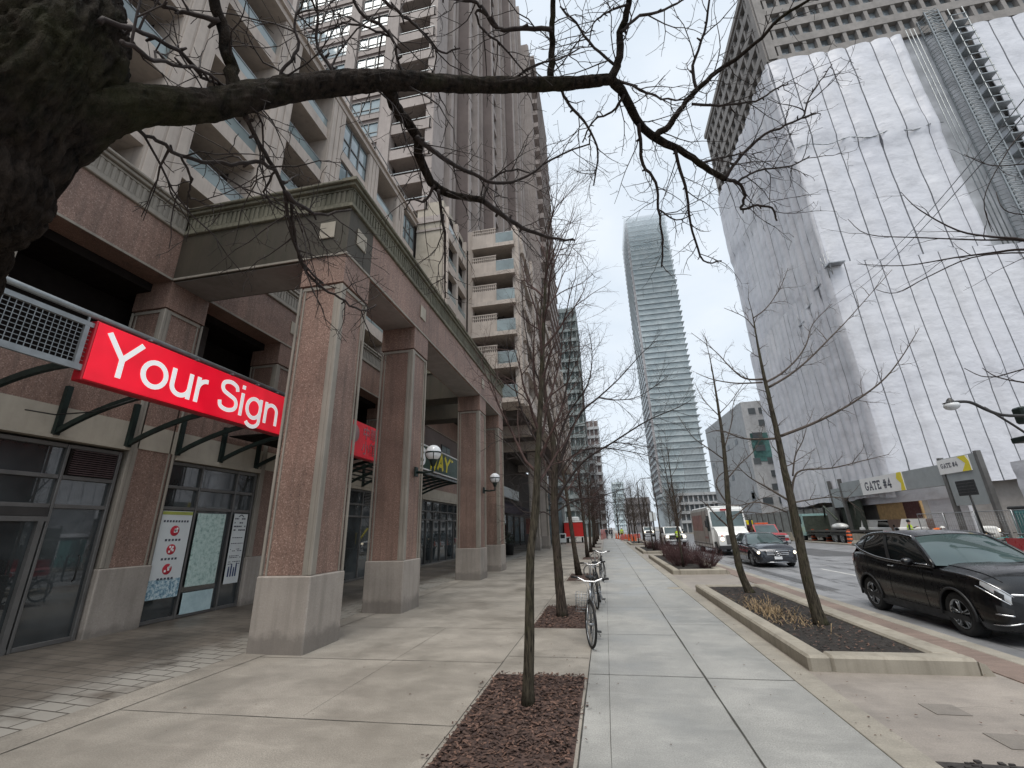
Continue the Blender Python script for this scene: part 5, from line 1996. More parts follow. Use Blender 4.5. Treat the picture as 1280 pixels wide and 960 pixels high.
# ---- trees in the planters along the kerb
def pixel_tree(base, trunk, r0, arms, label, seed, bk, tw, twr=.005, dens=1.0, group='thin trees in the kerb planters', sc=1.0):
    rng = random.Random(seed)
    tr, cr = MB(), MB()
    b = Vector(base)
    pts = [at_y(x, y, b.y) for (x, y) in trunk]
    pts[0] = b - Vector((0, 0, .06))
    sm = [Vector(q) for q in smooth_path([tuple(p) for p in pts], 4)]
    H = sm[-1].z
    rad = [max(.007, r0 * max(0, 1 - max(0, p.z) / H) ** .85 * (1 + .35 * math.exp(-max(0, p.z - b.z) * 8))) for p in sm]
    bb = len(tr.v)
    tr.tube(sm, rad, 14, 0, True)
    for i in range(bb, len(tr.v)):
        p = Vector(tr.v[i]); c = sm[min(len(sm) - 1, (i - bb) // 14)]
        tr.v[i] = tuple(p + (p - c) * (.16 * noise.noise((p.x * 12, p.y * 12, p.z * 4)) + .12 * noise.noise((p.x * 36, p.y * 36, p.z * 12))))
    spec = [dict(step=.17 / dens, L=.62 * sc, ang=.75, r=.008, n=6, up=.02, wob=.15, start=.12, taper=.5, sides=4, end=.3),
            dict(step=.12 / dens, L=.25 * sc, ang=.7, r=twr, n=4, up=.0, wob=.18, start=.1, taper=.4, sides=3, end=.4),
            dict(step=.1 / dens, L=.09, ang=.8, r=twr * .75, n=2, up=.0, wob=.18, start=.15, taper=.3, sides=3, end=.5)]
    for (px, dy, r) in arms:
        P = [at_y(x, y, b.y + dy * i / (len(px) - 1)) for i, (x, y) in enumerate(px)]
        s = [Vector(q) for q in smooth_path([tuple(p) for p in P], 4)]
        n = len(s)
        cr.tube(s, [r + (.005 - r) * i / (n - 1) for i in range(n)], 7, 0, True)
        twigs(cr, s, r, .004, rng, spec)
    twigs(cr, sm, rad[0], rad[-1], rng, [dict(step=.22 / dens, L=.9, ang=1.0, r=.012, n=7, up=.05, wob=.13, start=.42, taper=.6, sides=5, end=.2)] + spec[1:])
    return tree_thing(label, base, tr, cr, bk, tw, group=group)


pixel_tree((3.5, 9.3, .13), [(1028, 790), (1012, 735), (1002, 690), (990, 630), (981, 590), (972, 545), (962, 500), (955, 470), (947, 430), (941, 395), (935, 372)], .095,
           [([(976, 545), (1010, 532), (1044, 516), (1077, 496), (1107, 472), (1130, 442), (1149, 410)], -.6, .03),
            ([(957, 478), (975, 468), (995, 450), (1008, 430), (1016, 405), (1040, 380)], .5, .024),
            ([(961, 484), (985, 470), (1010, 450), (1040, 420), (1062, 397), (1115, 337)], 0, .026),
            ([(955, 474), (931, 473), (912, 458), (894, 439), (864, 416)], .4, .022),
            ([(953, 478), (920, 479), (890, 474), (870, 466)], -.3, .018),
            ([(970, 548), (945, 549), (925, 547), (900, 538), (882, 542)], .5, .024),
            ([(990, 622), (992, 600), (1002, 588), (1040, 585), (1078, 576), (1111, 568)], -.3, .022),
            ([(991, 595), (994, 570), (1003, 552), (1008, 535)], 0, .016),
            ([(985, 625), (960, 610), (935, 595), (915, 575)], .2, .022),
            ([(986, 630), (1010, 625), (1050, 622), (1080, 640)], .3, .016),
            ([(983, 640), (950, 628), (920, 632), (890, 628)], -.3, .016),
            ([(941, 398), (958, 385), (975, 360), (985, 335)], 0, .014), ([(943, 410), (930, 396), (905, 385)], 0, .012)],
           'tall thin bare tree at the front of the long kerb planter, black car behind it', 61, 'bark_green', 'twig_grey', .0042)
pixel_tree((3.5, 13.25, .13), [(935, 747), (926, 715), (918, 680), (912, 650), (908, 600), (905, 562), (899, 517), (890, 461), (882, 424)], .095,
           [([(911, 655), (925, 640), (940, 628), (968, 618)], .3, .024),
            ([(912, 660), (896, 645), (882, 630), (870, 622)], -.3, .026),
            ([(909, 630), (895, 605), (905, 590), (925, 588)], .2, .024),
            ([(908, 600), (925, 580), (945, 560), (955, 530)], .2, .02), ([(906, 575), (885, 560), (865, 545), (848, 520)], -.2, .02),
            ([(905, 562), (914, 530), (918, 500), (935, 480)], .2, .018), ([(899, 520), (880, 500), (868, 478)], 0, .016),
            ([(899, 517), (915, 500), (935, 470)], 0, .014), ([(910, 648), (930, 640), (960, 642), (990, 632)], .5, .016)],
           'second thin bare tree in the long kerb planter, the grey car behind it', 62, 'bark_green', 'twig_grey', .005)
def arms_tree():
    pixel_tree((-1.07, 10.4, .02), [(703, 772), (698, 715), (694, 660), (693, 615), (693, 570), (688, 530), (681, 490), (677, 440), (676, 390), (680, 330)], .105,
               [([(694, 612), (700, 580), (713, 540), (729, 513), (748, 497), (774, 473), (803, 441), (822, 425)], .8, .045),
                ([(695, 630), (703, 612), (729, 577), (766, 553), (809, 526), (846, 510), (864, 500)], -.5, .036),
                ([(693, 580), (700, 545), (713, 513), (735, 480), (740, 440), (734, 405)], .3, .036),
                ([(694, 600), (715, 570), (745, 560), (790, 565), (830, 575)], .4, .026),
                ([(693, 590), (675, 560), (655, 520), (640, 470), (632, 420)], -.3, .036), ([(694, 622), (670, 600), (640, 560), (615, 540)], .4, .03),
                ([(690, 540), (705, 500), (712, 450), (715, 400), (722, 350)], .2, .03), ([(684, 505), (665, 450), (655, 400), (652, 350)], 0, .026),
                ([(695, 650), (680, 640), (655, 640), (635, 622)], .2, .022), ([(695, 640), (720, 625), (750, 620), (785, 610)], 0, .024),
                ([(729, 513), (728, 480), (722, 450), (728, 410)], .5, .02), ([(748, 497), (770, 500), (800, 495), (835, 470)], .3, .018), ([(766, 553), (790, 555), (815, 560)], -.3, .015)],
               'bare wide crowned tree in the second mulch bed beside the bicycle', 42, 'bark', 'twig', .0045, 1.25, 'young trees in the mulch beds', 1.9)


arms_tree()
# off frame right: its boughs reach into view
rng = random.Random(77)
tr, cr = MB(), MB()
b = Vector((4.2, 2.6, 0))
pts = [b, b + Vector((.1, 0, 1.2)), b + Vector((.3, .05, 2.4)), b + Vector((.6, .1, 3.4)), b + Vector((1.0, .2, 4.4)), b + Vector((1.8, .2, 5.4))]
tr.tube([Vector(q) for q in smooth_path([tuple(p) for p in pts], 4)], [.12 - .1 * i / 20 for i in range(21)], 12)
for (px, Y0, Y1, r) in (([(1330, 318), (1280, 300), (1240, 296), (1197, 288), (1149, 262), (1126, 240)], 3.7, 4.1, .014), ([(1330, 320), (1280, 312), (1240, 316), (1194, 322), (1130, 332), (1072, 330)], 3.7, 4.2, .013),
                       ([(1330, 318), (1280, 301), (1227, 300), (1150, 297), (1085, 293), (1060, 274)], 3.7, 4.3, .010), ([(1330, 325), (1280, 316), (1215, 322), (1160, 346), (1120, 366), (1095, 362)], 3.7, 4.2, .008),
                       ([(1330, 215), (1290, 205), (1240, 207), (1205, 193)], 3.7, 3.9, .008), ([(1330, 482), (1280, 478), (1246, 471), (1228, 460)], 3.7, 4.0, .008), ([(1330, 150), (1280, 165), (1250, 205), (1230, 250), (1240, 290)], 3.7, 3.9, .007),
                       ([(1246, 471), (1226, 470), (1205, 460)], 3.95, 4.05, .005), ([(1330, 260), (1285, 268), (1255, 262), (1245, 240)], 3.7, 3.8, .006)):
    P = [at_y(x, y, Y0 + (Y1 - Y0) * i / (len(px) - 1)) for i, (x, y) in enumerate(px)]
    s = [Vector(q) for q in smooth_path([tuple(p) for p in P], 4)]
    root = pts[3].lerp(pts[2], rng.random() * .6)
    s = [root] + s
    n = len(s)
    cr.tube(s, [r + (.0025 - r) * i / (n - 1) for i in range(n)], 6, 0, True)
    twigs(cr, s, r, .003, rng, [dict(step=.3, L=.5, ang=.6, r=.0036, n=6, up=.0, wob=.14, start=.3, taper=.4, sides=4), dict(step=.16, L=.12, ang=.8, r=.0024, n=2, up=0, wob=.2, start=.1, taper=.3, sides=3)])
tree_thing('tree off the right edge whose long bare twigs reach in front of the white sheeting', (4.2, 2.6, 0), tr, cr, 'bark', 'twig')

pl_trees = [((3.1, 21.0), 6.0, 51), ((3.7, 24.6), 6.4, 52), ((3.2, 28.4), 6.4, 53), ((3.3, 35.2), 5.6, 54), ((3.2, 40.5), 6.2, 55), ((3.4, 51.5), 6, 56), ((3.2, 56.5), 6, 57), ((3.3, 68), 6, 58), ((3.4, 73), 6, 59)]
labs = ['thin grey tree rising from the front of the purple shrub planter', 'thin bare tree in the middle of the purple shrub planter', 'thin bare tree at the back of the purple shrub planter',
        'reddish young tree at the front of the third kerb planter', 'young bare tree at the back of the third kerb planter', 'young tree at the front of the fourth kerb planter', 'young tree at the back of the fourth kerb planter',
        'nearer tree of the farthest kerb planter', 'farthest young tree in the kerb planters']
for ((x, y), H, s), l in zip(pl_trees, labs):
    row_tree((x, y, .13), H, .05 if y < 30 else .06, l, s, (random.uniform(-.5, .1), 0), 1.7, .6, .75, 4 if y < 30 else 3, 'bark', 'twig_grey', L1=2.3, group='thin trees in the kerb planters', twr=.007 + y * .00018)
# trees closing the street far away
for k, (x, y, H) in enumerate(((-2.5, 98, 11), (3, 112, 12), (6, 100, 11), (-6, 108, 13), (10, 120, 12), (15, 104, 11), (1, 135, 14), (13.5, 90, 9), (-4, 90, 10), (-1, 118, 13), (8, 135, 13), (4.5, 92, 10), (12, 140, 12), (17, 128, 10))):
    row_tree((x, y, 0), H, .16, ['bare tree at the far street end, left of the crossing', 'bare tree at the far street end, behind the cones', 'bare tree at the far street end, right of the cones', 'bare tree by the brick block far away', 'bare tree before the sandy building', 'bare tree in front of the dark glass block', 'tallest bare tree at the very end of the street', 'bare tree across the road beyond the trucks', 'bare tree just beyond the pink mesh fence', 'tall bare tree left of the street vanishing point', 'bare tree right of the pale hazy block', 'bare tree directly behind the far worker', 'bare tree beside the sandy building', 'bare tree at the foot of the pale glass tower'][k],
             90 + k, (0, 0), 1.8, .75, 1.0, 4 if k % 2 else 3, 'bark', 'twig_grey', L1=4.8, group='bare trees closing the street', twr=.03, upb=.04)

# purple brown shrubs


def shrub(x, y, r, h, n, label, seed):
    rng = random.Random(seed)
    mb = MB()
    for k in range(n):
        a = rng.random() * 6.283; q = r * math.sqrt(rng.random())
        p = Vector((x + q * .35 * math.cos(a), y + q * .35 * math.sin(a), .1))
        L = h * rng.uniform(.4, 1.15)
        d = Vector((q / r * .75 * math.cos(a), q / r * .75 * math.sin(a), 1))
        pp = wander(p, d, L, 4, rng, .12, .0)
        mb.tube(pp, [.0075, .0065, .006, .005, .003], 3, 0, False)
        for m_ in range(3):
            s = pp[rng.randint(1, 3)]
            e = wander(s, d + Vector((rng.gauss(0, .6), rng.gauss(0, .6), rng.gauss(0, .2))), L * .35, 2, rng, .2)
            mb.tube(e, [.005, .0045, .003], 3, 0, False)
    return solo('shrub', mb, M['shrub'], label, 'shrub', 'leafless shrubs in the kerb planters', (x, y, .1))


shrub(3.95, 20.6, .75, .85, 150, 'purple brown leafless shrub at the front right of its planter', 1)
shrub(3.1, 21.8, .75, .9, 140, 'purple brown leafless shrub at the front left of its planter', 2)
shrub(3.7, 23.0, .8, .95, 140, 'second purple brown shrub from the front of its planter', 3)
shrub(3.3, 25.5, .8, .85, 130, 'purple brown shrub in the middle of its planter', 4)
shrub(3.7, 28.0, .8, .9, 180, 'purple brown shrub at the back of its planter', 5)
shrub(3.7, 35.5, .8, .9, 150, 'brown leafless shrub in the third kerb planter, front', 6)
shrub(3.5, 38.5, .9, .8, 150, 'brown leafless shrub in the third kerb planter, back', 7)
# ================================================================== vehicles
def cr1(P, t):
    """Catmull-Rom through rows of numbers, t in 0..len-1"""
    n = len(P)
    i = min(int(t), n - 2)
    f = t - i
    a, b, c, d = P[max(i - 1, 0)], P[i], P[i + 1], P[min(i + 2, n - 1)]
    return [.5 * (2 * b[q] + (c[q] - a[q]) * f + (2 * a[q] - 5 * b[q] + 4 * c[q] - d[q]) * f * f + (3 * b[q] - a[q] - 3 * c[q] + d[q]) * f ** 3) for q in range(len(b))]


class CarBody:
    """front towards -y; stations: y, half width, z bottom, z shoulder, z centre"""

    def __init__(s, st):
        s.st = st

    def row(s, t):
        y, hw, zb, zs, zc = cr1(s.st, t)
        h = zs - zb
        prof = [(0, zb), (hw * .80, zb), (hw * .94, zb + .05 * h), (hw * .985, zb + .2 * h), (hw * 1.0, zb + .45 * h), (hw * .985, zb + .62 * h), (hw * .97, zb + .72 * h), (hw * .965, zb + .86 * h), (hw * .93, zs - .01), (hw * .86, zs + .012), (hw * .6, zs + (zc - zs) * .75), (hw * .3, zs + (zc - zs) * .95), (0, zc)]
        return y, prof

    def pt(s, t, u, side=1):
        y, prof = s.row(t)
        k = u * (len(prof) - 1)
        x, z = cr1([list(p) for p in prof], k)
        return Vector((x * side, y, z))

    def nrm(s, t, u, side):
        e = .02
        a = s.pt(t + e, u, side) - s.pt(max(0, t - e), u, side)
        b = s.pt(t, min(1, u + e), side) - s.pt(t, max(0, u - e), side)
        n = a.cross(b)
        n.normalize()
        c = Vector((0, 0, .6))
        p = s.pt(t, u, side)
        if n.dot(Vector((p.x, p.y * .5, p.z - .55))) < 0:
            n = -n
        return n

    def mesh(s, nt=60, nu=26):
        mb = MB()
        T = len(s.st) - 1
        rows = []
        for i in range(nt + 1):
            r = [s.pt(T * i / nt, j / nu, 1) for j in range(nu + 1)]
            l = [Vector((-p.x, p.y, p.z)) for p in r]
            ring = l[::-1] + r[1:-1]
            rows.append(ring)
        n = len(rows[0])
        v = [p for r in rows for p in r]
        f = []
        for i in range(nt):
            for k in range(n):
                k2 = (k + 1) % n
                f.append((i * n + k, i * n + k2, (i + 1) * n + k2, (i + 1) * n + k))
        f.append(tuple(range(n)))
        f.append(tuple(range(nt * n, (nt + 1) * n))[::-1])
        mb.add(v, f, 0, True)
        return mb

    def patch(s, t0, t1, u0, u1, side, off=.006, n=6, mb=None, mi=0, u0b=None, u1b=None):
        mb = mb or MB()
        u0b = u0 if u0b is None else u0b
        u1b = u1 if u1b is None else u1b

        def fn(a, b):
            t = t0 + (t1 - t0) * a
            ua, ub = u0 + (u0b - u0) * a, u1 + (u1b - u1) * a
            u = ua + (ub - ua) * b
            return s.pt(t, u, side) + s.nrm(t, u, side) * off
        return mb.grid(fn, n, n, mi)


def cut_arches(me_mb, wheels, r, hw, mats, name, parent):
    """body with wheel arches cut by cylinders"""
    tmp = bpy.data.objects.new('tmp', mesh_of(me_mb, mats, name))
    col.objects.link(tmp)
    bm = bmesh.new(); bm.from_mesh(tmp.data); bmesh.ops.recalc_face_normals(bm, faces=bm.faces); bm.to_mesh(tmp.data); bm.free()
    cut = MB()
    for (y, z) in wheels:
        for sx in (-1, 1):
            x0, x1 = sorted((sx * (hw - .27), sx * (hw + .2)))
            cut.add([(x, y + r * math.cos(a), z + r * math.sin(a)) for x in (x0, x1) for a in [2 * math.pi * k / 40 for k in range(40)]],
                    [tuple(range(40))[::-1], tuple(range(40, 80))] + [(k, (k + 1) % 40, 40 + (k + 1) % 40, 40 + k) for k in range(40)])
    co = bpy.data.objects.new('cut', mesh_of(cut, mats[-1], 'cut'))
    col.objects.link(co)
    bm = bmesh.new(); bm.from_mesh(co.data); bmesh.ops.recalc_face_normals(bm, faces=bm.faces); bm.to_mesh(co.data); bm.free()
    md = tmp.modifiers.new('b', 'BOOLEAN'); md.operation = 'DIFFERENCE'; md.object = co; md.solver = 'EXACT'
    bpy.context.view_layer.update()
    me = bpy.data.meshes.new_from_object(tmp.evaluated_get(bpy.context.evaluated_depsgraph_get()))
    bpy.data.objects.remove(tmp); bpy.data.objects.remove(co)
    me.name = name
    o = bpy.data.objects.new(name, me)
    col.objects.link(o)
    o.parent = parent
    return o


def wheel(parent, x, y, z, r, w, side, spokes=5, rim='alloy'):
    mb = MB()
    s = side
    pr = [(r * .60, -w * .42), (r * .93, -w * .5), (r, -w * .36), (r, w * .36), (r * .93, w * .5), (r * .68, w * .47), (r * .66, w * .30)]
    mb.lathe([(a, s * b) for a, b in pr], (x, y, z), 36, 'x')
    o = obj('wheel', mb, M['tyre'], parent, world=False)
    mb = MB()
    mb.lathe([(r * .665, s * w * .46), (r * .64, s * w * .44), (r * .60, s * w * .10), (.001, s * w * .05)], (x, y, z), 30, 'x', 1)
    mb.lathe([(.001, s * w * .44), (r * .13, s * w * .42), (r * .15, s * w * .2)], (x, y, z), 12, 'x')
    mb.lathe([(r * .67, s * w * .485), (r * .62, s * w * .47), (r * .61, s * w * .2)], (x, y, z), 30, 'x')
    for k in range(spokes):
        for d in (-.16, .16):
            a = 2 * math.pi * k / spokes + .3
            p0 = Vector((x + s * w * .40, y + math.cos(a) * r * .1, z + math.sin(a) * r * .1))
            p1 = Vector((x + s * w * .44, y + math.cos(a + d) * r * .63, z + math.sin(a + d) * r * .63))
            mb.tube([p0, p1], [r * .05, r * .042], 5)
    obj('rim', mb, [M[rim], M['black_steel']], o, world=False)
    return o


def greenhouse(parent, rows, paint, glass_side, glass_front, pill=(), nroof=7):
    """rows: y, half width at belt, z belt, half width at roof, z roof edge, z roof centre ; the first rows are the windscreen, the last the rear window"""
    n = len(rows)
    W, Sd, Rf, Rr = MB(), {1: MB(), -1: MB()}, MB(), MB()

    def sec(i, b):
        y, hb, zb, hr, zr, zc = rows[i]
        return [Vector((hr * k, y, zr + (zc - zr) * (1 - k * k))) for k in [1 - 2 * q / nroof for q in range(nroof + 1)]]
    ws = [i for i, r in enumerate(rows) if r[-1] is not None]
    return sec


def make_car(name, label, loc, st, gh, paint, wy, wr, ww, belt_off=0, group=None, cat='car', lights_on=False, rz=0.0, hr_lights=None):
    """gh: dict with windscreen base/top, roof, rear"""
    root = thing(name, label, cat, loc, rz, group)
    cb = CarBody(st)
    hwm = max(s[1] for s in st)
    body = cut_arches(cb.mesh(), [(y, wr) for y in wy], wr + .055, hwm, [M[paint], M['black_steel']], 'body', root)
    for y in wy:
        for s in (-1, 1):
            wheel(root, s * (hwm - ww / 2 - .02), y, wr, wr, ww, s)
            # arch liner lip
            mb = MB()
            mb.tube([(s * (hwm + .0), y + (wr + .06) * math.cos(a), wr + (wr + .06) * math.sin(a)) for a in [R(q) for q in range(-8, 189, 14)]], .022, 6)
            obj('wheel_arch', mb, M['plastic_black'], root, world=False)
    # greenhouse from 5 curves
    g = gh
    K = 10

    def side_top(f):   # along roof edge, f 0..1 from windscreen top to rear window top
        P = g['edge']
        return Vector(cr1([list(p) for p in P], f * (len(P) - 1)))

    def belt(f):
        P = g['belt']
        return Vector(cr1([list(p) for p in P], f * (len(P) - 1)))
    for s in (-1, 1):
        mb = MB()

        def fn(a, b, s=s):
            p = belt(a); q = side_top(a)
            r = p.lerp(q, b)
            r.x += .018 * math.sin(math.pi * b)
            return (r.x * s, r.y, r.z)
        mb.grid(fn, 24, 8)
        sw = obj('side_window', mb, M['carglass'], root, world=False)
        # pillars and window surround follow the glass
        mb = MB()
        mb.tube([(side_top(f).x * s, side_top(f).y, side_top(f).z) for f in [i / 24 for i in range(25)]], g.get('rail_r', .035), 8)
        mb.tube([(belt(f).x * s * .995, belt(f).y, belt(f).z - .01) for f in [i / 24 for i in range(25)]], .03, 8)
        obj('roof_side', mb, M[paint], root, world=False)
        for f, w in g['pillars']:
            mb = MB()
            a0 = fn(max(0, f - w), 0, s); a1 = fn(min(1, f + w), 0, s); b0 = fn(max(0, f - w), 1, s); b1 = fn(min(1, f + w), 1, s)
            o = .012 * s
            N = 6
            for i in range(N):
                q0, q1 = i / N, (i + 1) / N
                pts = [fn(max(0, f - w), q0, s), fn(min(1, f + w), q0, s), fn(min(1, f + w), q1, s), fn(max(0, f - w), q1, s)]
                mb.quad([(p[0] + o, p[1], p[2]) for p in pts])
            obj('pillar', mb, M['plastic_black'], sw, world=False)
        if g.get('chrome'):
            mb = MB()
            mb.tube([(belt(f).x * s + .02 * s, belt(f).y, belt(f).z + .02) for f in [i / 16 * .9 + .06 for i in range(17)]], .008, 5)
            mb.tube([(side_top(f).x * s + .012 * s, side_top(f).y, side_top(f).z + .022) for f in [i / 20 for i in range(21)]], .012, 5)
            obj('chrome_strip', mb, M['chrome'], sw, world=False)
    # windscreen, roof, rear window
    wt, wb = side_top(0), Vector(g['cowl'])
    mb = MB()

    def fws(a, b):
        k = 2 * a - 1
        lo = Vector((g['cowl'][0] * k, g['cowl'][1] - g.get('cbow', .16) * (1 - k * k), g['cowl'][2] + .0 * (1 - k * k)))
        hi = Vector((wt.x * k, wt.y - g.get('tbow', .07) * (1 - k * k), wt.z + g['crown'] * (1 - k * k)))
        p = lo.lerp(hi, b)
        p.z += .03 * math.sin(math.pi * b)
        return p
    mb.grid(fws, 16, 8)
    obj('windscreen', mb, M['windscreen'], root, world=False)
    mb = MB()
    rtp = side_top(1)

    def frf(a, b):
        k = 2 * a - 1
        e = side_top(b)
        y = e.y - g.get('tbow', .07) * (1 - k * k) * (1 - b) + g.get('rbow', .1) * (1 - k * k) * b
        return (e.x * k, y, e.z + g['crown'] * (1 - k * k) * (1 - .3 * b) + .012)
    mb.grid(frf, 16, 24)
    obj('roof', mb, M[paint], root, world=False)
    mb = MB()
    rl = Vector(g['deck'])

    def frw(a, b):
        k = 2 * a - 1
        hi = Vector(frf(a, 1))
        lo = Vector((rl.x * k, rl.y + .1 * (1 - k * k), rl.z))
        return hi.lerp(lo, b)
    mb.grid(frw, 12, 6)
    obj('rear_window', mb, M['carglass'], root, world=False)
    # A-pillars
    for s in (-1, 1):
        mb = MB()
        P = [Vector(fws(0 if s < 0 else 1, q / 6)) for q in range(7)]
        mb.tube([(p.x, p.y, p.z) for p in P], g.get('apil', .036), 8)
        obj('front_pillar', mb, M[paint], root, world=False)
    # wipers
    mb = MB()
    for x in (-.45, .1):
        mb.tube([(x, g['cowl'][1] - .17, g['cowl'][2] + .03), (x + .5, g['cowl'][1] - .10, g['cowl'][2] + .06)], .01, 5)
    obj('wiper', mb, M['plastic_black'], root, world=False)
    # door seams and handles
    for s in (-1, 1):
        for t_ in g['seams']:
            mb = MB()
            P = [cb.pt(t_, u, s) + cb.nrm(t_, u, s) * .003 for u in [.22 + .47 * q / 10 for q in range(11)]]
            mb.tube(P, .004, 4)
            obj('door_seam', mb, M['black_steel'], root, world=False)
        for t_ in g['handles']:
            p = cb.pt(t_, .60, s)
            mb = MB(); mb.box(p.x - .02, p.x + .02, p.y - .09, p.y + .09, p.z - .014, p.z + .014, 0, .01)
            obj('door_handle', mb, M[g.get('handle_mat', paint)], root, world=False)
        # mirror
        mx, my, mz = g['mirror']
        mb = MB(); mb.sphere((s * (mx + .11), my, mz), .1, 14, 8, 0, (1.15, .7, .72)); mb.tube([(s * (mx - .08), my + .06, mz - .06), (s * (mx + .05), my + .01, mz - .03)], .028, 6)
        mr = obj('mirror', mb, M[paint], root, world=False)
        mb = MB(); mb.sphere((s * (mx + .11), my + .05, mz), .075, 12, 8, 0, (1.1, .45, .7)); obj('mirror_glass', mb, M['lamp_glass'], mr, world=False)
    return root, cb


# ---- black crossover in the near lane
suv_st = [(-2.20, .50, .36, .56, .60), (-2.17, .66, .26, .70, .74), (-2.08, .79, .20, .82, .875), (-1.85, .865, .17, .92, 1.0), (-1.5, .885, .17, .97, 1.06), (-1.1, .89, .17, .995, 1.10), (-.7, .89, .17, 1.01, 1.10), (0, .885, .17, 1.03, 1.06), (.7, .885, .17, 1.07, 1.10), (1.3, .885, .18, 1.12, 1.14), (1.75, .86, .22, 1.13, 1.14), (2.02, .80, .30, 1.08, 1.09), (2.14, .72, .36, .95, .97), (2.17, .62, .42, .80, .82)]
suv_st = [(a, b, c, d * 1.045, e * 1.045) for a, b, c, d, e in suv_st]
suv_gh = dict(belt=[(.845, -.98, 1.075), (.855, -.4, 1.08), (.86, .2, 1.095), (.855, .8, 1.14), (.83, 1.40, 1.25), (.78, 1.70, 1.37)],
              edge=[(.64, -.26, 1.56), (.665, .1, 1.615), (.67, .5, 1.635), (.66, .95, 1.625), (.64, 1.35, 1.575), (.62, 1.72, 1.47)],
              cowl=(.84, -.98, 1.09), deck=(.74, 2.02, 1.14), crown=.055, pillars=[(.02, .02), (.44, .022), (.80, .02), (.985, .02)], seams=[6.15, 7.65, 8.9], handles=[7.5], mirror=(.90, -.55, 1.13), chrome=True, handle_mat='chrome', cbow=.2)
suv, cb = make_car('crossover_car', 'black crossover car with lights on in the near lane at the right edge', (6.74, 11.08, ROAD_Z), suv_st, suv_gh, 'car_black', (-1.33, 1.29), .345, .225)
T = {}
for s in (-1, 1):
    # headlamp sweeping back over the wing, chrome line above and below
    mb = cb.patch(1.0, 2.75, .515, .655, s, .010, 12, u0b=.61, u1b=.665)
    h = obj('headlight', mb, M['lamp_glass'], suv, world=False)
    mb = MB()
    mb.tube([cb.pt(.9 + 2.6 * q / 12, .675 - .0 * q / 12, s) + cb.nrm(.9 + 2.6 * q / 12, .675, s) * .012 for q in range(13)], .011, 5)
    mb.tube([cb.pt(1.1 + 1.9 * q / 12, .50 + .08 * q / 12, s) + cb.nrm(1.1 + 1.9 * q / 12, .5 + .08 * q / 12, s) * .012 for q in range(13)], .012, 5)
    obj('chrome_strip', mb, M['chrome'], h, world=False)
    mb = cb.patch(1.45, 2.0, .54, .62, s, .016, 4); obj('lamp_lens', mb, M['plastic_black'], h, world=False)
    # fog lamp bar and lower chrome
    mb = MB()
    mb.tube([cb.pt(1.0 + 1.2 * q / 8, .315, s) + cb.nrm(1.0 + 1.2 * q / 8, .315, s) * .01 for q in range(9)], .013, 5)
    mb.tube([cb.pt(.7 + 1.9 * q / 8, .235, s) + cb.nrm(.7 + 1.9 * q / 8, .235, s) * .012 for q in range(9)], .011, 5)
    obj('bumper_trim', mb, M['chrome'], suv, world=False)
    mb = cb.patch(.95, 2.1, .33, .40, s, .004, 5); obj('fog_recess', mb, M['plastic_black'], suv, world=False)
    mb = cb.patch(10.4, 12.4, .56, .80, s, .012, 8, u0b=.45, u1b=.7); obj('tail_light', mb, M['tail'], suv, world=False)
    # sill cladding
    mb = cb.patch(3.9, 10.2, .115, .25, s, .008, 14); obj('sill_cladding', mb, M['plastic_black'], suv, world=False)
mb = MB()
mb.grid(lambda a, b: Vector(((2 * a - 1) * .62, -2.215 + .12 * (2 * a - 1) ** 4 + .03 * b, .62 + .14 * b)), 12, 3)
gr = obj('grille', mb, M['plastic_black'], suv, world=False)
mb = MB(); mb.tube([((2 * a - 1) * .72, -2.225 + .16 * (2 * a - 1) ** 4, .745) for a in [i / 14 for i in range(15)]], .02, 6)
mb.tube([(-.08, -2.25, .66), (-.07, -2.25, .75)], .012, 5); mb.tube([(.08, -2.25, .66), (.07, -2.25, .75)], .012, 5); mb.tube([(-.07, -2.25, .705), (.07, -2.25, .705)], .012, 5)
obj('chrome_bar', mb, M['chrome'], gr, world=False)
mb = MB(); mb.box(-.55, .55, -2.21, -2.0, .26, .44, 0, .04); obj('lower_grille', mb, M['plastic_black'], suv, world=False)
mb = MB(); mb.box(-.16, .16, -2.235, -2.215, .44, .56, 0, .004); obj('licence_plate', mb, M['plate'], suv, world=False)
# bonnet creases
for s in (-1, 1):
    mb = MB(); mb.tube([cb.pt(2.2 + 4.0 * q / 10, .80, s) + Vector((0, 0, .004)) for q in range(11)], .008, 4)
    obj('bonnet_crease', mb, M['car_black'], suv, world=False)
mb = MB(); mb.sphere((0, 1.35, 1.70), .05, 8, 6, 0, (.6, 2, .8)); obj('antenna', mb, M['car_black'], suv, world=False)

# ---- dark grey compact car behind the thin trees
sed_st = [(-2.18, .55, .34, .54, .58), (-2.14, .70, .24, .68, .73), (-2.02, .82, .19, .80, .85), (-1.7, .885, .17, .89, .97), (-1.2, .90, .17, .93, 1.02), (-.75, .90, .17, .95, 1.03), (0, .90, .17, .97, 1.0), (.8, .90, .17, 1.0, 1.03), (1.4, .89, .18, 1.03, 1.05), (1.9, .84, .26, 1.02, 1.03), (2.15, .72, .34, .9, .92), (2.18, .6, .4, .75, .77)]
sed_gh = dict(belt=[(.85, -.95, .97), (.86, -.3, .98), (.86, .4, .99), (.855, 1.0, 1.02), (.80, 1.6, 1.1)],
              edge=[(.60, -.15, 1.40), (.62, .2, 1.435), (.62, .6, 1.44), (.61, 1.0, 1.42), (.58, 1.55, 1.33)],
              cowl=(.84, -.95, .985), deck=(.74, 2.0, 1.04), crown=.05, pillars=[(.02, .02), (.48, .022), (.97, .03)], seams=[5.2, 6.6, 7.7], handles=[6.3, 7.5], mirror=(.92, -.5, 1.02), chrome=False)
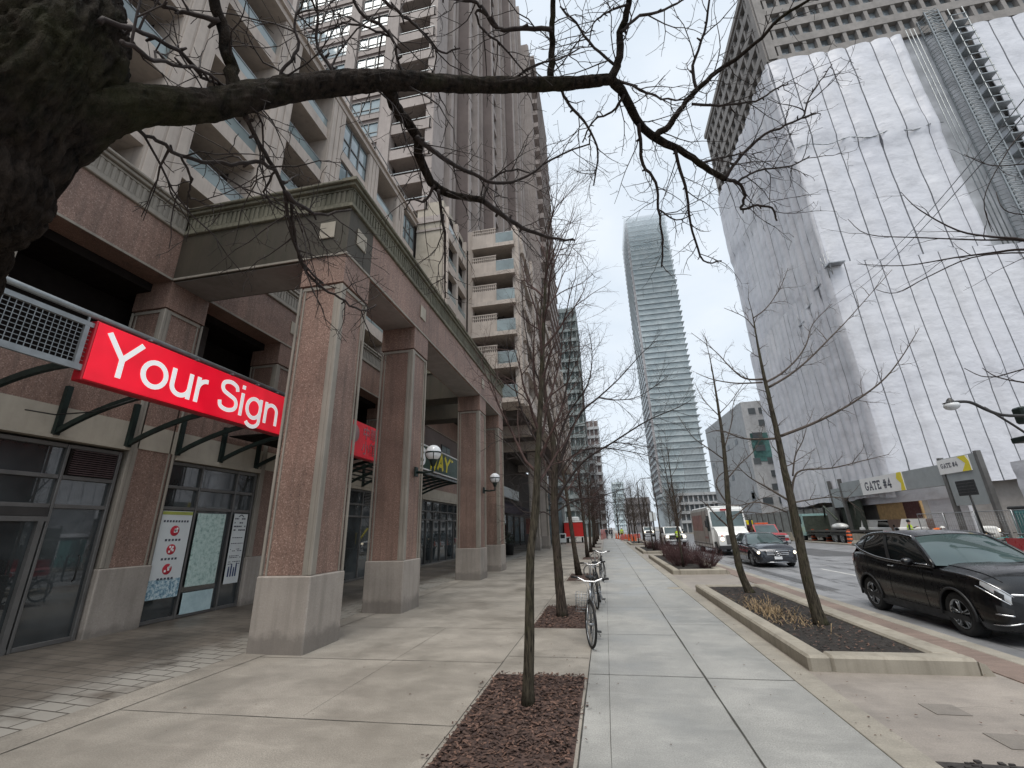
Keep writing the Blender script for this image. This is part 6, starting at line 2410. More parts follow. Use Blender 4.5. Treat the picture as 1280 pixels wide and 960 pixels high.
sed, cb2 = make_car('compact_car', 'dark grey car with lit headlights and star badge, coming up behind the thin trees', (7.5, 25.2, ROAD_Z), sed_st, sed_gh, 'car_grey', (-1.35, 1.35), .34, .22)
lit = NT('lit_headlamp')
lit.set(Base_Color=(.9, .88, .8)); lit.b.inputs['Emission Color'].default_value = (1, .86, .62, 1); lit.b.inputs['Emission Strength'].default_value = 2.2
M['lit'] = lit.mat
for s in (-1, 1):
    mb = cb2.patch(1.2, 3.0, .46, .63, s, .01, 8, u0b=.58, u1b=.64); h = obj('headlight', mb, M['lamp_glass'], sed, world=False)
    mb = MB(); mb.sphere(cb2.pt(1.6, .55, s) + Vector((0, -.03, 0)), .065, 10, 8, 0, (1, .5, 1)); obj('lamp_lens', mb, M['lit'], h, world=False)
    mb = cb2.patch(.6, 2.0, .25, .36, s, .005, 5); obj('air_intake', mb, M['plastic_black'], sed, world=False)
mb = MB()
mb.grid(lambda a, b: Vector(((2 * a - 1) * (.42 + .1 * b), -2.215 + .05 * (2 * a - 1) ** 2, .50 + .2 * b)), 8, 4)
gr = obj('grille', mb, M['plastic_black'], sed, world=False)
mb = MB()
for z in (.56, .63):
    for s in (-1, 1):
        mb.box(min(s * .12, s * .46), max(s * .12, s * .46), -2.235, -2.2, z - .018, z + .018, 0, .008)
mb.tube([((2 * a - 1) * .55, -2.235 + .05 * (2 * a - 1) ** 2, .71) for a in [i / 8 for i in range(9)]], .012, 5)
mb.tube([((2 * a - 1) * .80, -2.16 + .16 * (2 * a - 1) ** 2, .235) for a in [i / 12 for i in range(13)]], .022, 6)
obj('chrome_bar', mb, M['chrome'], gr, world=False)
mb = MB()
mb.tube([(.095 * math.cos(a), -2.25, .60 + .095 * math.sin(a)) for a in [2 * math.pi * k / 24 for k in range(25)]], .012, 6)
for k in range(3):
    a = math.pi / 2 + k * 2 * math.pi / 3
    mb.tube([(0, -2.255, .60), (.09 * math.cos(a), -2.25, .60 + .09 * math.sin(a))], [.02, .006], 5)
obj('star_badge', mb, M['chrome'], gr, world=False)
mb = MB(); mb.box(-.16, .16, -2.24, -2.215, .36, .48, 0, .004); obj('licence_plate', mb, M['plate'], sed, world=False)

# ---- white step van
van = thing('delivery_van', 'tall white step van with faded red panel on its dusty side, behind the grey car', 'van', (8.1, 35.2, ROAD_Z))


def vbox(name, b, mt, par=van, bev=.04):
    mb = MB(); mb.box(*b, 0, bev); return obj(name, mb, M[mt], par, world=False)


mb = MB(); mb.prism([(-2.2, .45), (4.4, .45), (4.4, 2.95), (4.25, 3.02), (-1.75, 3.02), (-2.05, 2.9), (-2.2, 2.0)], 'x', -1.12, 1.12)
bd = obj('body', mb, M['car_white'], van, world=False)
vbox('roof_cap', (-1.02, 1.02, -1.7, 4.2, 3.025, 3.12), 'car_white')
mb = MB()
mb.prism([(-3.15, .5), (-2.21, .5), (-2.21, 1.75), (-2.55, 1.62), (-3.0, 1.42), (-3.15, 1.2)], 'x', -.95, .95)
obj('bonnet', mb, M['car_white'], van, world=False)
for s in (-1, 1):
    x0, x1 = sorted((s * .04, s * 1.02))
    mb = MB(); mb.quad([(x0, -2.235, 1.78), (x1, -2.235, 1.78), (x1, -2.10, 2.75), (x0, -2.10, 2.75)]); obj('windscreen', mb, M['windscreen'], van, world=False)
    x = s * 1.125
    mb = MB(); mb.box(x - .01, x + .01, -1.2, 4.3, .75, 2.85); obj('side_panel', mb, M['van_side'], van, world=False)
    mb = MB(); mb.box(x - .016, x + .016, 0.2, 3.9, 1.5, 2.6); mb.box(x - .016, x + .016, -1.1, -.1, 1.0, 1.14); obj('livery', mb, M['van_red'], van, world=False)
    mb = MB(); mb.box(x - .014, x + .014, -1.9, -1.25, 1.5, 2.5); obj('door_window', mb, M['carglass'], van, world=False)
    mb = MB(); mb.box(x - .02, x + .02, -1.22, -1.16, .6, 2.9); mb.box(x - .02, x + .02, -.1, -.05, .6, 2.9); mb.box(x - .03, x + .03, -2.1, 4.3, .62, .70); obj('side_trim', mb, M['frame'], van, world=False)
    mb = MB(); mb.tube([(s * 1.12, -2.0, 2.4), (s * 1.38, -2.25, 2.3), (s * 1.38, -2.25, 1.7)], .02, 6); mb.box(s * 1.38 - .09, s * 1.38 + .09, -2.28, -2.22, 1.75, 2.2, 0, .02); obj('mirror', mb, M['plastic_black'], van, world=False)
    mb = MB(); mb.lathe([(.001, -.02), (.11, -.02), (.13, .02)], (s * .72, -3.16, 1.0), 16, 'y'); hl = obj('headlight', mb, M['lit'], van, world=False)
    mb = MB(); mb.box(s * .72 - .07, s * .72 + .07, -3.17, -3.14, 1.17, 1.24, 0, .01); obj('indicator', mb, M['orange'], van, world=False)
    for y in (-2.35, 2.6):
        wheel(van, s * .92, y, .42, .42, .28, s, 6, 'steel')
mb = MB(); mb.box(-1.0, 1.0, -3.3, -3.14, .38, .62, 0, .03); mb.box(-1.05, 1.05, -3.1, 4.3, .36, .47); obj('bumper', mb, M['plastic_black'], van, world=False)
mb = MB()
mb.box(-.5, .5, -3.175, -3.15, .68, 1.25, 0, .01); obj('grille', mb, M['frame'], van, world=False)
mb = MB(); mb.box(-.04, .04, -2.24, -2.08, 1.75, 2.8); mb.box(-1.1, 1.1, -2.25, -2.19, 1.70, 1.78); obj('windscreen_post', mb, M['car_white'], van, world=False)
mb = MB(); mb.box(-.35, .35, -2.17, -2.12, 2.80, 2.93); obj('header_badge', mb, M['car_red'], van, world=False)

# ---- box-cab vehicles further back


def pickup(name, label, loc, paint, group=None, bed=True, cat='pickup truck', rz=0.0, bar=False):
    p = thing(name, label, cat, loc, rz, group)
    st = [(-2.75, .80, .50, .98, 1.02), (-2.7, .90, .42, 1.08, 1.13), (-2.4, .96, .38, 1.14, 1.2), (-1.4, .98, .38, 1.16, 1.22), (-1.0, .98, .38, 1.17, 1.2), (.5, .98, .38, 1.18, 1.2), (2.6, .98, .42, 1.2, 1.21), (2.7, .92, .45, 1.15, 1.16)]
    c = CarBody(st)
    cut_arches(c.mesh(30, 20), [(-1.75, .42), (1.75, .42)], .5, .98, [M[paint], M['black_steel']], 'body', p)
    mb = MB()
    mb.prism([(-1.15, 1.15), (-.55, 1.80), (.9 if bed else 2.4, 1.84), (1.15 if bed else 2.65, 1.15)], 'x', -.86, .86)
    obj('cab', mb, M[paint], p, world=False)
    mb = MB(); mb.quad([(-.8, -1.16, 1.2), (.8, -1.16, 1.2), (.74, -.60, 1.77), (-.74, -.60, 1.77)]); obj('windscreen', mb, M['windscreen'], p, world=False)
    for s in (-1, 1):
        mb = MB(); mb.quad([(s * .868, -.95, 1.2), (s * .868, 1.0, 1.2), (s * .868, .8, 1.75), (s * .868, -.5, 1.75)]); obj('side_window', mb, M['carglass'], p, world=False)
        mb = MB(); mb.box(s * .78 - .14, s * .78 + .14, -2.78, -2.70, .82, 1.02, 0, .02); obj('headlight', mb, M['lit'] if not bar else M['lamp_glass'], p, world=False)
        mb = MB(); mb.box(s * 1.08 - .1, s * 1.08 + .1, -.85, -.72, 1.2, 1.4, 0, .03); obj('mirror', mb, M['plastic_black'], p, world=False)
        for y in (-1.75, 1.75):
            wheel(p, s * .85, y, .42, .42, .26, s, 6)
    mb = MB(); mb.box(-.62, .62, -2.80, -2.72, .66, 1.04, 0, .02); g_ = obj('grille', mb, M['plastic_black'], p, world=False)
    mb = MB(); mb.box(-.60, .60, -2.82, -2.79, .70, .73); mb.box(-.60, .60, -2.82, -2.79, .84, .87); mb.box(-.60, .60, -2.82, -2.79, .98, 1.01); obj('chrome_bar', mb, M['chrome'], g_, world=False)
    mb = MB(); mb.box(-.96, .96, -2.9, -2.74, .42, .62, 0, .04); obj('bumper', mb, M['steel'], p, world=False)
    if bar:
        mb = MB(); mb.box(-.5, .5, -.1, .15, 1.85, 1.95, 0, .02); obj('light_bar', mb, M['orange'], p, world=False)
    return p


pickup('pickup_truck', 'red pickup truck facing us beyond the grey car, parked by the site fence', (12.6, 41, ROAD_Z), 'car_red', bar=True)
pickup('passenger_van', 'white vehicle stopped behind the worker in the yellow vest', (6.6, 49.5, ROAD_Z), 'car_white', bed=False, cat='van')
pickup('parked_car', 'pale distant van on the road beyond the orange cones', (8.3, 96, ROAD_Z), 'car_white', bed=False, cat='van')
pickup('parked_car', 'dark distant vehicle stopped to the right of the far cones', (11.0, 78, ROAD_Z), 'car_grey', bed=False, cat='car')
pickup('white_van', 'white van parked under the gate sign on the building site', (25.0, 46.0, -.02), 'car_white', bed=False, cat='van', rz=R(20))
pickup('white_van', 'second white vehicle on the building site, right behind the crouching workers', (25.5, 41.0, -.02), 'car_white', bed=False, cat='van', rz=R(60))

# ---- flatbed truck with turquoise cab, standing by the hoarding
fb = thing('flatbed_truck', 'long flatbed truck with pale turquoise cab standing along the site hoarding', 'truck', (21.25, 50.5, ROAD_Z), R(180))
mb = MB(); mb.prism([(-3.6, .6), (-1.7, .6), (-1.7, 2.7), (-3.2, 2.75), (-3.6, 1.75)], 'x', -1.15, 1.15); obj('cab', mb, M['teal_cab'], fb, world=False)
mb = MB(); mb.quad([(-1.05, -3.60, 1.78), (1.05, -3.60, 1.78), (1.0, -3.24, 2.65), (-1.0, -3.24, 2.65)]); obj('windscreen', mb, M['carglass'], fb, world=False)
for s in (-1, 1):
    mb = MB(); mb.quad([(s * 1.16, -3.25, 1.7), (s * 1.16, -2.2, 1.7), (s * 1.16, -2.2, 2.5), (s * 1.16, -3.05, 2.5)]); obj('side_window', mb, M['carglass'], fb, world=False)
    for y in (-2.7, 4.2, 5.4):
        wheel(fb, s * .98, y, .5, .5, .3, s, 6, 'steel')
    mb = MB(); mb.box(s * 1.1 - .05, s * 1.1 + .05, -1.4, 7.0, .72, .9); mb.box(s * .95 - .1, s * .95 + .1, 0, 2.6, .5, .9, 0, .03); obj('chassis_rail', mb, M['black_steel'], fb, world=False)
mb = MB(); mb.box(-1.2, 1.2, -1.5, 7.2, .98, 1.12); obj('bed', mb, M['frame_dark'], fb, world=False)
mb = MB(); mb.box(-1.15, 1.15, -1.65, -1.5, .98, 2.5); mb.tube([(-.9, -1.55, 2.4), (.3, 1.5, 3.3), (.5, 4.0, 2.0)], .09, 6); obj('headboard_crane', mb, M['hoard_green'], fb, world=False)
mb = MB(); mb.box(-1.2, 1.2, -3.72, -3.58, .45, .75, 0, .04); obj('bumper', mb, M['plastic_black'], fb, world=False)
mb = MB(); mb.sphere((0, 0, 0), .55, 10, 7, 0, (1.1, 1.8, .6)); mb.shift((0, 3.0, 1.42)); solo_loc = fb
o = obj('load_cover', mb, M['car_white'], fb, world=False)

# small yellow excavator beyond the red pickup
ex = thing('excavator', 'small yellow excavator far up the road beyond the red pickup truck', 'excavator', (17.3, 62, ROAD_Z), R(200))
for s in (-1, 1):
    mb = MB(); mb.prism([(-1.2, .1), (-1.0, 0), (1.0, 0), (1.2, .1), (1.25, .35), (1.0, .6), (-1.0, .6), (-1.25, .35)], 'x', s * .8 - .22, s * .8 + .22); obj('track', mb, M['plastic_black'], ex, world=False)
mb = MB(); mb.box(-.95, .95, -.3, 1.5, .7, 1.35, 0, .1); mb.box(-.85, -.0, -1.0, .3, .7, 2.3, 0, .08); obj('body', mb, M['yellow'], ex, world=False)
mb = MB(); mb.box(-.86, .01, -.9, .2, 1.3, 2.15, 0, .03); obj('cab_window', mb, M['carglass'], ex, world=False)
mb = MB(); mb.tube([(.3, -.6, .95), (.3, -2.0, 2.7), (.3, -3.0, 2.5)], .13, 6); mb.tube([(.3, -3.0, 2.6), (.3, -3.4, .9)], .1, 6); mb.prism([(-3.7, .9), (-3.1, .9), (-3.2, .3), (-3.6, .2)], 'x', .05, .55); obj('digging_arm', mb, M['yellow'], ex, world=False)
# clutter on the site
random.seed(19)
for k, (x, y, l) in enumerate(((20.9, 38.0, 'stack of pale timber pallets in front of the gate boards'), (22.0, 33.5, 'low stack of pallets behind the bending worker'))):
    p = thing('pallet_stack', l, 'pallets', (x, y, -.02))
    for q in range(6):
        mb = MB(); z = q * .15 - .02
        for i in range(5): mb.box(x - .6 + i * .27, x - .6 + i * .27 + .12, y - .5, y + .5, z + .1, z + .13)
        for i in range(3): mb.box(x - .6, x + .6, y - .5 + i * .45, y - .4 + i * .45, z, z + .098)
        obj('pallet', mb, M['wood'], p)
for k, (x, y, l) in enumerate(((19.6, 40.5, 'grey concrete road barrier by the drums, nearest to the gate'), (19.55, 56.0, 'grey concrete road barrier beside the flatbed truck'))):
    mb = MB(); mb.prism([(x - .3, -.02), (x + .3, -.02), (x + .3, .08), (x + .12, .3), (x + .08, .8), (x - .08, .8), (x - .12, .3), (x - .3, .08)], 'y', y - 1.5, y + 1.5)
    solo('concrete_barrier', mb, M['planter'], l, 'barrier', 'concrete barriers along the site', (x, y, -.02))
mb = MB()
for q in range(7):
    mb.tube([(24.6 + .12 * (q % 4), 46.8, .1 + .12 * (q // 4)), (24.6 + .12 * (q % 4), 50.5, .1 + .12 * (q // 4))], .06, 8)
solo('pipe_bundle', mb, M['steel'], 'bundle of grey pipes lying behind the gate', 'pipes', None, (24.8, 48.6, 0))

# ================================================================== bicycles


def bicycle(label, loc, rz, frame_mat, lean, basket=True, group='bicycles chained along the walk'):
    """front towards -y"""
    b = thing('bicycle', label, 'bicycle', loc, rz, group)
    b.rotation_euler = (0, lean, rz)
    Rw = .335
    fy, ry = -.52, .53
    steer = R(14)

    def wh(y, st, name):
        mb = MB()
        c, s = math.cos(st), math.sin(st)

        def P(r, a, off=0):
            q = Vector((off, r * math.cos(a), r * math.sin(a)))
            return Vector((q.x * c - q.y * s, q.x * s + q.y * c + y, q.z + Rw))
        ring = [P(Rw - .018, 2 * math.pi * k / 40) for k in range(41)]
        mb.tube(ring, .02, 8)
        w = obj(name, mb, M['tyre'], b, world=False)
        mb = MB(); mb.tube([P(Rw - .042, 2 * math.pi * k / 40) for k in range(41)], .009, 6)
        obj('rim', mb, M['alloy'], w, world=False)
        mb = MB()
        for k in range(28):
            a = 2 * math.pi * k / 28
            mb.tube([P(.02, a + (.9 if k % 2 else -.9), .025 * (1 if k % 4 < 2 else -1)), P(Rw - .045, a)], .0016, 3)
        mb.tube([P(0, 0, -.045), P(0, 0, .045)], .02, 8)
        obj('spokes', mb, M['steel'], w, world=False)
        return P
    Pf = wh(fy, steer, 'wheel'); wh(ry, 0, 'wheel')
    bb_ = Vector((0, .12, .28)); seat = Vector((0, .30, .80)); head_t = Vector((0, -.34, .80)); head_b = Vector((0, -.38, .66))
    mb = MB()
    mb.tube([bb_, seat], .016, 8); mb.tube([bb_, head_b], .019, 8); mb.tube([seat - Vector((0, .03, .1)), head_t - Vector((0, .0, .02))], .016, 8)
    mb.tube([head_t + Vector((0, 0, .04)), head_b - Vector((0, .01, .03))], .021, 8)
    for s in (-1, 1):
        mb.tube([bb_ + Vector((s * .03, 0, 0)), Vector((s * .055, ry, Rw))], .009, 6)
        mb.tube([seat + Vector((s * .015, -.01, -.06)), Vector((s * .055, ry, Rw))], .008, 6)
    f = obj('frame', mb, M[frame_mat], b, world=False)
    mb = MB()
    for s in (-1, 1):
        mb.tube([head_b + Vector((s * .05, -.015, -.03)), Pf(0, 0, s * .05)], .011, 6)
    mb.tube([head_b + Vector((-.055, -.015, -.02)), head_b + Vector((.055, -.015, -.02))], .016, 6)
    obj('fork', mb, M[frame_mat], b, world=False)
    mb = MB()
    mb.tube([head_t, head_t + Vector((0, -.02, .14))], .014, 8)
    hb = head_t + Vector((0, -.04, .15))
    mb.tube([hb + Vector((-.30, .12, .05)), hb + Vector((-.2, .05, .05)), hb + Vector((-.08, 0, .0)), hb + Vector((.08, 0, 0)), hb + Vector((.2, .0, .05)), hb + Vector((.30, .06, .05))], .0125, 8)
    h = obj('handlebar', mb, M['chrome'], b, world=False)
    mb = MB()
    mb.tube([hb + Vector((-.31, .125, .05)), hb + Vector((-.20, .055, .05))], .019, 8); mb.tube([hb + Vector((.31, .062, .05)), hb + Vector((.2, .005, .05))], .019, 8)
    obj('grip', mb, M['plastic_black'], h, world=False)
    mb = MB()
    mb.tube([hb + Vector((-.17, .0, .03)), hb + Vector((-.25, .04, .0))], .006, 4); mb.tube([hb + Vector((.17, -.04, .03)), hb + Vector((.25, -.02, .0))], .006, 4)
    mb.tube([hb + Vector((-.1, -.02, .0)), hb + Vector((-.05, -.1, -.05)), head_b + Vector((0, -.06, 0))], .004, 4); mb.tube([hb + Vector((.1, -.02, .0)), hb + Vector((.05, -.1, -.06)), head_b + Vector((.02, -.05, 0))], .004, 4)
    obj('brake_lever', mb, M['steel'], h, world=False)
    mb = MB()
    mb.tube([seat, seat + Vector((0, .03, .12))], .013, 8); mb.sphere(seat + Vector((0, .06, .15)), .1, 12, 8, 0, (.85, 1.35, .32)); mb.sphere(seat + Vector((0, -.07, .15)), .04, 10, 6, 0, (.8, 1.8, .6))
    obj('saddle', mb, M['plastic_black'], b, world=False)
    mb = MB()
    mb.lathe([(.09, -.004), (.09, .004), (.03, .006)], (.05, bb_.y, bb_.z), 20, 'x')
    mb.tube([bb_ + Vector((-.06, 0, 0)), bb_ + Vector((.08, 0, 0))], .016, 8)
    mb.tube([bb_ + Vector((.075, 0, 0)), bb_ + Vector((.085, -.08, -.15))], .01, 6); mb.tube([bb_ + Vector((-.06, 0, 0)), bb_ + Vector((-.075, .08, .15))], .01, 6)
    ck = obj('crank', mb, M['steel'], b, world=False)
    for (x, y, z) in ((.13, -.08, -.15), (-.12, .08, .15)):
        mb = MB(); mb.box(bb_.x + x - .045, bb_.x + x + .045, bb_.y + y - .035, bb_.y + y + .035, bb_.z + z - .012, bb_.z + z + .012, 0, .006); obj('pedal', mb, M['plastic_black'], ck, world=False)
    mb = MB()
    for z in (bb_.z + .09, bb_.z - .09):
        mb.tube([(.05, bb_.y, z), (.05, ry, Rw + (.03 if z > bb_.z else -.03))], .004, 4)
    mb.tube([(.05, ry + .03 * math.cos(a), Rw + .03 * math.sin(a)) for a in [k * .8 for k in range(9)]], .005, 4)
    obj('chain', mb, M['black_steel'], b, world=False)
    # fenders
    mb = MB()
    mb.tube([Pf(Rw + .02, R(a)) for a in range(40, 175, 12)], .012, 5); mb.tube([(0, ry + (Rw + .02) * math.cos(R(a)), Rw + (Rw + .02) * math.sin(R(a))) for a in range(5, 140, 12)], .012, 5)
    obj('mudguard', mb, M['plastic_black'], b, world=False)
    if basket:
        mb = MB()
        x0, x1, y0, y1, z0, z1 = -.26, -.06, .28, .62, .38, .66
        for z in (z0, z0 + .09, z0 + .18, z1):
            mb.tube([(x0, y0, z), (x1, y0, z), (x1, y1, z), (x0, y1, z), (x0, y0, z)], .005, 4)
        for k in range(5):
            x = x0 + (x1 - x0) * k / 4
            mb.tube([(x, y0, z0), (x, y0, z1)], .004, 4); mb.tube([(x, y1, z0), (x, y1, z1)], .004, 4); mb.tube([(x, y0, z0), (x, y1, z0)], .004, 4)
        for k in range(7):
            y = y0 + (y1 - y0) * k / 6
            mb.tube([(x0, y, z0), (x0, y, z1)], .004, 4); mb.tube([(x1, y, z0), (x1, y, z1)], .004, 4)
        mb.tube([(0, .36, .74), (0, .75, .73)], .008, 5); mb.tube([(.05, .72, .73), (.055, ry, Rw)], .006, 4); mb.tube([(-.05, .72, .73), (-.055, ry, Rw)], .006, 4)
        obj('basket', mb, M['steel'], b, world=False)
    mb = MB(); mb.tube([(.03, .2, .27), (.16, .26, 0.01)], .008, 5); obj('kickstand', mb, M['steel'], b, world=False)
    return b


bicycle('bicycle with chrome handlebar and side wire basket beside the second mulch bed', (-.40, 8.45, .0), R(2), 'alloy', R(3))
bicycle('dark bicycle standing just behind the bicycle with the wire basket', (-.32, 12.0, 0), R(-3), 'black_steel', R(-3), False)
bicycle('dark bicycle leaning by the third mulch bed', (-.30, 17.6, 0), R(4), 'black_steel', R(3), False)
# bike posts
for k, (y, l) in enumerate(((12.6, 'slim ring and post stand beside the second bicycle'), (18.2, 'slim ring and post stand by the third mulch bed'))):
    mb = MB(); mb.tube([(-.5, y, 0), (-.5, y, .95)], .028, 10); mb.tube([(-.5 + .16 * math.cos(a), y, .72 + .16 * math.sin(a)) for a in [2 * math.pi * q / 20 for q in range(21)]], .016, 6)
    solo('bike_stand', mb, M['frame'], l, 'bike stand', 'ring and post bike stands', (-.5, y, 0))

# ================================================================== people


def person(label, loc, rz, pose, top, legs_m, vest=None, hat=None, h=1.76, held=None):
    p = thing('person', label, 'person', loc, rz)
    s = h / 1.76
    J = {'pelvis': (0, 0, .94), 'chest': (0, .0, 1.30), 'neck': (0, 0, 1.47), 'head0': (0, -.01, 1.55), 'head': (0, -.015, 1.66)}
    for sd, n in ((-1, 'l'), (1, 'r')):
        J['hip' + n] = (sd * .10, 0, .90); J['knee' + n] = (sd * .11, -.02, .50); J['ank' + n] = (sd * .115, .02, .09); J['toe' + n] = (sd * .13, -.16, .03)
        J['sh' + n] = (sd * .19, 0, 1.42); J['elb' + n] = (sd * .25, .03, 1.13); J['wri' + n] = (sd * .25, -.05, .88); J['hand' + n] = (sd * .25, -.09, .79)
    for k, v in pose.items():
        J[k] = v
    names = list(J)
    rad = {'pelvis': .15, 'chest': .155, 'neck': .062, 'head0': .075, 'head': .098}
    for n in 'lr':
        rad.update({'hip' + n: .098, 'knee' + n: .064, 'ank' + n: .045, 'toe' + n: .04, 'sh' + n: .066, 'elb' + n: .046, 'wri' + n: .032, 'hand' + n: .038})
    E = [('pelvis', 'chest'), ('chest', 'neck'), ('neck', 'head0'), ('head0', 'head')]
    for n in 'lr':
        E += [('pelvis', 'hip' + n), ('hip' + n, 'knee' + n), ('knee' + n, 'ank' + n), ('ank' + n, 'toe' + n), ('chest', 'sh' + n), ('sh' + n, 'elb' + n), ('elb' + n, 'wri' + n), ('wri' + n, 'hand' + n)]
    me = bpy.data.meshes.new('body')
    me.from_pydata([tuple(c * s for c in J[k]) for k in names], [(names.index(a), names.index(b)) for a, b in E], [])
    o = bpy.data.objects.new('tmp', me); col.objects.link(o)
    md = o.modifiers.new('s', 'SKIN'); md.use_smooth_shade = True
    for i, k in enumerate(names):
        r = rad[k] * s
        me.skin_vertices[0].data[i].radius = (r * (1.15 if k in ('chest', 'pelvis') else 1), r * (.8 if k in ('chest', 'pelvis') else 1))
        me.skin_vertices[0].data[i].use_root = (k == 'pelvis')
    sb = o.modifiers.new('ss', 'SUBSURF'); sb.levels = 2; sb.render_levels = 2
    bpy.context.view_layer.update()
    m2 = bpy.data.meshes.new_from_object(o.evaluated_get(bpy.context.evaluated_depsgraph_get()))
    bpy.data.objects.remove(o)
    for mt in (top, legs_m, 'skin', 'plastic_black'):
        m2.materials.append(M[mt])
    segs = [(Vector(J[a]) * s, Vector(J[b]) * s, a, b) for a, b in E]
    for f in m2.polygons:
        c = Vector(f.center); best = None
        for (a, b, na, nb) in segs:
            ab = b - a; t_ = max(0, min(1, (c - a).dot(ab) / max(1e-9, ab.length_squared))); d = (a + ab * t_ - c).length
            if best is None or d < best[0]: best = (d, na, nb, t_)
        na, nb = best[1], best[2]
        if nb[:4] in ('hand', 'head') or nb == 'head0': mi = 2
        elif nb[:3] == 'toe': mi = 3
        elif nb[:3] in ('hip', 'kne', 'ank'): mi = 1
        elif nb == 'chest' and best[3] < .15: mi = 1
        else: mi = 0
        f.material_index = mi; f.use_smooth = True
    bo = bpy.data.objects.new('body', m2); col.objects.link(bo); bo.parent = p
    hd = Vector(J['head']) * s
    if vest:
        a, b = Vector(J['pelvis']) * s, Vector(J['neck']) * s
        ax_ = (b - a)
        mb = MB()
        side = Vector((1, 0, 0)); fr = ax_.normalized().cross(side)
        rows = []
        for t_, rx, ry in ((-.02, .205, .165), (.2, .205, .165), (.45, .215, .17), (.7, .235, .165), (.88, .215, .12), (.98, .12, .08)):
            c = a + ax_ * t_
            rows.append([c + side * rx * s * math.cos(q) + fr * ry * s * math.sin(q) for q in [2 * math.pi * k / 20 for k in range(20)]])
        v = [q for r in rows for q in r]
        f = [(i * 20 + k, i * 20 + (k + 1) % 20, (i + 1) * 20 + (k + 1) % 20, (i + 1) * 20 + k) for i in range(5) for k in range(20)]
        mb.add(v, f, 0, True)
        vo = obj('safety_vest', mb, M[vest], p, world=False)
        mb = MB()
        for t_ in (.25, .5):
            c = a + ax_ * t_
            mb.tube([c + side * .217 * s * math.cos(q) + fr * .175 * s * math.sin(q) for q in [2 * math.pi * k / 20 for k in range(21)]], .022, 4)
        obj('reflective_band', mb, M['car_white'], vo, world=False)
    if hat:
        mb = MB(); mb.lathe([(.155 * s, .0), (.125 * s, .015), (.12 * s, .06 * s), (.08 * s, .12 * s), (.001, .14 * s)], (hd.x, hd.y - .01, hd.z + .03), 18); obj('hard_hat', mb, M[hat], p, world=False)
    else:
        mb = MB(); mb.sphere((hd.x, hd.y + .018, hd.z + .03), .108 * s, 14, 10, 0, (1, 1.05, 1)); obj('hair', mb, M['cloth_dark'], p, world=False)
    mb = MB()
    for sx in (-1, 1):
        mb.sphere((hd.x + sx * .035, hd.y - .088 * s, hd.z + .005), .012, 8, 6)
    obj('eyes', mb, M['plastic_black'], p, world=False)
    mb = MB(); mb.sphere((hd.x, hd.y - .1 * s, hd.z - .025), .018, 8, 6, 0, (.8, 1.1, 1.5)); obj('nose', mb, M['skin'], p, world=False)
    return p


stride = {'kneel': (-.11, -.14, .52), 'ankl': (-.11, -.22, .10), 'toel': (-.12, -.40, .05), 'kneer': (.11, -.02, .50), 'ankr': (.11, .24, .14), 'toer': (.12, .10, .03), 'wril': (-.26, .12, .90), 'handl': (-.26, .12, .81), 'wrir': (.26, -.2, .92), 'handr': (.26, -.25, .84)}
bend = {'pelvis': (0, .10, .86), 'chest': (0, -.16, 1.10), 'neck': (0, -.34, 1.18), 'head0': (0, -.41, 1.20), 'head': (0, -.50, 1.18), 'hipl': (-.1, .1, .82), 'hipr': (.1, .1, .82), 'kneel': (-.13, -.06, .46), 'kneer': (.13, -.06, .46), 'shl': (-.19, -.26, 1.14), 'shr': (.19, -.26, 1.14), 'elbl': (-.22, -.30, .85), 'elbr': (.22, -.30, .85), 'wril': (-.16, -.42, .62), 'wrir': (.16, -.42, .62), 'handl': (-.14, -.46, .54), 'handr': (.14, -.46, .54)}
point = {'elbr': (.33, -.15, 1.22), 'wrir': (.36, -.38, 1.30), 'handr': (.36, -.47, 1.32)}
person('worker in yellow hi vis vest standing in the road beside the white vehicle', (6.35, 43.6, ROAD_Z), R(-20), point, 'cloth_dark', 'cloth_dark', 'hivis', None)
person('worker in a yellow vest over black near the white van at the gate', (20.9, 37.0, -.02), R(60), point, 'cloth_dark', 'cloth_dark', 'hivis', None)
person('worker in orange jacket and white hard hat bending over on the building site', (20.9, 34.8, -.02), R(70), bend, 'hivis_o', 'hivis_o', 'hivis_o', 'hat_white')
person('far worker in a yellow green jacket standing among the orange cones', (2.4, 72, 0), R(20), {}, 'hivis', 'cloth_dark', 'hivis', 'hat_white')
person('pedestrian in dark coat walking at the end of the sidewalk, left of two', (.15, 76, 0), R(10), stride, 'cloth_dark', 'cloth_dark')
person('pedestrian in grey coat walking at the end of the sidewalk, right of two', (.95, 80, 0), R(190), stride, 'cloth_grey', 'cloth_dark')
person('pedestrian in dark jacket standing by the building in the far passage', (-4.6, 70, 0), R(40), {}, 'cloth_dark', 'cloth_grey')

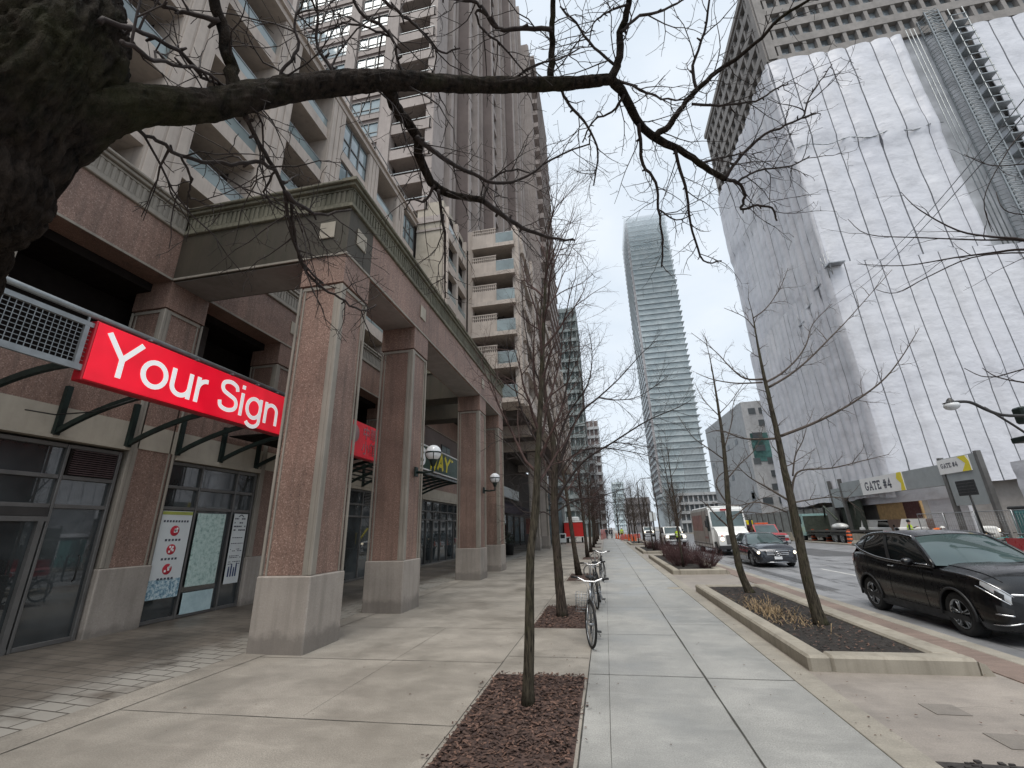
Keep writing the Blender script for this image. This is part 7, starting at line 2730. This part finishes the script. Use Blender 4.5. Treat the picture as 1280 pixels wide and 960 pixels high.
# ================================================================== building site and street furniture
for k, (px, py, Y, l) in enumerate(((1003, 676, 52, 'striped orange traffic drum, leftmost of three'), (1034, 678, 49, 'striped orange traffic drum, middle of three'), (1063, 681, 43.5, 'striped orange traffic drum, rightmost of three'))):
    X = at_z(px, py, ROAD_Z).x
    d = thing('traffic_drum', l, 'traffic drum', (X, Y, ROAD_Z), 0, 'orange striped drums on the road')
    mb = MB(); mb.lathe([(.34, 0), (.34, .08), (.27, .085)], (0, 0, 0), 20); obj('base', mb, M['plastic_black'], d, world=False)
    mb = MB()
    z, r = .085, .275
    hs = [.16, .15, .16, .15, .16, .15]
    for i, h_ in enumerate(hs):
        r2 = r - .012
        mb.lathe([(r, z), (r2, z + h_ - .01), (r2 - .012, z + h_)], (0, 0, 0), 20, 'z', i % 2)
        z += h_; r = r2
    mb.lathe([(r, z), (r * .8, z + .05), (.001, z + .06)], (0, 0, 0), 20)
    obj('drum', mb, [M['orange'], plain('drum_black_band', (.02, .018, .016), .5)], d, world=False)
    mb = MB(); mb.tube([(-.12, 0, z + .04), (-.1, 0, z + .16), (.1, 0, z + .16), (.12, 0, z + .04)], .018, 6); obj('handle', mb, M['orange'], d, world=False)
# far cones and coral mesh fence
random.seed(6)
cone = None
cl = ['nearest', 'second', 'third', 'fourth', 'fifth', 'sixth', 'seventh', 'last']
for k in range(8):
    mb = MB(); mb.box(-.2, .2, -.2, .2, 0, .04, 1); mb.lathe([(.16, .04), (.03, .9)], (0, 0, 0), 14); mb.lathe([(.118, .3), (.10, .42)], (0, 0, 0), 14, 'z', 2); mb.lathe([(.085, .52), (.072, .62)], (0, 0, 0), 14, 'z', 2)
    mb.shift((3.6 - k * .28, 60 + k * 2.6, 0))
    solo('traffic_cone', mb, [M['orange'], M['plastic_black'], M['white']], cl[k] + ' orange traffic cone in the line across the end of the sidewalk', 'traffic cone', 'orange cones at the end of the walk', (3.6 - k * .28, 60 + k * 2.6, 0))
for (x0, y0, x1, y1, l) in ((-.8, 72, .1, 84, 'coral pink mesh fence panel left of the far pedestrians'), (2.0, 66, 5.2, 74, 'low orange mesh barrier behind the traffic cones')):
    f = thing('mesh_fence', l, 'fence', (x0, y0, 0))
    d = Vector((x1 - x0, y1 - y0, 0))
    h = 1.5 if x0 < 0 else .75
    for i in range(8):
        p = Vector((x0, y0, 0)) + d * i / 7
        mb = MB(); mb.tube([p, p + Vector((0, 0, h + .1))], .035, 5)
        obj('post', mb, M['steel'], f)
    mb = MB()
    n = 80
    for i in range(n):
        a = Vector((x0, y0, 0)) + d * i / n; b = Vector((x0, y0, 0)) + d * (i + .62) / n
        mb.quad([(a.x, a.y, .08), (b.x, b.y, .08), (b.x, b.y, h), (a.x, a.y, h)])
    for j in range(10):
        z = .08 + (h - .1) * j / 9
        mb.quad([(x0 + .01, y0, z), (x1 + .01, y1, z), (x1 + .01, y1, z + .05), (x0 + .01, y0, z + .05)])
    obj('mesh', mb, M['pink'], f)
# red booth trailer at the far left walk
b = thing('food_trailer', 'red box trailer with white top standing at the left of the far walk', 'trailer', (-4.3, 62, 0))
mb = MB(); mb.box(-5.4, -2.75, 61.2, 65, .75, 2.55, 0, .05); obj('body', mb, M['board_red'], b)
mb = MB(); mb.box(-5.45, -2.7, 61.15, 65.05, 2.56, 2.72, 0, .04); mb.box(-5.1, -3.4, 61.8, 64.2, 2.73, 3.3, 0, .15); obj('roof', mb, M['car_white'], b)
mb = MB(); mb.box(-5.45, -2.7, 61.14, 61.2, .68, .78); obj('sill', mb, M['car_white'], b)
for x in (-5.0, -3.1):
    wheel(b, x + 4.3, 0.0, .3, .3, .2, 1 if x > -4 else -1, 5, 'steel')
for s in (-1, 1):
    wheel(b, s * 1.1, 1.8, .32, .32, .2, s, 5, 'steel')
for k, (x, y, l) in enumerate(((-3.95, 58.5, 'small orange cone in front of the red trailer'),)):
    mb = MB(); mb.lathe([(.2, 0), (.2, .03), (.15, .035), (.03, .8)], (x, y, 0), 14); solo('traffic_cone', mb, M['orange'], l, 'traffic cone', None, (x, y, 0))
bx = thing('news_box', 'pale metal news box beside the red trailer', 'news box', (-5.2, 57, 0))
mb = MB(); mb.box(-5.6, -4.85, 56.7, 57.3, .2, 1.25, 0, .03); obj('cabinet', mb, M['poster'], bx)
mb = MB(); mb.box(-5.5, -4.95, 56.68, 56.7, .7, 1.15); obj('door', mb, M['glass'], bx)
mb = MB(); mb.box(-5.5, -5.4, 56.75, 57.2, 0, .2); mb.box(-5.05, -4.95, 56.75, 57.2, 0, .2); obj('leg', mb, M['frame'], bx)
# dark plant pots in the passage
for k, (x, y, l) in enumerate(((-7.3, 30.0, 'dark round plant pot in the passage, nearest'), (-7.2, 34.0, 'dark plant pot with clipped shrub farther along the passage'))):
    p = thing('plant_pot', l, 'plant pot', (x, y, .05), 0, 'dark pots in the passage')
    mb = MB(); mb.lathe([(.001, .0), (.32, 0), (.42, .75), (.46, .78), (.40, .80), (.38, .74), (.001, .72)], (0, 0, 0), 20); obj('pot', mb, M['plastic_black'], p, world=False)
    mb = MB(); rr_ = random.Random(k)
    for q in range(500):
        d = Vector((rr_.gauss(0, 1), rr_.gauss(0, 1), rr_.gauss(0, 1))).normalized() * rr_.uniform(.25, .5); c = Vector((0, 0, 1.15)) + d
        a = Vector((rr_.gauss(0, 1), rr_.gauss(0, 1), rr_.gauss(0, 1))).normalized() * .05; e = d.cross(a).normalized() * .03
        mb.quad([c - a, c + e, c + a, c - e])
    obj('foliage', mb, plain('dark_leaf', (.02, .028, .016), .7), p, world=False)
b_ = thing('wall_banner', 'dull red banner between the passage columns', 'banner', (-7.4, 47, 1.0))
mb = MB(); mb.box(-8.1, -7.0, 47, 47.03, 1.4, 3.0); obj('cloth', mb, M['van_red'], b_)
mb = MB(); mb.tube([(-8.1, 47.01, .1), (-8.1, 47.01, 3.1)], .03, 6); mb.tube([(-7.0, 47.01, .1), (-7.0, 47.01, 3.1)], .03, 6); obj('frame', mb, M['frame'], b_)

# gate hoarding along the far side of the road
HX = 21.6
g = thing('site_gate', 'tall grey site gate with white GATE #4 board and yellow corner along the far kerb', 'gate', (HX, 40, 0))
mb = MB()
mb.box(HX, HX + .3, 33.6, 46.5, 3.7, 5.0); mb.box(HX, HX + .3, 30.6, 33.2, 2.4, 5.3); mb.box(HX, HX + .3, 46.6, 48.5, 2.9, 4.6)
obj('header_board', mb, M['hoard'], g)
for y in (33.4, 46.55, 30.4, 48.6):
    mb = MB(); mb.box(HX - .05, HX + .2, y - .12, y + .12, 0, 5.4)
    obj('post', mb, M['frame'], g)
mb = MB(); mb.box(HX - .06, HX - .005, 37.4, 43.0, 3.7, 5.0); bd_ = obj('sign_board', mb, M['white'], g)
mb = face_mx(drawn(list('G') + ['A_'] + list('TE #4'), .66, .17, 1.0, .05), HX - .063, 40.6, 4.35); obj('lettering', mb, M['ink'], bd_)
mb = MB(); mb.prism([(37.4, 3.7), (37.9, 3.7), (37.7, 4.2), (38.1, 4.6), (37.9, 5.0), (37.4, 5.0)], 'x', HX - .075, HX - .062); obj('yellow_corner', mb, M['yellow'], bd_)
mb = MB(); mb.box(HX - .06, HX - .005, 31.0, 33.6, 4.35, 5.25); b2_ = obj('sign_board', mb, M['white'], g)
mb = face_mx(drawn(list('G') + ['A_'] + list('TE #4'), .28, .17, .95, .04), HX - .063, 32.62, 4.85); obj('lettering', mb, M['ink'], b2_)
mb = MB(); mb.prism([(31.0, 4.35), (31.7, 4.35), (31.3, 4.8), (31.8, 5.25), (31.2, 5.25), (31.0, 4.9)], 'x', HX - .075, HX - .062); obj('yellow_corner', mb, M['yellow'], b2_)
mb = MB()
mb.box(HX + .4, HX + .5, 44.7, 48.3, 0, 3.6); obj('mesh_panel', mb, M['hoard_green'], g)
mb = MB(); mb.box(HX + 1.2, HX + 1.35, 38.5, 44.0, 1.7, 3.0); obj('plywood_panel', mb, M['wood'], g)
mb = MB(); mb.box(HX + 1.15, HX + 1.19, 38.6, 40.4, 1.75, 2.95); obj('plywood_opening', mb, plain('dark_red_opening', (.07, .02, .018), .8), g)
mb = MB(); mb.box(HX + 1.2, HX + 1.35, 37.4, 44.0, .0, 1.69); obj('lower_panel', mb, plain('rusty_pink_panel', (.30, .2, .16), .8), g)
mb = MB(); mb.box(HX + 1.0, HX + 1.2, 33.8, 37.3, 0, 3.6); mb.box(HX + .9, HX + 1.0, 33.8, 46, 2.95, 3.75); obj('tarpaulin', mb, M['wrap'], g)
g.location = (22.95, 42.4, 0); g.scale = (1.06, 1.06, 1.06)
# hoarding fence on both sides
f = thing('site_fence', 'dark grey hoarding fence behind the flatbed truck', 'fence', (HX, 60, 0))
mb = MB(); mb.box(HX + 1.8, HX + 1.95, 52.2, 90, 0, 3.2); obj('board_panel', mb, M['hoard_dark'], f)
for y in np.arange(52.4, 90, 2.5):
    mb = MB(); mb.box(HX + 1.7, HX + 1.79, y, y + .1, 0, 3.25); obj('post', mb, M['frame'], f)
f = thing('site_fence', 'dark hoarding fence with a pale notice at the right edge', 'fence', (HX + .5, 25, 0))
mb = MB(); mb.box(HX + 1.5, HX + 1.62, 14, 28.5, 0.4, 3.0); obj('board_panel', mb, M['hoard_dark'], f)
mb = MB(); mb.box(HX + 1.44, HX + 1.49, 24.6, 26.8, 1.7, 2.6); mb.box(HX + 1.44, HX + 1.49, 22.2, 23.2, 2.2, 2.7); obj('notice', mb, M['poster'], f)
for y in np.arange(14, 28.6, 2.4):
    mb = MB(); mb.box(HX + 1.36, HX + 1.43, y, y + .1, 0, 3.2); obj('post', mb, M['frame'], f)
f = thing('site_fence', 'bright galvanised mesh fence in front of the dark hoarding at right', 'fence', (HX - .6, 27, 0))
for k in range(9):
    y = 13.6 + k * 2.5
    mb = MB()
    mb.tube([(HX - .6, y, .1), (HX - .6, y, 2.1), (HX - .6, y + 2.4, 2.1), (HX - .6, y + 2.4, .1), (HX - .6, y, .1)], .03, 6)
    for q in range(1, 14): mb.tube([(HX - .6, y + q * .172, .1), (HX - .6, y + q * .172, 2.1)], .007, 3)
    for q in range(1, 8): mb.tube([(HX - .6, y, .1 + q * .25), (HX - .6, y + 2.4, .1 + q * .25)], .006, 3)
    obj('fence_panel', mb, M['steel'], f)
f = thing('sheeting_wall', 'low white sheeting wall at the foot of the wrapped building, right of the gate', 'fence', (27, 31, 0))
mb = MB()
mb.grid(lambda a, b: (23.6 + .1 * noise.noise((a * 20, b * 4, 0)), 14 + 17 * a, 2.6 + 2.2 * b + .1 * noise.noise((a * 9, 1, 1))), 60, 8)
mb.grid(lambda a, b: (23.7 + 30 * a, 31 + .3 * noise.noise((a * 20, b * 4, 0)), .1 + 4.7 * b), 60, 8)
obj('sheeting', mb, M['wrap'], f)
# message board on a post, toilet, red barrier, rack of bicycles
d = thing('signal_board', 'dark square solar board on a slanting post at the site', 'sign', (20.8, 30.6, 0))
mb = MB(); mb.box(20.7, 20.78, 29.9, 31.3, 3.0, 3.85, 0, .02); obj('board', mb, M['plastic_black'], d)
mb = MB()
for k in range(1, 5): mb.box(20.69, 20.699, 29.95, 31.25, 3.0 + k * .17, 3.012 + k * .17)
obj('cell_line', mb, M['frame'], d)
mb = MB(); mb.tube([(20.85, 30.6, 0), (20.8, 30.65, 3.4)], .05, 8); obj('post', mb, M['black_steel'], d)
d = thing('portable_toilet', 'turquoise portable toilet with dark roof behind the mesh fence', 'portable toilet', (22.0, 28.8, 0))
mb = MB(); mb.box(21.5, 22.6, 28.3, 29.4, .1, 2.1, 0, .04); obj('cabin', mb, M['teal'], d)
mb = MB(); mb.box(21.44, 22.66, 28.24, 29.46, 2.11, 2.3, 0, .06); obj('roof', mb, M['plastic_black'], d)
mb = MB(); mb.box(21.47, 21.50, 28.5, 29.2, .2, 1.95); obj('door', mb, plain('darker_teal', (.06, .2, .2), .5), d)
d = thing('water_barrier', 'red plastic road barrier at the right edge behind the black car', 'barrier', (17.6, 22.5, ROAD_Z))
mb = MB(); mb.prism([(-.35, 0), (.35, 0), (.28, .35), (.15, .5), (.13, 1.0), (-.13, 1.0), (-.15, .5), (-.28, .35)], 'y', -1.0, 1.0); mb.shift((17.6, 23.6, ROAD_Z)); obj('shell', mb, M['car_red'], d)
mb = MB(); mb.prism([(-.35, 0), (.35, 0), (.28, .35), (.15, .5), (.13, 1.0), (-.13, 1.0), (-.15, .5), (-.28, .35)], 'y', -1.0, 1.0); mb.shift((17.65, 21.5, ROAD_Z)); obj('shell', mb, M['car_red'], d)
d = thing('water_barrier', 'small red road barrier at the gate, left of the workers', 'barrier', (21.0, 39.2, -.02))
for y in (38.3, 39.6):
    mb = MB(); mb.prism([(-.35, 0), (.35, 0), (.28, .35), (.15, .5), (.13, 1.0), (-.13, 1.0), (-.15, .5), (-.28, .35)], 'y', -.6, .6); mb.shift((21.0, y, -.02)); obj('shell', mb, M['car_red'], d)
for k in range(6):
    lab = ['leftmost', 'second', 'third', 'fourth', 'fifth', 'rightmost'][k]
    bicycle(lab + ' of the six rental bicycles docked in front of the turquoise toilet', (20.0, 24.2 + (5 - k) * .85, 0), R(90 + 8), 'teal', 0, False, 'rental bicycles docked at the site')

# road sign poles, lamps, wires
d = thing('street_lamp', 'pale globe street lamp on a curved double arm reaching in from the right', 'street lamp', (15.9, 11.5, 0))
P = [at_y(x, y, 11.5) for (x, y) in ((1190, 503), (1205, 502), (1216, 504), (1235, 513), (1255, 519), (1290, 520), (1330, 522))]
p2 = [at_y(x, y, 11.5) for (x, y) in ((1230, 509), (1250, 521), (1280, 540), (1330, 575))]
mb = MB(); mb.tube([Vector(q) for q in smooth_path([tuple(p) for p in P], 4)], .035, 8); mb.tube([Vector(q) for q in smooth_path([tuple(p) for p in p2], 4)], .025, 8)
px_ = P[-1]
mb.tube([(px_.x, px_.y, 0), (px_.x, px_.y, px_.z + .5)], .10, 10)
obj('pole', mb, M['frame_dark'], d)
hd_ = at_y(1189.5, 507, 11.5)
mb = MB(); mb.sphere(hd_, .135, 18, 12, 0, (1.1, 1.1, .8)); obj('globe', mb, M['globe'], d)
mb = MB(); mb.lathe([(.02, .18), (.06, .14), (.08, .09), (.15, .07)], tuple(hd_), 14); obj('cap', mb, M['frame_dark'], d)
d.location.z = 0
# kiosk roof corner entering at the right edge
k_ = thing('kiosk_roof', 'dark green edged kiosk canopy entering at the right edge below the lamp', 'canopy', (18.0, 15.5, 0))
a = at_y(1264, 553, 16)
mb = MB(); mb.box(a.x, a.x + 4, 13.2, 16, a.z - .05, a.z + .12, 0, .02); obj('roof', mb, M['green_steel'], k_)
mb = MB(); mb.box(a.x + .35, a.x + 3.8, 13.4, 15.8, a.z - .55, a.z - .06, 0, .02); obj('fascia', mb, M['poster'], k_)
mb = MB(); mb.tube([(a.x + 1.2, 14.5, 0), (a.x + 1.2, 14.5, a.z - .5)], .07, 8); obj('post', mb, M['green_steel'], k_)
s_ = thing('traffic_signal', 'small dark signal head at the right edge beneath the lamp arm', 'traffic signal', (17.5, 13, 0))
a = at_y(1280, 518, 13)
mb = MB(); mb.box(a.x - .1, a.x + .2, 12.9, 13.2, a.z - .22, a.z + .2, 0, .04); obj('housing', mb, M['green_steel'], s_)
mb = MB(); mb.tube([(a.x + .5, 13.1, 0), (a.x + .5, 13.1, a.z + .6)], .06, 8); mb.tube([(a.x + .5, 13.1, a.z), (a.x + .1, 13.1, a.z)], .04, 6); obj('post', mb, M['frame_dark'], s_)
# overhead wires
for k, (p0, p1, l) in enumerate((((1300, 100, 9), (1062, 356, 34), 'upper of the two thin overhead wires crossing the white sheeting'), ((1300, 122, 9), (1045, 380, 34), 'lower of the two thin overhead wires crossing the white sheeting'))):
    a, b = at_y(*p0), at_y(*p1)
    d_ = (b - a)
    pts = [a + d_ * q / 20 + Vector((0, 0, -.5 * math.sin(math.pi * q / 20))) for q in range(-6, 30)]
    mb = MB(); mb.tube(pts, .012, 4)
    solo('overhead_wire', mb, M['black_steel'], l, 'wire', 'overhead wires')
# distant lamp posts along the kerb
for k, (x, y, l) in enumerate(((5.9, 62, 'dark slim street light post beside the white vehicle'), (4.6, 47, 'plain thin sign post behind the shrub planters'))):
    d = thing('lamp_post', l, 'lamp post', (4.7, y, 0))
    mb = MB(); mb.tube([(4.7, y, 0), (4.7, y, 7.5 if k == 0 else 3.2)], .07, 8)
    obj('pole', mb, M['frame_dark'], d)
    mb = MB()
    if k == 0:
        mb.tube([(4.7, y, 7.4), (5.2, y, 7.9), (6.3, y, 8.0)], .045, 6); mb.box(6.1, 6.8, y - .12, y + .12, 7.9, 8.02, 0, .03)
        obj('lamp_head', mb, M['frame_dark'], d)
    else:
        mb.box(4.4, 5.0, y - .04, y - .02, 2.3, 3.1, 0, .01); obj('sign_plate', mb, M['poster'], d)

# ================================================================== light
w = bpy.data.worlds.new('World')
scene.world = w
w.use_nodes = True
nt = w.node_tree
bg = nt.nodes['Background']
sky = nt.nodes.new('ShaderNodeTexSky')
sky.sky_type = 'NISHITA'
sky.sun_disc = False
SUN_EL, SUN_ROT = R(68), R(188)
sky.sun_elevation = SUN_EL
sky.sun_rotation = SUN_ROT
sky.air_density = 1.2; sky.dust_density = 3.0; sky.ozone_density = 1.0
tc = nt.nodes.new('ShaderNodeTexCoord')
nz = nt.nodes.new('ShaderNodeTexNoise'); nz.inputs['Scale'].default_value = 2.2; nz.inputs['Detail'].default_value = 5; nz.inputs['Roughness'].default_value = .55
mp = nt.nodes.new('ShaderNodeMapping'); mp.inputs['Scale'].default_value = (1, 1, 2.2)
nt.links.new(tc.outputs['Generated'], mp.inputs[0]); nt.links.new(mp.outputs[0], nz.inputs['Vector'])
rp = nt.nodes.new('ShaderNodeValToRGB')
rp.color_ramp.elements[0].position = .3; rp.color_ramp.elements[0].color = (8.0, 9.1, 10.3, 1)
rp.color_ramp.elements[1].position = .7; rp.color_ramp.elements[1].color = (10.2, 10.9, 11.6, 1)
nt.links.new(nz.outputs['Fac'], rp.inputs[0])
mx = nt.nodes.new('ShaderNodeMix'); mx.data_type = 'RGBA'; mx.inputs[0].default_value = .86
nt.links.new(sky.outputs[0], mx.inputs[6]); nt.links.new(rp.outputs[0], mx.inputs[7])
nt.links.new(mx.outputs[2], bg.inputs['Color'])
bg.inputs['Strength'].default_value = .1
sl = bpy.data.lights.new('sun', 'SUN')
sl.energy = 2.8; sl.angle = R(42); sl.color = (1, .955, .885)
so = bpy.data.objects.new('sun', sl); col.objects.link(so)
dv = Vector((math.sin(SUN_ROT) * math.cos(SUN_EL), math.cos(SUN_ROT) * math.cos(SUN_EL), math.sin(SUN_EL)))
so.rotation_euler = dv.to_track_quat('Z', 'Y').to_euler()
so.location = (0, 0, 40)
scene.view_settings.view_transform = 'Standard'
scene.view_settings.look = 'None'
scene.view_settings.exposure = 0
scene.render.engine = 'CYCLES'
scene.cycles.max_bounces = 6
scene.cycles.diffuse_bounces = 3
scene.cycles.glossy_bounces = 3
scene.cycles.transparent_max_bounces = 96
scene.cycles.caustics_reflective = False
scene.cycles.caustics_refractive = False
scene.cycles.use_denoising = True
